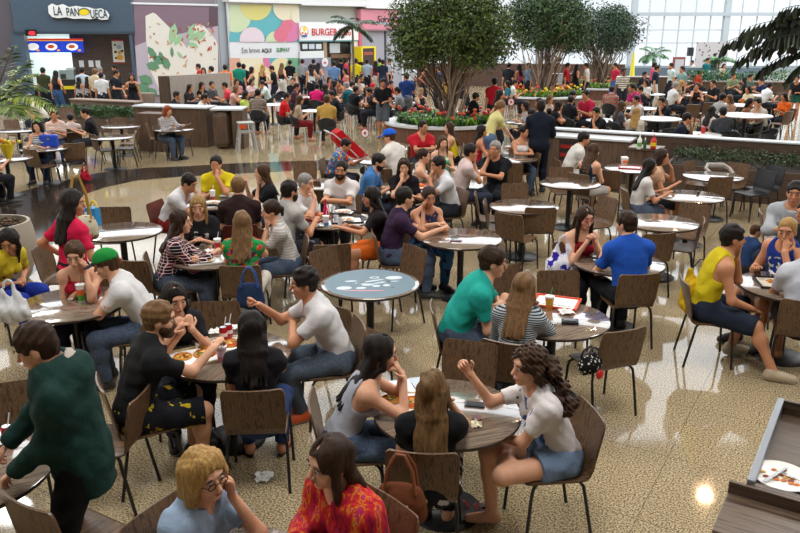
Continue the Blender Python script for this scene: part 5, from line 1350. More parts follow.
P('grey tank top biting a pizza slice', 381, 353, 4, sh='tank', sc='#a9adb8', pc='#22314a', ppat='denim', hair='long', hc=BLK, sk='l', fem=1, lean=26, hy=2, hp=8, L='mouth', R='mouth', s=.97, Lc=45, Rc=45)
P('white vee neck tee laughing with raised fist', 304, 283, 196, sh='vneck', sc='#d6d4d6', pc='#3c434c', ppat='denim', hair='short', hc=BLK, sk='m', lean=24, hy=-2, hp=6, R=('px', 259, 305, 1.0), Rc=80, RP=(.35, -.1, -1), L='cross', s=1.02, shc='#c8501e', LF=('px', 303, 412, .085))
P('black top with long straight hair, back turned, at the pizza trays', 251, 328, 94, sh='tee', sc='#17161c', pc='#2a3c66', hair='long', hc=BLK, sk='m', fem=1, lean=6, hy=36, hp=6, L='tablein', R='cross', s=.95, shoe='sandal')
P('black tee and yellow flowered shorts reaching over pizza tray', 160, 319, 28, sh='tee', sc='#1b1b1d', pc='#14161d', pants='bermuda', ppat='flowers', pc2='#b9a01e', hair='short', hc=(BRN[1], LBR[1]), sk='l', beard=BRN, lean=22, hy=-16, hp=8, R=('px', 213, 348, .90), Rc=50, RP=(.6, -.2, -.8), L=('px', 172, 334, .92), s=1.02)
P('dark top eating with both hands behind the pizza trays', 175, 299, -62, sh='tee', sc='#15151a', pc='#1d2230', hair='long', hc=BLK, sk='l', fem=1, lean=20, hy=10, hp=10, L='eat', R='eat', s=.96)
P('dark green hoodie standing at the soda can table', 36, 347, 196, m='stand', sh='hood', sc='#15332e', pc='#111214', hair='short', hc=DBR, sk='l', lean=9, hy=-6, hp=22, L=('px', 16, 470, .90), LP=(-.3, -.6, -1), R=('px', 2, 452, .86), Rc=40, s=.985, chair=None)
P('white tee and green baseball cap with arms crossed on table', 106, 264, 194, sh='tee', sc='#d5d3d4', pat='chest', c2='#3a2a34', pc='#222a40', ppat='denim', hair='short', hc=BRN, sk='l', lean=30, hy=-4, hp=16, L='cross', R='cross', s=1.0, capc=dict(c='#1c8a3a', v='#2a2a30', yaw=0))
P('red camisole resting cheek on hand behind the drink cup', 75, 255, -84, sh='strap', sc='#a3142e', pc='#1b2036', hair='bun', hc=BRN, sk='l', fem=1, lean=16, hy=4, hp=16, L='cheek', R=('px', 78, 293, .80), Rc=50, s=.97)
P('yellow tee with long black hair at the photo edge', 9, 241, -14, sh='tee', sc='#cdb52c', pc='#20389a', hair='longside', hc=BLK, sk='m', fem=1, lean=34, hy=-70, hp=30, L='lap', R='lap', s=.97)
P('pink polo standing with shoulder bag', 73, 203, 52, m='stand', sh='tee', sc='#cf1a48', pc='#17181c', hair='long', hc=BLK, sk='m', fem=1, lean=4, hy=-36, hp=6, L='hip', R=(.2, .30, 1.02), s=.97, chair=None)
# group with the plaid shirt
P('red plaid shirt turning to friends', 181, 222, 14, sh='long', sc='#a31d2c', pat='plaid', c2='#dcd6d6', c3='#1b1520', pc='#1f2536', ppat='denim', hair='half', hc=DBR, sk='l', fem=1, lean=20, hy=-8, hp=2, L='cross', R=('px', 212, 254, .80), s=.98)
P('black printed tee with long blonde hair facing the floral top', 198, 206, -80, sh='tee', sc='#1c1b1f', pat='chest', c2='#b9b9b9', pc='#222228', hair='longside', hc=(LBR[0], BLO[1]), sk='l', fem=1, lean=16, hy=0, hp=12, L='tablein', R='tablein', s=.96)
P('green floral top seen from behind', 242, 223, 92, sh='cap', sc='#1f8a4a', pat='floral', c2='#e0561c', c3='#c9356a', pc='#d8cfc4', hair='long', hc=(BRN[1], LBR[1]), sk='l', fem=1, lean=12, hy=12, hp=4, L='tablein', R='reach', s=.98)
P('grey finely striped tee with fist at mouth', 271, 211, 192, sh='tee', sc='#a9a49f', pat='zigzag', c2='#c9c5c0', pc='#26324a', ppat='denim', hair='pony', hc=DBR, sk='l', fem=1, lean=18, hy=4, hp=8, R='chin', L='chin', s=.97)
P('white polo bending over the table by the burgundy chair', 189, 183, -14, sh='polo', sc='#cfcdd0', pc='#7a1f1c', hair='short', hc=BLK, sk='m', lean=36, hy=-6, hp=26, L='mouth', R='cross', s=1.0, chair='leather')
P('bright yellow shirt drinking from a cup', 216, 164, -92, sh='tee', sc='#d8c31c', pc='#20304a', hair='short', hc=BLK, sk='m', lean=10, hy=2, hp=8, L='mouth', R='tablein', s=1.0, chair='leather')
P('dark brown tee with curly hair, back turned', 238, 187, 100, sh='tee', sc='#2b1a1a', pc='#3a3a3a', hair='short', hc=(BRN[1], LBR[1]), sk='l', lean=12, hy=8, hp=14, L='tablein', R='tablein', s=1.02, chair='leather')
P('black tee with long brown hair holding a fork', 262, 173, 206, sh='tee', sc='#17181d', pc='#2a3348', hair='long', hc=(DBR[0], BRN[1]), sk='l', fem=1, lean=12, hy=-8, hp=4, R='up', L='chin', s=.97)
P('light grey tee with back turned beside the pink bottle', 290, 191, 48, sh='tee', sc='#a9a5a1', pc='#26262c', pants='bermuda', ppat='flowers', pc2='#8a8a92', hair='short', hc=BLK, sk='m', beard=('#1c1410', '#35271f'), lean=14, hy=-6, hp=6, L='table', R='table', s=1.03)
P('white tee hidden behind the light grey tee', 306, 183, -30, sh='tee', sc='#c9c6c4', pc='#2a2a30', hair='buzz', hc=GRY, sk='l', lean=10, hy=10, hp=10, L='tablein', R='mouth', s=1.0)
P('white printed tee and dark beard smiling at the camera', 341, 170, -104, sh='tee', sc='#d3cccb', pat='chest', c2='#4a4a50', pc='#22242c', hair='short', hc=BLK, beard=('#1c1410', '#35271f'), sk='m', lean=12, hy=8, hp=6, hr=-6, L='cross', R='cross', s=1.02)
P('black top and orange skirt with long black hair', 371, 197, 190, sh='tee', sc='#1d1518', pc='#d8661c', pants='skirt', hair='long', hc=BLK, sk='m', fem=1, lean=16, hy=0, hp=6, R='table', L='reach', s=.97, shoe='sandal')
P('colourful patterned shirt bending over a red stroller', 346, 145, -10, sh='tee', sc='#2a6aa8', pat='floral', c2='#e0b01c', c3='#1c6a9a', pc='#22242e', hair='short', hc=BLK, sk='m', lean=26, hy=-6, hp=30, L='reach', R='tablein', s=.95)
P('blue tee and dark beard looking down at food', 379, 162, -12, sh='tee', sc='#3f70a8', pc='#2a3040', hair='short', hc=BLK, beard=('#1c1410', '#35271f'), sk='l', lean=22, hy=-4, hp=20, L='table', R='table', s=1.02)
P('white tee and bright blue cap with back turned', 389, 137, 140, sh='tee', sc='#d8d2cc', pc='#3a4a66', ppat='denim', hair='short', hc=BRN, sk='l', lean=16, hy=28, hp=8, L='lap', R='tablein', s=1.06, wide=1.12, capc=dict(c='#1c5ac8', yaw=0))
P('dark vee neck blouse with hand to mouth', 404, 167, -84, sh='vneck', sc='#191419', pc='#222226', hair='half', hc=DBR, sk='l', fem=1, lean=12, hy=-4, hp=10, R='mouth', L='table', s=.98)
P('beige sleeveless top with ponytail in profile', 424, 156, -6, sh='tank', sc='#b5aaa0', pc='#2a2a32', hair='pony', hc=DBR, sk='l', fem=1, lean=10, hy=-4, hp=6, L='tablein', R='cross', s=.95)
P('white tee with wristwatch, hand on chin', 438, 165, 202, sh='tee', sc='#d2d2d6', pc='#22262e', hair='short', hc=BLK, sk='m', lean=20, hy=-4, hp=8, R='chin', L='mouth', s=1.02)
P('purple tee in profile leaning on the phone table', 405, 198, 8, sh='tee', sc='#35203c', pc='#2a3650', ppat='denim', hair='short', hc=BLK, sk='l', lean=16, hy=14, hp=4, L='reach', R='reach', s=1.02)
P('patterned sleeveless top with cheek on hand by the phone table', 429, 197, -70, sh='tank', sc='#2b3150', pat='print', c2='#a8643a', pc='#3a6a9a', ppat='print', pc2='#22305a', hair='pony', hc=DBR, sk='m', fem=1, lean=16, hy=-4, hp=12, R='cheek', L='cross', s=.97)
P('red polo and glasses by the tree planter', 423, 127, -74, sh='polo', sc='#b81c2c', pc='#2a2a30', hair='short', hc=BLK, sk='m', glasses='#1a1414', lean=12, hy=20, hp=6, L='cross', R='cross', s=1.04, wide=1.08)
P('green flowered camisole with long hair', 443, 143, -82, sh='strap', sc='#5fae84', pat='print', c2='#d8d8b0', pc='#8a8a90', hair='longside', hc=(DBR[0], BRN[1]), sk='l', fem=1, lean=8, hy=6, hp=6, L='tablein', R='tablein', s=.95)
P('yellow tank top with long hair beside the red polo', 449, 128, 175, sh='tank', sc='#d9c41e', pc='#22222a', hair='long', hc=(DBR[0], LBR[0]), sk='l', fem=1, lean=8, hy=10, hp=4, L='tablein', R='tablein', s=.95)
P('pale pink tee with elbow over the chair back', 471, 152, 4, sh='tee', sc='#cbb5b2', pc='#2a3040', hair='short', hc=BLK, sk='m', lean=16, hy=-4, hp=6, L='chin', R='chin', s=1.03)
P('black tee with watch, cheek on hand, beside the pale pink tee', 495, 149, -118, sh='tee', sc='#15171c', pc='#181a20', hair='short', hc=GRY, sk='m', lean=14, hy=-4, hp=8, R='cheek', L='cross', s=1.03)
P('red top with long black hair in profile', 482, 131, 0, sh='tank', sc='#a3182c', pc='#222a38', hair='long', hc=BLK, sk='m', fem=1, lean=8, hy=-4, hp=4, L='table', R='table', s=.95)
P('white camisole at the small far table', 524, 132, -88, sh='strap', sc='#d6d2d0', pc='#3a5272', ppat='denim', hair='pony', hc=BLK, sk='m', fem=1, lean=6, hy=42, hp=6, L='cross', R='cross', s=.98)
P('dark navy suit standing with back turned by the counter', 541, 107, 84, m='stand', sh='suit', sc='#161b2a', pc='#141827', hair='short', hc=BLK, sk='m', lean=4, hy=-6, hp=8, L='fwd', R='fwd', s=1.04, chair=None)
P('white tee bending to a neighbour at the counter table', 584, 139, 4, sh='tee', sc='#d6d2cd', pc='#d0ccc6', hair='short', hc=BLK, sk='m', lean=26, hy=-6, hp=12, L='tablein', R='tablein', s=1.02)
P('navy flowered dress with long brown hair by the counter', 594, 151, 40, sh='tank', sc='#1a2433', pat='print', c2='#aab4bc', pc='#b9b4b0', pants='short', hair='long', hc=(DBR[0], BRN[1]), sk='l', fem=1, lean=14, hy=-20, hp=12, L='tablein', R='tablein', s=.97)
P('white tee with long black hair at the table by the hedge', 650, 167, 0, sh='tee', sc='#d0cbc8', pc='#3a4254', pants='short', ppat='denim', hair='long', hc=BLK, sk='m', fem=1, lean=14, hy=-8, hp=6, R='table', L='table', s=.96)
P('peach blouse with hand raised to mouth by the hedge', 662, 157, -18, sh='cap', sc='#c9a184', pc='#2a2c34', pants='short', hair='half', hc=DBR, sk='m', fem=1, lean=10, hy=-4, hp=4, L='mouth', R='tablein', s=1.0, wide=1.1)
P('black and red top with red glasses holding a phone', 585, 218, -76, sh='strap', sc='#8a1626', pat='print', c2='#1a1416', pc='#16171c', hair='longside', hc=DBR, sk='l', fem=1, glasses='#a3142c', lean=10, hy=4, hp=8, L='phone', R='phone', s=.97)
P('bright blue tee with back turned', 626, 224, 98, sh='tee', sc='#1d50b0', pc='#1b1d24', hair='short', hc=DBR, sk='l', lean=16, hy=28, hp=8, L='table', R='table', s=1.03)
P('teal polo in profile leaning forward', 493, 262, 0, sh='polo', sc='#1fa093', pc='#242c3c', ppat='denim', hair='short', hc=DBR, sk='l', lean=30, hy=0, hp=8, L='cross', R='tablein', s=1.06, wide=1.06)
P('navy and white striped top seen from behind', 524, 288, 66, sh='long', sc='#1d2233', pat='finestripes', c2='#aab0b4', pc='#1d2230', hair='long', hc=(BRN[1], LBR[1]), sk='l', fem=1, lean=16, hy=-12, hp=14, R='mouth', L='tablein', s=.96)
P('yellow basketball vest and dark shorts in profile', 733, 238, -8, sh='vest', sc='#d2bd1f', pc='#232b3c', pants='bermuda', hair='short', hc=BLK, sk='m', lean=18, hy=6, hp=4, L='chin', R=('px', 752, 309, .60), RP=(.6, -.6, -.4), s=1.04, shc='#b3a288',
  RF=('px', 773, 372, .085), LF=('px', 731, 346, .10), Rc=40)
P('blue basketball vest with bleached hair and hand at mouth', 787, 231, 206, sh='vest', sc='#1c3788', pat='chest', c2='#c9c9c0', pc='#b9a49a', pants='bermuda', hair='buzz', hc=BLO, sk='m', lean=20, side=-10, hy=26, hp=8, L='mouth', R='tablein', s=1.04, LP=(-.6, .6, -1))
P('grey raglan sweater leaning over the far table', 795, 193, 224, sh='long', sc='#a8acb2', pc='#2a3040', hair='short', hc=BLK, sk='m', lean=16, hy=16, hp=6, L='tablein', R='cross', s=1.08, wide=1.1)
P('small child in blue top behind the yellow vest', 756, 231, 10, sh='tee', sc='#26406a', pc='#2a2a30', hair='buzz', hc=BRN, sk='l', lean=4, hy=-6, hp=6, L='lap', R='lap', s=.66, nochair=True)
P('white tee at the photo edge with back turned to the loaded tray', 812, 247, 66, sh='tee', sc='#c4c8d2', pc='#2b2422', pants='bermuda', hair='short', hc=BLK, sk='t', lean=14, hy=6, hp=8, L='table', R='table', s=1.02, shoe='sandal')
P('black top partly cut off beside the grey sweater', 806, 213, 186, sh='tee', sc='#17171b', pc='#1c1c20', hair='long', hc=BLK, sk='m', fem=1, lean=8, hy=0, hp=8, L='tablein', R='tablein', s=.98)
# far left tables
P('navy striped sleeveless top behind a blue handbag', 37, 126, -84, sh='tank', sc='#1e2a48', pat='stripes', c2='#cfd2d6', pc='#1d2a44', hair='bob', hc=BLK, sk='l', fem=1, lean=8, hy=4, hp=14, L='tablein', R='table', s=.98)
P('white and orange tee at the yellow lunch tray', 54, 115, -74, sh='tee', sc='#d6cfc8', pat='bigstripes', c2='#d8561c', c3='#d6cfc8', pc='#2a3040', hair='pony', hc=BRN, sk='m', fem=1, lean=8, hy=6, hp=8, L='tablein', R='tablein', s=.97)
P('cream tee, a child seen from behind at the lunch tray', 70, 118, 112, sh='tee', sc='#cfbfb6', pc='#c9bcae', hair='short', hc=BLK, sk='m', lean=6, hy=6, hp=8, L='table', R='table', s=.86)
P('black tee with bun reaching to a child', 85, 113, 196, sh='tee', sc='#15161c', pc='#2a2c34', hair='bun', hc=BLK, sk='l', fem=1, lean=14, hy=6, hp=8, L='table', R='table', s=1.0)
P('grey plaid shirt with red hair eating alone', 168, 111, -34, sh='long', sc='#8a8688', pat='check', c2='#c4c0c0', pc='#27324a', ppat='denim', hair='bob', hc=('#6a2e14', '#a8532a'), sk='l', fem=1, lean=16, hy=-4, hp=20, L='reach', R='tablein', s=1.0)
P('cream shirt bending behind the palm fronds', 29, 99, 200, sh='tee', sc='#c9c4b4', pc='#2a3040', hair='short', hc=GRY, sk='m', lean=34, hy=4, hp=16, L='table', R='table', s=1.05)
P('dark clothes at the photo edge beside yellow wrapped flowers', -14, 142, 60, sh='tee', sc='#1c1a1e', pc='#1b1b20', hair='long', hc=BLK, sk='m', fem=1, lean=14, hy=-10, hp=10, L='table', R='table', s=.98)
# ---------------------------------------------------------------- the far crowd: a few poses copied and dressed one by one
PROTO = {}
def proto(key, sh, hair, pants='long', **kw):
    F = Fig(**kw); h = .02
    V, Q = grow(F.body(), h, fine=[(F.c-.15, F.c+.15, .013)]); mb = MB(); F.fingers(mb, 0); F.fingers(mb, 1)
    D = [('body', mesh_np('person', V, Q, skin(SKINS['m']), mb))]
    V, Q, ex = shirtmesh(F, sh, h, 5); D.append(('shirt', mesh_np('shirt', V, Q, cloth('#888888'), ex)))
    V, Q = pantsmesh(F, pants, h, 5); D.append(('trousers' if pants == 'long' else 'shorts', mesh_np('trousers', V, Q, cloth('#333333'))))
    q = hairmesh(F, hair, .015, 5); D.append(('hair', mesh_np('hair', q[0], q[1], hairm(*BLK))))
    m = MB()
    for i in (0, 1): a, t = F.an[i], F.toe[i]; m.tube([a+V3(0, 0, -.03), t], [.047, .04], 8)
    PROTO[key] = (F, D)
proto('a', 'tee', 'short', m='sit', lean=14, hp=10, L='table', R='tablein')
proto('b', 'tee', 'long', fem=1, m='sit', lean=12, hp=8, L='tablein', R='tablein')
proto('c', 'tee', 'short', m='sit', lean=20, hp=16, hy=14, L='mouth', R='table')
proto('d', 'tank', 'pony', fem=1, m='sit', lean=10, hp=6, hy=-18, L='table', R='cheek')
proto('e', 'tee', 'short', m='sit', lean=-4, hp=4, hy=-24, L='lap', R='lap')
proto('f', 'cap', 'half', fem=1, m='sit', lean=16, hp=10, hy=22, L='cross', R='chin')
proto('s', 'tee', 'short', m='stand', lean=2, hp=6, L='down', R='down')
proto('t', 'tank', 'long', fem=1, m='stand', lean=3, hp=6, L='down', R='hip')
proto('u', 'tee', 'short', m='stand', lean=5, hp=14, hy=20, L='fwd', R='fwd', pants='bermuda')
proto('v', 'tee', 'pony', fem=1, m='stand', lean=28, hp=10, L='fwd', R='reach', pants='hot')
def far(k, px, py, face, sc, pc, ref, chair_='bistro', sk='m', hc=BLK, s=1., pat='plain', c2='#ffffff', c3='#202020', sx=0):
    F, D = PROTO[k]; rz = math.radians(face-90); R = np.array([[math.cos(rz), -math.sin(rz)], [math.sin(rz), math.cos(rz)]])
    s *= (1.0 if not F.fem else .965); b = at(px, py, F.c[2]*s)-R @ (F.c[:2]*s)
    o = obj('person', D[0][1], None, (*b, 0), (0, 0, rz)); o.scale = (s, s, s); set_mat(o, skin(SKINS[sk])); tag(o, 'person in '+ref, 'person', 'people of the far dining floors')
    for (n, me), m in zip(D[1:], (cloth(sc, pat, c2, c3), cloth(pc), hairm(*hc))): c = obj(n, me, o); set_mat(c, m)
    if F.m == 'sit' and chair_: seat_for(b, face, ref, chair_)
    return b
W_, K_, N_ = '#d3d0cc', '#15161b', '#1d2638'
G_far = 0
DK_ = '#23262f'
FAR = [
# queue of the pancake counter
('s', 43, 71, 88, '#3a4028', N_, 'dark olive shirt standing at the pancake hatch', 0), ('t', 56, 74, 78, K_, '#3a5a8a', 'black top and blue jeans at the pancake hatch', 0),
('s', 82, 71, 92, '#b9cad6', DK_, 'pale blue shirt queueing for pancakes', 0), ('t', 79, 80, 86, '#a9adb0', DK_, 'grey top, shorter of two grey tops at the low planter wall', 0, 'm', BLK, .84), ('t', 87.5, 79.5, 94, '#9da3a6', DK_, 'grey top, taller of two grey tops at the low planter wall', 0, 'm', BLK, .86),
('s', 101, 76, 100, '#d6d7da', '#2a3040', 'white tee seen from behind in the pancake queue', 0, 'm', BLK, .95), ('s', 95, 72, 80, '#c9b79a', DK_, 'tan shirt half hidden in the pancake queue', 0, 'm', LBR), ('s', 100, 70, 60, '#9aa3a8', DK_, 'grey cap and shirt in the pancake queue', 0, 'm', GRY),
('u', 114.5, 68, 190, K_, DK_, 'black shirt with folded arms before the wood wall', 0), ('u', 116.5, 73.5, -20, '#1a2028', DK_, 'black tee with dark backpack below the poster', 0), ('t', 131.5, 77, -70, '#16171a', DK_, 'black sleeveless top by the slate post', 0),
# behind and on the benches by the screen wall
('s', 198, 67, -160, '#b81c28', DK_, 'red shirt over the pale screen wall', 0), ('t', 203.5, 71, -80, K_, DK_, 'black top over the pale screen wall', 0), ('s', 211, 69.5, 160, W_, DK_, 'white shirt over the pale screen wall', 0), ('s', 225, 68, 100, '#e0701e', DK_, 'orange tee before the grey column', 0),
('a', 177, 95.5, 0, K_, DK_, 'black shirt lounging behind the long counter', ''), ('b', 190, 88, -20, '#2a2426', DK_, 'dark brown top on the black bench', ''), ('f', 202, 86, -60, '#1c1c20', DK_, 'black cap sleeve top on the black bench', ''), ('e', 212, 85, -20, '#4a4a4e', DK_, 'dark grey tee on the black bench', '', 'm', BLK),
('c', 205, 98, -10, W_, DK_, 'white tee low behind the long counter', ''), ('a', 224.5, 86, 190, '#d0444e', DK_, 'coral red tee by the long counter end', 'bistro'),
# queue before the hoarding
('s', 239, 65.5, 84, '#17806a', DK_, 'green tee seen from behind before the hoarding', 0, 'm', BLK, 1.04), ('s', 243.5, 67, 110, K_, DK_, 'black tee behind the green tee', 0), ('t', 252, 70, 10, '#221d1f', DK_, 'dark top with long hair before the hoarding', 0), ('t', 263, 67.5, 70, K_, DK_, 'black strap top with fair hair before the hoarding', 0, 'l', BLO),
('u', 271.5, 69, 190, '#17181e', DK_, 'black shirt and dark cap by the hoarding corner', 0), ('t', 282, 66, 60, '#2a2226', W_, 'dark top and white trousers at the hoarding edge', 0, 'l', LBR), ('s', 290, 63, 80, K_, W_, 'black tee and white trousers at the hoarding edge', 0),
('s', 302.5, 62, 70, '#8f9498', DK_, 'grey tee in the burger queue', 0), ('t', 311, 67, 100, W_, DK_, 'white top in the burger queue', 0), ('s', 313.5, 62, 80, '#26282e', DK_, 'charcoal tee in the burger queue', 0), ('t', 318.5, 65.5, 70, '#8c8e92', DK_, 'grey strap top with long hair in the burger queue', 0),
('s', 334, 64, 92, '#5f7fa8', DK_, 'denim blue shirt before the burger counter', 0, 'm', BLK, 1.04), ('s', 341, 61, 100, '#1a1b22', DK_, 'black tee close to the burger counter', 0), ('s', 347, 61.5, -10, '#c4284e', DK_, 'crimson tee beside the slim palm trunk', 0), ('t', 345, 71, -160, '#cf5a6c', DK_, 'pink strap top before the burger queue', 0),
('s', 356, 61.5, 88, '#e0cc1c', N_, 'bright yellow tee by the yellow kiosk', 0, 'm', BLK, 1.02), ('s', 367, 62, 96, '#9fb4c8', DK_, 'pale blue tee before the yellow kiosk', 0), ('t', 376, 63.5, 70, '#6a2a4a', W_, 'plum top before the grey shutter', 0), ('s', 383, 62.5, 80, N_, '#2a3a5a', 'navy tee before the grey shutter', 0), ('s', 379.5, 61, 110, '#7ac42a', DK_, 'lime green tee before the grey shutter', 0), ('s', 389, 61.5, 200, '#c9ccd2', DK_, 'white tee half hidden at the tree edge', 0),
# middle dining floor
('b', 237, 82, -60, '#c98a8a', DK_, 'rose top far behind the coral red tee'), ('f', 236, 89, -10, '#d3a79c', DK_, 'pale pink top beside the coral red tee', 'bistro', 'm', LBR), ('b', 252, 82, -40, '#d8b9b9', DK_, 'white and pink top before the hoarding tables'), ('c', 262, 84, 200, '#c9d6d2', DK_, 'white and teal tee before the hoarding tables'),
('b', 246, 95, -10, '#b9cc5a', '#c9d2d6', 'lime yellow blouse with long hair'), ('a', 258, 93.5, 84, '#5a443c', DK_, 'brown and cream striped shirt seen from behind', 'bistro', 'm', BLK, 1.04, 'bigstripes', '#d3cabb', '#5a443c'),
('e', 293, 81, -70, '#1b1a1e', DK_, 'black tee facing over the middle tables'), ('a', 297, 87, 0, '#4a2a38', DK_, 'maroon tee with dark cap'), ('a', 317, 87, 80, '#d01c6a', DK_, 'magenta tee seen from behind'), ('b', 324.5, 88, 160, '#24222a', DK_, 'black top beside the magenta tee'), ('f', 329.5, 80, -80, '#8a3a4a', DK_, 'wine red top behind the magenta tee'), ('b', 335, 84, 10, K_, DK_, 'black strap top with long hair by the teal tee'), ('d', 339.5, 83, -120, '#8a5a4a', DK_, 'brown strap top facing the camera by the teal tee'),
('a', 346, 86, 150, '#1f5a64', DK_, 'dark teal tee with grey hair', 'bistro', 'l', GRY, 1.03), ('c', 352.5, 85, 10, W_, DK_, 'white tee behind the black backed chair'), ('a', 356, 90, 40, '#16171d', DK_, 'black tee seen from behind near the dad'), ('b', 362, 77, -40, '#1a1a20', DK_, 'black top far behind near the kiosk'), ('f', 359, 80, -100, '#c9c2c0', DK_, 'white blouse near the kiosk'), ('c', 369, 92, 190, '#202228', DK_, 'charcoal tee beside the dad'),
('a', 287, 97, 0, '#d01e22', DK_, 'scarlet tee at the red clothed table'), ('b', 300, 100, 10, '#b9a590', '#7a1c22', 'patterned beige top with long brown hair', 'bistro', 'l', (DBR[0], BRN[1])), ('a', 326.5, 100, 92, '#c09a4e', '#3a3a3e', 'mustard tee seen from behind', 'bistro', 'm', BRN, 1.04), ('c', 331.5, 95, 200, '#1b1d26', DK_, 'black jacket beside the mustard tee'),
('a', 373, 87, -30, '#1b2030', DK_, 'navy tee with red cap', 'bistro', 'm', ('#a8141c', '#c81c24')), ('b', 377, 91, 120, '#24304a', DK_, 'dark blue top behind the dad'), ('c', 391, 84, -60, '#c01e30', DK_, 'crimson polo behind the dad'), ('a', 397, 91, 170, '#8f9296', DK_, 'grey tee beside the plaid shorts'),
('u', 383, 83, -100, '#191a1e', '#5a6068', 'black printed tee, tall dad standing among the chairs', 0, 'm', BLK, 1.0, 'chest', '#8a9a4a'), ('u', 406.5, 77, 84, '#27407e', '#8d9096', 'blue vest and checked shorts standing by the tree', 0, 'm', BRN), ('d', 421, 92, -70, '#2a3a44', DK_, 'dark teal strap top behind the biggest ficus', 'bistro', 'l', BLO),
# around the tree planter
('t', 500, 95, -10, '#1d1416', DK_, 'black dress with long hair standing at the planter', 0), ('v', 501, 107, 20, '#d6cf8a', '#5a7396', 'pale yellow tee and denim shorts bending over a table', 0, 'l', (BRN[1], LBR[1]), 1.04), ('s', 494.5, 82, 90, '#b81c2e', DK_, 'red shirt standing behind the flower bed', 0), ('a', 476, 97, 20, '#17181c', DK_, 'black shirt in the shade of the biggest ficus', 'bistro'),
('b', 525, 106, 190, '#b3b3b5', DK_, 'grey top at the table behind the counter', 'wood'), ('d', 531, 114, 170, '#c41e2a', DK_, 'red strap top with dark hair behind the counter', 'wood'), ('a', 539, 103, 180, '#c9b7a8', DK_, 'beige tee behind the navy suit', 'wood'), ('e', 549, 112, 120, '#d99a8c', DK_, 'salmon top, a child beside the navy suit', 'dark', 'm', BLK, .8), 
('b', 550, 99.5, -50, '#cfb8a8', DK_, 'cream top with light brown hair under the middle ficus', 'dark', 'l', LBR), ('a', 573, 95, 10, '#24262c', DK_, 'black tee half hidden by the magenta red polo', 'dark'), ('c', 571, 100.5, 40, '#1c1d22', DK_, 'black tee with back turned under the middle ficus', 'dark'), ('f', 559, 106, -20, '#1a1a1e', DK_, 'black cap sleeve top leaning on a hand', 'dark'),
('a', 585.5, 95, 214, '#c02a4a', DK_, 'magenta red polo leaning across a table', 'dark', 'm', BLK, 1.1), ('c', 596, 112.5, 200, '#1b1c22', DK_, 'black tee with hand on mouth at the white ledge', 'dark'), ('a', 612, 90, 60, '#a8202a', DK_, 'red cream and black striped shirt', 'dark', 'm', BLK, 1., 'bigstripes', '#cfc8b0', '#1b1a1c'), ('b', 622, 106, 10, '#55565c', DK_, 'dark grey top with long brown hair at the white ledge', 'dark', 'l', BRN), ('a', 636, 100, 195, W_, DK_, 'white tee facing the white ledge', 'dark'), ('b', 636.5, 113, 60, '#d9d2c4', DK_, 'cream top with blonde hair seen from behind', 'dark', 'l', BLO),
('s', 624, 71.5, -80, '#d3cdbf', DK_, 'cream and black striped tee standing by the smallest ficus', 0, 'd', BLK, 1., 'bigstripes', '#d3cdbf', '#1c1c1e'), ('v', 632, 88, 200, '#c42a78', DK_, 'magenta tee bending over a table', 0), ('a', 640, 90, 190, '#20222a', DK_, 'black tee beside the bending magenta tee', 'dark'), ('b', 646, 83, 200, '#d1cbc8', DK_, 'white top behind the bending magenta tee', 'dark'), ('a', 645, 74.5, -40, '#24262e', DK_, 'charcoal shirt below the blue grey barrier', 'dark'),
('c', 662, 102, 200, '#1c212c', DK_, 'dark tee with hand on cap at the white ledge', 'dark'), ('s', 657.5, 68.5, -20, N_, '#c9c2b8', 'navy tee standing below the barrier', 0), ('s', 655, 65.5, 0, '#c85a74', DK_, 'pink tee standing below the barrier', 0), ('s', 671, 66, 190, '#c4d6d2', DK_, 'white and teal tee standing below the barrier', 0), ('s', 682, 69.5, 200, '#7a9a96', DK_, 'sage green tee near the notice board', 'dark'), ('a', 679, 77, 30, '#9a7a6a', DK_, 'brown tee behind the planter wall', 'dark'), ('b', 687, 76, -30, '#6a4a4a', DK_, 'wine brown top behind the planter wall', 'dark'),
('a', 676, 86, 10, '#d3d0cf', DK_, 'white tee with grey hair in the middle of the far floor', 'wood', 'l', GRY, 1.05), ('b', 681.5, 83.5, -30, '#8a7a60', DK_, 'tan top with blonde hair behind the grey haired diner', 'wood', 'l', BLO), ('d', 697, 86.5, -110, '#2a2024', DK_, 'dark patterned top facing the black tee', 'wood'), ('a', 713, 83.5, 200, '#1b1c22', DK_, 'black tee right of the dark patterned top', 'wood', 'm', BLK, 1.03), ('c', 687.5, 118.5, -20, '#1c2030', DK_, 'navy hoodie slumped over the white ledge', 'dark'),
# behind the tree stems
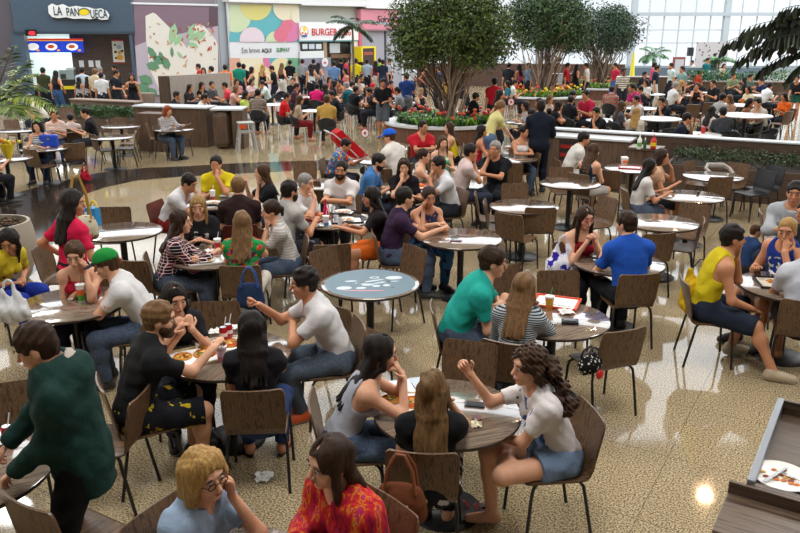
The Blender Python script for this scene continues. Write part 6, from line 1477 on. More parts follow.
('s', 411, 66, 80, '#c9ccd2', DK_, 'white tee walking behind the biggest ficus', 0), ('t', 424, 68, 0, '#8a2a3a', DK_, 'wine strap top walking behind the biggest ficus', 0), ('s', 437, 69, 190, '#2a3a5a', DK_, 'blue tee walking behind the biggest ficus', 0), ('a', 447, 80, 20, '#c9a23a', DK_, 'ochre tee behind the stems of the biggest ficus'), ('b', 459, 79, 170, '#c4c0bc', DK_, 'pale top behind the stems of the biggest ficus'), ('s', 466, 70, 10, '#17181c', DK_, 'black tee walking behind the biggest ficus', 0), ('b', 507, 84, 190, '#2a6a7a', DK_, 'petrol top beside the flower bed'), ('a', 515, 83, 0, '#d3d0cc', DK_, 'white tee beside the flower bed'), ('s', 509, 66, 60, '#20222a', DK_, 'charcoal tee walking between two ficus trees', 0), ('t', 519, 67, 120, '#c4506a', DK_, 'pink strap top walking between two ficus trees', 0), ('s', 528, 66, 200, '#6a8aa8', DK_, 'dusty blue tee walking between two ficus trees', 0), ('s', 568, 66, -20, '#b81c28', DK_, 'red tee behind the brown cabinet', 0), ('t', 577, 67, 30, '#1c1d22', DK_, 'black strap top near the steel door', 0), ('s', 586, 66, 160, '#c9c4b8', DK_, 'cream tee near the smallest ficus', 0), ('s', 615, 66, 200, '#c8304a', '#3a6aa8', 'crimson tee and blue trousers by the smallest ficus', 0),
# band and stage
('u', 704, 51.5, -90, '#cfcbb4', N_, 'white shirt playing on the stage', 0, 'd'), ('u', 715, 55.5, -100, '#20222a', DK_, 'black shirt beside the player on the stage', 0, 'd'), ('s', 708, 60.5, -60, '#1a6a70', '#1a5a62', 'teal tee standing before the stage', 0), ('a', 692, 62.5, 180, W_, DK_, 'white tee seated right under the loudspeaker', 'dark'), ('a', 699, 73, 20, '#b84a34', DK_, 'rust red tee at the foot of the stage', 'dark'), ('b', 724, 66, -80, '#c9b9a4', DK_, 'cream top at the foot of the stage', 'dark'),
# far right floor
('a', 723, 98, 20, '#a8a8a6', DK_, 'grey tee leaning in at a white table', 'dark'), ('b', 729, 99, 200, '#c9a48a', DK_, 'peach top opposite the grey tee', 'dark', 'l', LBR), ('b', 712, 111, 30, '#d6c3c2', DK_, 'white top close to the charcoal tee at the ledge', 'dark'), ('a', 723, 112.5, 84, '#3b3f44', DK_, 'charcoal tee seen from behind at the ledge', 'dark'),
('a', 734, 76, -80, '#7a8a6a', DK_, 'sage tee behind the stage shrubs', 'dark'), ('b', 744, 80, 150, '#1f1f24', DK_, 'black top behind the cream blouse', 'dark'), ('a', 751, 77, -60, '#4a6a5a', DK_, 'green tee under the fishtail palm', 'dark'), ('a', 761, 81, 190, '#1d2a4a', DK_, 'dark blue tee under the fishtail palm', 'dark'), ('b', 748, 89.5, 200, '#d8cda8', DK_, 'cream blouse in the middle of the far floor', 'wood'), ('c', 770, 86, 10, '#dcdcdc', DK_, 'white tee under the fishtail palm', 'wood'),
('c', 757.5, 103, 196, '#c9bfb0', DK_, 'beige tee leaning over the long white table', 'dark', 'm', BLK, 1.05), ('b', 750, 103, -40, '#9a6a4a', DK_, 'brown top beside the beige tee', 'dark'), ('b', 784, 97, 200, '#e0641e', DK_, 'orange tee by the walking person', 'wood'), ('v', 797, 79, 230, '#22232a', '#2a5a4a', 'dark vest and patterned shorts walking past', 0, 'm'),
]
for r in FAR:
    r = list(r); k, px, py, face, sc, pc, ref = r[:7]; ch = r[7] if len(r) > 7 else 'bistro'
    far(k, px, py, face, sc, pc, ref, ch or None, *r[8:])
# tables among the crowd: (pixel of the top, kind, scale, label)
for px, py, kd, sc, lb in (
 (231, 94, 'white', .9, 'white table between the coral tee and the lime blouse'), (252, 90, 'white', .9, 'white table behind the striped shirt'), (272, 102, 'white', .9, 'grey white table right of the striped shirt'), (292, 95, 'white', .85, 'white table behind the scarlet tee'), (314, 108, 'white', .9, 'white table between scarlet tee and mustard tee'), (311, 93, 'white', .8, 'white table by the magenta tee'),
 (340, 94, 'white', .9, 'white table by the dark teal tee'), (366, 101, 'white', .9, 'white table beside the dad'), (384, 96, 'white', .8, 'white table behind the dad'), (404, 98, 'white', .8, 'white table left of the biggest ficus'), (520, 122, 'wood', 1., 'wood table under the red strap top'), (562, 112, 'white', 1., 'white table under the middle ficus crowd'), (580, 108, 'white', .9, 'white table by the magenta red polo'),
 (604, 120, 'white', 1., 'white table close behind the white ledge'), (658, 124, 'white', 1.2, 'wide white table between blonde diner and navy hoodie'), (642, 108, 'white', 1., 'white table of the white tee diner'), (690, 95, 'wood', 1., 'wood table of the grey haired diner'), (705, 92, 'wood', 1., 'wood table of the dark patterned top'), (652, 94, 'white', 1., 'white table by the bending magenta tee'), (737, 107, 'white', 1.1, 'white table between grey tee and beige tee'),
 (744, 125, 'white', 1.35, 'big white table just behind the white ledge'), (700, 134, 'white', 1., 'white table with red cup just behind the white ledge'), (760, 95, 'white', 1., 'white table before the cream blouse'), (668, 78, 'white', 1., 'white table behind the brown planter wall'), (742, 83, 'white', 1., 'white table before the stage shrubs')):
    table(px, py, lb, kd, 0, sc)
# empty bistro chairs
for px, py, fc, kd, lb in (
 (282, 91, -95, 'bistro', 'empty black bistro chair right of the striped shirt'), (305, 98, 90, 'bistro', 'empty black bistro chair between patterned beige top and magenta tee'), (318, 95, 100, 'bistro', 'empty black bistro chair behind the mustard tee'), (365, 97, 150, 'bistro', 'empty black bistro chair near the dad'),
 (640, 124, 92, 'dark', 'empty black round chair left of the wide white table'), (660, 117, 94, 'dark', 'empty black round chair before the wide white table'), (671, 128, 60, 'dark', 'empty black round chair beside the navy hoodie'), (741, 116, 92, 'dark', 'empty black round chair before the white table of the beige tee'), (764, 121, 160, 'dark', 'empty black round chair right of the big white table'), (732, 131, 80, 'dark', 'empty black round chair at the charcoal tee'), (757, 133, 110, 'dark', 'empty black round chair close to the white ledge'), (776, 128, 190, 'dark', 'empty black round chair under the walking person'), (612, 122, 80, 'dark', 'empty black round chair at the white ledge by the black tee'), (565, 118, 70, 'dark', 'empty black round chair under the middle ficus'),
 (672, 115, 80, 'wood', 'empty walnut chair before the grey haired diner'), (694, 105, 85, 'wood', 'empty walnut chair before the dark patterned top'), (710, 103, 100, 'wood', 'empty walnut chair before the black tee'), (780, 92, 180, 'wood', 'empty walnut chair under the fishtail palm'), (790, 112, 120, 'wood', 'empty walnut chair behind the walking person'), (746, 101, 90, 'wood', 'empty walnut chair before the cream blouse')):
    chair(px, py, fc, lb, kd)
# ---------------------------------------------------------------- empty chairs of the near floor (pixel of the middle of the backrest's top edge)
for px, py, fc, lb in (
 (215, 303, -84, 'empty walnut chair across the pizza trays, below the green floral top'), (143, 393, 176, 'empty walnut chair behind the black tee, turned to the green hoodie'), (10, 384, -70, 'empty walnut chair at the photo edge behind the green hoodie'), (24, 506, 60, 'empty walnut chair at the bottom edge before the green hoodie'),
 (322, 250, -40, 'empty walnut chair at the advert table, on the side of the laughing diner'), (334, 306, 42, 'empty walnut chair close behind the laughing diner in white'), (416, 248, 216, 'empty walnut chair at the advert table, below the purple tee'), (332, 246, 100, 'empty walnut chair at the pink bottle table with back to the camera'), 
 (422, 455, 84, 'walnut chair under the wavy haired diner in black, brown handbag on it'), (471, 343, -108, 'empty walnut chair across the table from the curly haired diner'), (505, 268, -50, 'empty walnut chair behind the striped top'), (558, 272, -88, 'empty walnut chair with purple plastic bag behind it'), (626, 332, 112, 'empty walnut chair with polka dot bag on its seat'),
 (508, 215, 52, 'empty walnut chair between the two shining tables'), (541, 209, 88, 'empty walnut chair before the empty white table, back to the camera'), (475, 194, -6, 'empty walnut chair seen edge on, further of two'), (484, 202, -10, 'empty walnut chair seen edge on, nearer of two'), (515, 184, -88, 'empty walnut chair on the far side of the empty white table'),
 (561, 168, -86, 'empty walnut chair on the far side of the table before the couple'), (609, 198, 205, 'empty walnut chair facing the couple before the service counter'), (608, 171, 60, 'empty walnut chair before the red tray table'), (537, 153, 195, 'empty walnut chair at the table of the white camisole'), (511, 164, 75, 'empty walnut chair before the white camisole'),
 (689, 162, -50, 'empty walnut chair behind the peach blouse'), (739, 164, 222, 'empty walnut chair before the hedge'), (722, 178, 98, 'empty walnut chair between the two tables by the hedge'), (696, 205, 230, 'empty walnut chair at the table behind the bright blue tee'), (704, 221, 160, 'empty dark walnut chair with its back to the yellow vest'), (660, 235, 100, 'empty walnut chair between blue tee and empty white table'), 
 (760, 212, -20, 'empty walnut chair under the grey sweater'), (305, 162, -88, 'empty walnut chair behind the light grey tee'), (309, 181, 60, 'empty walnut chair beside the pale table'), (115, 208, -86, 'empty walnut chair across the empty grey shining table'), (128, 262, 80, 'empty walnut chair tucked under the grey shining table'), (39, 247, 0, 'empty walnut chair seen edge on beside the pot'),
 (29, 150, 62, 'empty walnut chair before the blue handbag table'), (74, 144, 118, 'empty walnut chair with red bag beside the blue handbag'), (40, 124, -60, 'empty walnut chair behind the navy striped top'), (92, 135, 40, 'empty walnut chair at the grey table, on the side of the blue handbag'), (136, 132, 200, 'empty walnut chair at the grey table, on the side of the redhead'), (107, 121, 20, 'empty walnut chair at the far table before the hedge'), (119, 118, -80, 'empty pale walnut chair under the hedge'), (187, 125, 160, 'empty walnut chair before the rounded cabinet'), (146, 124, 10, 'empty walnut chair behind the redhead'), (139, 128, 190, 'empty walnut chair close to the redhead'), (66, 108, -60, 'empty walnut chair behind the yellow lunch tray'), (10, 120, -30, 'empty walnut chair under the palm fronds'), (435, 152, 100, 'empty walnut chair under the green camisole'), (380, 170, 90, 'empty walnut chair behind the dark beard')):
    chair(px, py, fc, lb)
MATK = plain('#17181d', .4)
for px, py, fc, lb in ((768, 171, 200, 'black chair at the end of the hedge planter, nearer of two'), (777, 167, 200, 'black chair at the end of the hedge planter, further of two')):
    o = chair(px, py, fc, lb)
    for k in kids(o):
        if k.name.split('.')[0] in ('backrest', 'seat'): set_mat(k, MATK)
# ---------------------------------------------------------------- what lies on the tables
def on(px, py, dz=0): p = at(px, py, TT+dz); return (p[0], p[1], TT+dz)
R_ = math.radians
tray(on(405, 404), R_(-6), 'white tray with takeaway box and pizza slice before the grey tank top', '#e4dccb', 'pizza', .36, .30)
b_ = thing('folded_menu', 'big pale folded leaflet lying behind the pizza tray', 'leaflet', on(412, 386), R_(14)); mb = MB(); mb.box((-.07, 0, .002), (.15, .22, .003)); mb.obj('page', plain('#c9d0da', .5), b_); mb = MB(); mb.box((.085, .01, .003), (.15, .22, .003), 0, .06); mb.obj('page', plain('#b6bfcc', .5), b_)
phone(on(475, 405), R_(80), 'dark phone on the pizza table before the curly haired diner', '#2b3038')
tp_ = lathe_thing('bangle', 'small round red and silver box on the pizza table', 'box', on(477, 419), [('ring', [(.02, 0), (.032, 0), (.032, .012), (.02, .012)], plain('#5a1f22', .4), 18)]); napkin(on(476, 426), 'folded cream napkin under the small round box', .07, 4, '#ddd6bb')
tray(on(197, 357), R_(28), 'pizza tray in front of the bearded diner in black tee', '#cdbb94', 'pizza', .42, .32); tray(on(222, 346), R_(18), 'pizza tray beside the two soda cans', '#d9d0bb', 'pizza', .38, .28)
soda_can(on(224, 341), 'red soda can with straw on the pizza table, nearer the bearded diner'); soda_can(on(229, 338), 'red soda can on the pizza table, nearer the raised fist')
cup(on(222, 361), 'clear pink cup by the pizza trays', '#c9a7b4', '#c9798f', '#d9c3cc', '#e6e6e6', '#e9e9ee', .11)
napkin(on(236, 329), 'crumpled napkin behind the soda cans', .10, 5); napkin(on(214, 333), 'crumpled napkin held over the pizza trays', .08, 6)
soda_can(on(9, 444), 'red soda can with white straw at the photo edge before the green hoodie'); napkin(on(1, 440), 'white napkin behind the soda can at the photo edge', .16, 7)
cup(on(82, 301), 'striped drink cup with green straw before the red camisole', '#e6e6e6', '#57a52e', '#e0622a', '#2c8a4a', '#e9e9e9', .15); napkin(on(71, 300), 'tiny white paper ball beside the striped cup', .03, 8)
bag_plastic((*at(14, 322, .75), .741), R_(20), 'white plastic carrier bag on the table beside the yellow tee', '#d3d4d6', None, .34, .26, 3)
# table of the plaid shirt
tray(on(205, 262), R_(20), 'paper lined tray before the plaid shirt', '#cfc9c0', 'plate', .34, .26); napkin(on(209, 252), 'white napkin by the plaid sleeve', .10, 9); cup(on(218, 250), 'red drink cup before the green floral top', '#d8d8d8', '#c4242a', '#c4242a', '#e0e0e0', '#eeeeee', .12)
tray(on(213, 204), R_(0), 'dark tray with plate before the bright yellow shirt', '#2a2a2e', 'plate', .34, .26); cup(on(213, 200), 'red and white cup on the yellow shirt diner\'s table', '#e4e0e0', '#b83a44', '#e4e0e0', '#ffffff', '#eeeeee', .13); cup(on(219, 192), 'white paper cup behind the red and white cup', '#e6e3e0', '#e6e3e0', '#cfcac6', '#ffffff', '#eeeeee', .12); tray(on(231, 196), R_(-20), 'white lunch box before the black tee diner with fork', '#d3d8d8', 'plate', .26, .2)
# pink bottle table
pb = lathe_thing('glass_bottle', 'tall bright pink bottle on the crowded round table', 'bottle', on(326, 222), [('body', [(.030, 0), (.034, .01), (.034, .15), (.014, .22)], plain('#d11a5c', .2), 18), ('neck', [(.014, .22), (.011, .29), (.014, .30)], plain('#c41552', .2), 14)])
cup(on(326, 226), 'printed paper cup before the pink bottle', '#d9d9dd', '#3a7ab0', '#d6cfd0', '#e8e8e8', '#eeeeee', .12); glass_cup(on(336, 222), 'dark sauce glass near the pink bottle'); glass_cup(on(340, 225), 'dark sauce glass nearest the table edge by the pink bottle', '#241412'); glass_cup(on(333, 213), 'cola glass behind the pink bottle', '#2a1612')
tray(on(347, 221), R_(8), 'black tray with plate before the orange skirt', '#1d1a1c', 'plate', .40, .28); tray(on(318, 219), R_(60), 'red and white paper tray beside the light grey tee', '#b02026', 'fries', .28, .22); tray(on(343, 213), R_(-10), 'black bowl tray before the smiling beard', '#221d1e', 'plate', .3, .22); napkin(on(319, 227), 'white napkin at the elbow of the light grey tee', .13, 10)
# food table of blue tee
tray(on(398, 192), R_(10), 'white tray with food before the dark beard', '#d8d3c9', 'plate', .4, .28); tray(on(416, 187), R_(-30), 'red tray with food before the watch wearer', '#b3232a', 'fries', .38, .28); tray(on(404, 184), R_(0), 'tray with red bowls before the dark blouse', '#cfc9c0', 'plate', .34, .26)
for k, (x, y, c, n) in enumerate(((401, 181, '#5a1c1a', 'first'), (406, 181, '#6a221c', 'second'), (412, 183, '#3f7a3a', 'third'))): glass_cup(on(x, y), '%s drink glass in the row before the dark blouse' % n, c)
# phone table
phone(on(456, 241), R_(75), 'red cased phone lying on the shining phone table', '#7a1f24'); kq = thing('key_ring', 'bunch of keys beside the red cased phone', 'keys', on(453, 238)); mb = MB(); mb.tube([(.02*math.cos(a), .02*math.sin(a), .004) for a in np.linspace(0, 6.28, 13)], .003, 5); mb.obj('ring', METAL(), kq); mb = MB(); mb.rbox((.04, 0, .004), (.05, .014, .005), .002); mb.rbox((-.02, .035, .004), (.014, .05, .005), .002); mb.obj('key', METAL(), kq)
# teal polo table
tray(on(556, 303), R_(-22), 'orange rimmed tray with papers before the striped top', '#d8502a', 'box', .40, .3); cup(on(549, 309), 'orange cup with green straw before the striped top', '#d99a2a', '#d9761c', '#cfa02a', '#2fae5a', '#e6e6e6', .11); napkin(on(566, 313), 'folded paper between tray and dark wallet', .12, 12)
wl = thing('wallet', 'dark leather wallet near the rim of the teal polo table', 'wallet', on(570, 323), R_(80)); mb = MB(); mb.rbox((0, 0, .013), (.10, .14, .026), .010); mb.obj('cover', plain('#15161a', .4), wl); mb = MB(); mb.rbox((0, 0, .028), (.05, .10, .006), .002); mb.obj('clasp', plain('#4a4d55', .3), wl)
napkin(on(554, 324), 'crumb of paper beside the striped sleeve', .03, 13)
phone(on(598, 258), R_(40), 'phone lying before the red glasses', '#1c1f24'); kq = thing('lanyard', 'green and black cord lying on the table of the bright blue tee', 'cord', on(606, 262)); mb = MB(); mb.tube([(.12*math.cos(a)*(1+.3*math.sin(3*a)), .06*math.sin(a), .005) for a in np.linspace(0, 6.0, 22)], .004, 5); mb.obj('cord', plain('#3a7a5a', .6), kq)
bag_plastic((*at(562, 262, .70), .50), R_(10), 'white and purple printed plastic bag hanging behind the empty chair of the striped top', '#d9d8e2', ('print', '#33249a'), .44, .36, 12)
# right
tray(on(782, 284), R_(-10), 'big loaded tray between the two basketball vests', '#2a2220', 'fries', .46, .34, None, '#d9cfc0'); tray(on(790, 277), R_(6), 'white lunch box behind the big loaded tray', '#dad6cf', 'plate', .28, .2); napkin(on(779, 276), 'crumpled napkin behind the big loaded tray', .14, 14)
lathe_thing('jar', 'tiny brown cup alone on the shining table of the white tee', 'cup', on(698, 194), [('body', [(.018, 0), (.024, .04), (.02, .042)], plain('#5a3a2a', .4), 12)])
tray(on(630, 168), R_(-20), 'red tray on the counter table', '#b8261e', 'box', .38, .28); ob = thing('fries_carton', 'orange and white carton standing on the red tray', 'carton', (*at(624, 166, TT)[:2], TT+.02), R_(10)); mb = MB(); mb.add([(-.04, -.025, 0), (.04, -.025, 0), (.04, .025, 0), (-.04, .025, 0), (-.06, -.04, .13), (.06, -.04, .13), (.06, .04, .15), (-.06, .04, .15)], [(3, 2, 1, 0), (0, 1, 5, 4), (1, 2, 6, 5), (2, 3, 7, 6), (3, 0, 4, 7), (4, 5, 6, 7)]); mb.obj('body', plain('#d9d4cf', .5), ob); mb = MB(); mb.box((0, -.037, .06), (.085, .012, .05)); mb.obj('printed_band', plain('#d0641e', .5), ob)
bs_ = thing('booster_seat', 'grey plastic booster seat on the far side of the hedge table', 'booster seat', (*at(716, 170, .74)[:2], 0), R_(-178)); b0 = at(716, 163, .80); bs_.location = (b0[0], b0[1]-.2, 0)
mb = MB(); mb.tube([(-.2, .12, .66), (-.21, -.1, .72), (-.14, -.2, .76), (.14, -.2, .76), (.21, -.1, .72), (.2, .12, .66)], [.03, .035, .05, .05, .035, .03], 8); mb.obj('backrest', plain('#9a948c', .5), bs_, True); mb = MB(); mb.rbox((0, .02, .56), (.44, .36, .16), .05); mb.obj('seat', plain('#8a847c', .5), bs_)
for x, y in ((-.19, .17), (.19, .17), (-.19, -.15), (.19, -.15)): mb = MB(); mb.tube([(x, y, .5), (x*1.15, y*1.2, 0)], .018, 6); mb.obj('leg', plain('#8a847c', .5), bs_)
# far left
hb = thing('handbag', 'bright blue handbag standing on the table before the navy striped top', 'bag', on(50, 147), R_(6)); mb = MB(); mb.rbox((0, 0, .13), (.36, .12, .26), .03); mb.obj('body', plain('#1c46b8', .35), hb); mb = MB(); mb.tube([(-.1, 0, .25), (-.07, 0, .33), (.07, 0, .33), (.1, 0, .25)], .009, 6); mb.obj('handle', plain('#16388f', .35), hb, True); mb = MB(); mb.box((0, -.063, .17), (.05, .01, .03)); mb.obj('clasp', plain('#c9b060', .3, .5, .6), hb)
tray(on(59, 132), R_(0), 'yellow tray with food before the white and orange tee', '#d9b81c', 'fries', .4, .3); tray(on(33, 147), R_(0), 'white plate tray beside the blue handbag', '#d6d2cb', 'plate', .3, .24); tray(on(175, 128), R_(-8), 'tray of colourful food before the redhead diner', '#c9b49a', 'fries', .4, .3); cup(on(169, 126), 'small green cup on the redhead diner\'s table', '#d6d6d6', '#2f8a3a', '#2f8a3a', '#ffffff', '#eeeeee', .12)
bag_plastic((*at(84, 168, .3), .02), 0, 'small red bag hanging low beside the walnut chair', '#a3182c', None, .3, .22, 6)
fw = thing('flower_bunch', 'bunch of flowers in yellow wrapping at the photo edge', 'flowers', (*at(9, 160, .74), TT), 0); mb = MB(); mb.lathe([(.04, 0), (.14, .3)], n=10, cap=False); mb.obj('wrapping', plain('#cdb51e', .4), fw); mb = MB(); rg = np.random.default_rng(3)
for k in range(14): mb.ball((rg.normal()*.07, rg.normal()*.07, .3+rg.uniform(0, .08)), .035, 7, 5, k % 3)
mb.obj('blossom', [plain('#d8c51e', .6), plain('#c8841e', .6), plain('#5a7a2a', .6)], fw); fw['kind'] = 'thing'
cup(on(22, 128), 'white paper cup on the table under the palm fronds', '#dfe3e6', '#dfe3e6', '#cfd3d6', '#ffffff', '#eeeeee', .15); table(18, 130, 'dark table under the palm fronds', 'wood')
# gift box carried by the shopper in pink
gb = thing('gift_box', 'bright blue carton with yellow handles held by the shopper in pink', 'gift box', (*at(91, 218, 1.02), .93), R_(-12)); mb = MB(); mb.rbox((0, 0, .11), (.19, .12, .22), .008); mb.obj('body', plain('#2a86c0', .4), gb)
mb = MB(); rg = np.random.default_rng(6)
for k in range(16): x = rg.uniform(-.075, .075); z = rg.uniform(.03, .16); a = rg.uniform(.012, .024); mb.add([(x+a*math.cos(t), -.0612-.0003*k, z+a*math.sin(t)) for t in np.linspace(0, 6.28, 9)[:-1]], [tuple(range(8))], k % 4)
mb.obj('printed_patches', [plain('#16181c', .5), plain('#e6e4d8', .5), plain('#c9a21c', .5), plain('#3f8a4a', .5)], gb); mb = MB()
for x in (-.05, .05): mb.tube([(x-.045, 0, .21), (x-.03, 0, .27), (x, 0, .295), (x+.03, 0, .27), (x+.045, 0, .21)], .012, 7)
mb.obj('handle', plain('#e0b81c', .4), gb, True)
def shoulder_bag(name, label, loc, rz, body, trim, pat=None, w=.32, h=.24, d=.14, strap=.3):
    r = thing(name, label, 'bag', loc, rz); V_, Q = grow([Ell(V3(0, 0, h*.45), (w*.5, d*.5, h*.5)), Cap(V3(-w*.3, 0, h*.2), V3(w*.3, 0, h*.2), h*.24, h*.24, V3(0, 1, 0), .7), Cap(V3(-w*.28, 0, h*.75), V3(w*.28, 0, h*.75), h*.15, h*.15, V3(0, 1, 0), .6)], .01)
    obj('body', mesh_np('body', V_, Q, cloth(body, *(pat or ('plain',)))), r)
    for y in (-.04, .04): mb = MB(); mb.tube([(-w*.3, y, h*.8), (-w*.24, y*.8, h+strap*.5), (-w*.08, y*.4, h+strap), (w*.08, y*.4, h+strap), (w*.24, y*.8, h+strap*.5), (w*.3, y, h*.8)], .010, 6); mb.obj('strap', plain(trim, .5), r, True)
    return r
q = PEOPLE_BY = {p['ref']: p for p in PEOPLE}
p_ = at(82, 228, 1.0); shoulder_bag('shoulder_bag', 'cream and tan shoulder bag hanging at the pink polo', (p_[0], p_[1], .86), R_(35), '#c9bda6', '#a8842e', ('print', '#8a6f4e'), .34, .30, .16, .42)
p_ = at(401, 500, .61); hb = shoulder_bag('handbag', 'brown leather handbag with cream stripes hanging on the wavy haired diner\'s chair', (p_[0], p_[1], .48), R_(-12), '#6b3a22', '#7a4426', None, .29, .25, .14, .17)
mb = MB()
for k in range(6): mb.box((-.075+k*.03, -.068+.0035*abs(k-2.5)**2, .10), (.014, .014, .085))
mb.obj('cream_stripes', plain('#cfc2a4', .6), hb)
p_ = at(255, 284, .68); shoulder_bag('handbag', 'dark blue handbag hanging on the floral top\'s chair', (p_[0]-.02, p_[1]-.16, .50), R_(2), '#26385a', '#2a4a86', None, .26, .26, .1, .14)
p_ = at(590, 366, .52); pd = shoulder_bag('bag', 'black polka dot bag on the empty walnut chair', (p_[0], p_[1], .47), R_(40), '#131316', '#131316', ('dots', '#d6d2cc'), .24, .16, .16, .05); mb = MB(); mb.ball((0, -.1, .01), (.045, .02, .04)); mb.obj('red_heart', plain('#c4141c', .35), pd, True)
p_ = at(690, 287, .68); bp_ = thing('drawstring_bag', 'yellow drawstring bag worn on the back of the yellow vest', 'bag', (p_[0]-.03, p_[1]-.10, .47), R_(80)); V_, Q = grow([Ell(V3(0, 0, .17), (.14, .09, .18)), Ell(V3(0, 0, .08), (.15, .10, .09)), Cap(V3(0, .0, .3), V3(0, .03, .42), .05, .025)], .011, disp=noisy(8, .006, 40)); obj('body', mesh_np('body', V_, Q, cloth('#d0a81c')), bp_)
mb = MB(); mb.tube([(0, .03, .40), (.02, -.06, .52), (.06, -.20, .50), (.08, -.26, .36), (.06, -.2, .16), (.04, -.06, .06)], .006, 6); mb.obj('cord', plain('#15161a', .6), bp_, True)
napkin((*at(264, 479, 0), .0), 'crumpled white tissue on the floor above the tie dyed blouse', .12, 21)
for x, y, rz_, lb in ((489, 516, 70, 'black flip flop with red strap under the raised foot, on its own on the floor'), (478, 508, 100, 'black flip flop with red strap tucked under the pizza table')):
    ff = thing('flip_flop', lb, 'sandal', (*at(x, y, 0), .086), R_(rz_)); obj('sole_and_strap', SHOE['sandal'], ff)
# signs on poles, high chair, stroller
def pole_sign(px, py, zc, label, R, c1, c2):
    p = at(px, py, zc); r = thing('pole_sign', label, 'sign', (*p, 0), 0); mb = MB(); mb.lathe([(.14, 0), (.14, .012), (.012, .03), (.011, zc-R)], n=14); mb.obj('pole', STEEL(), r, True)
    for rr, y, c, n in ((R, 0, c1, 'rim'), (R*.82, -.008, c2, 'plate'), (R*.3, -.014, c1, 'emblem')):
        m = MB(); pts = [(rr*math.cos(t), y+.006, zc+rr*1.15*math.sin(t)) for t in np.linspace(0, 2*PI, 29)[:-1]]; m.add(pts+[(x, y-.006, z) for x, _, z in pts], [tuple(range(28)), tuple(range(55, 27, -1))]+[(i, 28+i, 28+(i+1) % 28, (i+1) % 28) for i in range(28)]); m.obj(n, plain(c, .4), r)
    return r
pole_sign(365, 133, 1.05, 'round white sign with red ring on a steel pole near the red stroller', .085, '#a3182e', '#e6dfe0'); pole_sign(511, 102, 1.2, 'round white and red sign on a pole before the flower bed', .09, '#c2263c', '#e9e4e2')
hc = thing('high_chair', 'grey plastic high chair with orange label beside the long counter', 'high chair', (*at(247, 151, 0), 0), R_(20)); m_ = plain('#a8a6a2', .5)
for x in (-.24, .24):
    for y in (-.22, .22): mb = MB(); mb.tube([(x*.62, y*.6, .72), (x, y, 0)], [.03, .036], 6); mb.obj('leg', m_, hc)
    mb = MB(); mb.tube([(x*.86, -.17, .30), (x*.86, .17, .30)], .026, 6); mb.obj('stretcher', m_, hc)
mb = MB(); mb.rbox((0, 0, .50), (.36, .32, .05), .02); mb.obj('seat', m_, hc); mb = MB(); mb.rbox((0, 0, .74), (.42, .38, .05), .02); mb.obj('top_rail', m_, hc); mb = MB(); mb.box((-.1, -.205, .66), (.17, .02, .10)); mb.obj('orange_label', plain('#d8501e', .5), hc)
st = thing('stroller', 'grey framed stroller with red cover beside the colourful shirt', 'stroller', (*at(350, 178, 0), 0), R_(110)); mb = MB(); pf_ = [(-.36, .50), (.22, 1.06), (.34, 1.0), (.36, .86), (.10, .52), (-.2, .40)]
mb.add([(x, y, z) for x in (-.2, .2) for y, z in pf_], [tuple(range(6)), tuple(range(11, 5, -1))]+[(i, 6+i, 6+(i+1) % 6, (i+1) % 6) for i in range(6)]); mb.obj('cover', cloth('#b8141e'), st)
for x in (-.25, .25):
    mb = MB(); mb.tube([(x, .42, 1.0), (x, .25, .85), (x, -.1, .5), (x, -.42, .12)], .014, 6); mb.obj('frame_tube', STEEL(), st, True)
    for y in (-.40, .32): mb = MB(); mb.tube([(x-.02, y, .1), (x+.02, y, .1)], .10, 14); mb.obj('wheel', plain('#1b1b1d', .6), st)
mb = MB(); mb.tube([(-.25, .42, 1.0), (-.22, .48, 1.02), (.22, .48, 1.02), (.25, .42, 1.0)], .016, 6); mb.obj('handle', plain('#b9bcc2', .4), st, True)
for x, y, z, lb, c in ((703, 133, .74, 'red cup on the white table just behind the ledge', '#c02a2e'), (742, 103, .74, 'small orange cup on the far white table', '#d97a1e')):
    if py: lathe_thing('cup', lb, 'cup', (*at(x, y, z), z+.001), [('body', [(.045, 0), (.06, .14), (.055, .14)], plain(c, .4), 12)])
# ---------------------------------------------------------------- the tray return station in the corner
DW = wood('X', '#2c211b', '#59483b', .3, .5)
a_ = at(778, 397, 1.12); b_ = at(747, 479, 1.12); v_ = b_-a_; Lv = np.linalg.norm(v_); vu = v_/Lv; un = np.array([-vu[1], vu[0]]); un = un if un[0] > 0 else -un
rzs = math.atan2(un[1], un[0]); W0 = 1.5
ts = thing('tray_station', 'walnut tray return station with raised rim in the corner below the walkway', 'cabinet', (*b_, 0), rzs)
ly = Lv if (np.array([-un[1], un[0]])@(-vu)) > 0 else -Lv
def tb(x0, x1, y0, y1, z0, z1, n, m): mb = MB(); mb.rbox(((x0+x1)/2, (y0+y1)/2, (z0+z1)/2), (abs(x1-x0), abs(y1-y0), z1-z0), .004); return mb.obj(n, m, ts)
tb(.03, W0, .02, ly, .0, 1.04, 'body', DW); tb(0, .035, 0, ly, .9, 1.12, 'side_rim', plain('#8e949c', .3, .5, .5)); tb(.035, W0, ly-.03, ly, .9, 1.12, 'back_rim', DW); tb(.02, W0, -.01, .03, .85, 1.10, 'front_rim', DW)
tb(-.07, W0, -.36, -.015, 0, 1.04, 'front_cabinet', wood('X', '#2c211b', '#665445', .3, .5)); tb(-.07, W0, -.03, -.008, .9, 1.10, 'splash_panel', DW)
def on2(px, py, z): p = at(px, py, z); return (p[0], p[1], z)
for k, (lb, food) in enumerate((('lower plate of the stack on the tray station', False), ('dirty top plate with cutlery on the tray station', True))):
    pr = thing('plate', lb, 'plate', on2(781-k*0, 479, 1.041+k*.02)); plate(pr, 0, 0, 0, .135, food, 'dish')
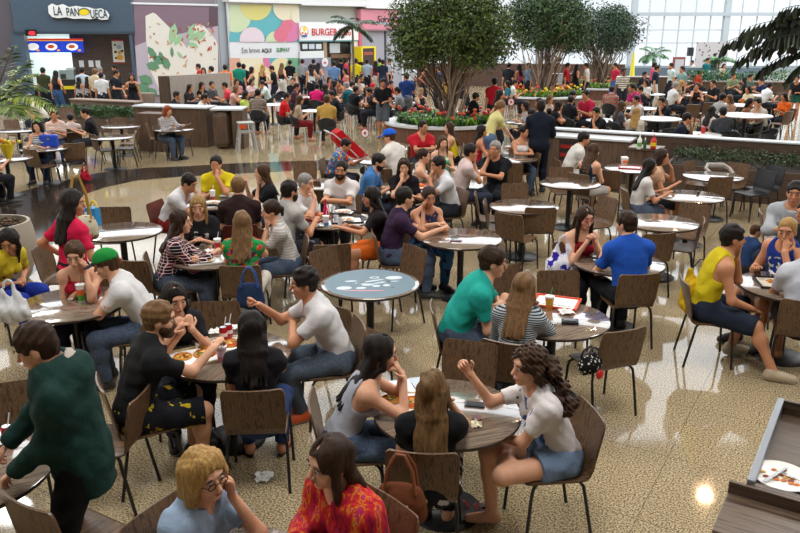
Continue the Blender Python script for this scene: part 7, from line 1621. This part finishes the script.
kn = thing('knife', 'steel knife lying across the dirty plate', 'knife', on2(776, 474, 1.082), R_(36)); mb = MB(); mb.rbox((.045, 0, 0), (.10, .014, .006), .002); mb.obj('handle', STEEL(), kn); mb = MB(); mb.rbox((-.05, 0, 0), (.11, .018, .003), .001); mb.obj('blade', STEEL(), kn)
fk = thing('fork', 'steel fork lying on the dirty plate', 'fork', on2(792, 477, 1.082), R_(-52)); mb = MB(); mb.rbox((.06, 0, 0), (.12, .010, .004), .001); mb.obj('handle', STEEL(), fk); mb = MB(); mb.rbox((-.01, 0, 0), (.03, .022, .004), .001)
for y in (-.009, -.003, .003, .009): mb.rbox((-.045, y, 0), (.045, .003, .003), .001)
mb.obj('tines', STEEL(), fk)
yf = thing('parasol', 'folded bright yellow parasol standing among the far tables', 'parasol', (wx(636, 40), 40, 0)); mb = MB(); mb.lathe([(.16, 0), (.16, .04), (.02, .05), (.02, 2.0)], n=12); mb.obj('pole', STEEL(), yf, True); mb = MB(); mb.lathe([(.17, .75), (.13, .8), (.05, 1.9), (.01, 1.98)], n=12); mb.obj('canopy', plain('#e3d31c', .5), yf, True)
unused()
# ---------------------------------------------------------------- light: daylight through the glass roof and wall, added fill lamps below the near ceiling
w = bpy.data.worlds.new('daylight'); bpy.context.scene.world = w; w.use_nodes = True
bg = w.node_tree.nodes['Background']; bg.inputs[0].default_value = (.92, .96, 1.0, 1); bg.inputs[1].default_value = 2.6
def lamp(name, loc, size, power, col=(1, .99, .97), rot=(0, 0, 0), label='added square fill light over the dining floor'):
    l = bpy.data.lights.new(name, 'AREA'); l.shape = 'RECTANGLE'; l.size, l.size_y = size; l.energy = power; l.color = col
    o = bpy.data.objects.new(name, l); C.objects.link(o); o.location = loc; o.rotation_euler = rot; return o
for x, y in ((-8, 3), (0, 3), (8, 3), (-8, 11), (0, 11), (8, 11), (-11, 18), (18, 11)): lamp('fill_lamp', (x, y, 8.95), (2.4, 2.4), 400)  # unseen area lights added to brighten the near dining floor
lamp('kitchen_lamp', (bAB2.pt(bAB2.hit(50, 30)[0], 0, -.8)[0], bAB2.pt(bAB2.hit(50, 30)[0], 0, -.8)[1], 2.9), (2.5, 1), 120, (.95, 1, .98))
sun = bpy.data.lights.new('sun', 'SUN'); sun.energy = 1.2; sun.angle = math.radians(20); so = bpy.data.objects.new('sun', sun); C.objects.link(so); so.rotation_euler = (math.radians(-38), math.radians(18), 0)
# ---------------------------------------------------------------- camera
cam = bpy.data.cameras.new('camera'); cam.sensor_width = 36; cam.lens = FPX/800*36; cam.clip_end = 300
co = bpy.data.objects.new('camera', cam); C.objects.link(co); co.location = (0, 0, CAMH); co.rotation_euler = (PI/2-PITCH, 0, 0)
sc_ = bpy.context.scene; sc_.camera = co
vs = sc_.view_settings; vs.view_transform = 'Standard'; vs.look = 'None'; vs.exposure = 0.0; vs.gamma = 1.0
try: vs.use_curve_mapping = False
except Exception: pass
sc_.cycles.max_bounces = 6; sc_.cycles.diffuse_bounces = 3; sc_.cycles.glossy_bounces = 3; sc_.cycles.transparent_max_bounces = 8
# one warm spot lamp whose image shows on the polished floor by the tray station
pf = at(705, 495); k_ = 8.9/CAMH
l = bpy.data.lights.new('spot_lamp', 'AREA'); l.shape = 'DISK'; l.size = .34; l.energy = 60; l.color = (1, .62, .35); o = bpy.data.objects.new('spot_lamp', l); C.objects.link(o); o.location = (pf[0]*(1+k_), pf[1]*(1+k_), 8.9)
# stripes on the beige trainers
for c in PEOPLE_BY['yellow basketball vest and dark shorts in profile']['o'].children:
    if c.name.startswith('shoe'):
        mb = MB()
        for g in (-1, 1):
            for y in (.045, .07, .095): mb.tube([(g*.043, y, -.055), (g*.034, y-.012, -.012)], .005, 5)
        mb.obj('stripe', plain('#17171a', .6), c)
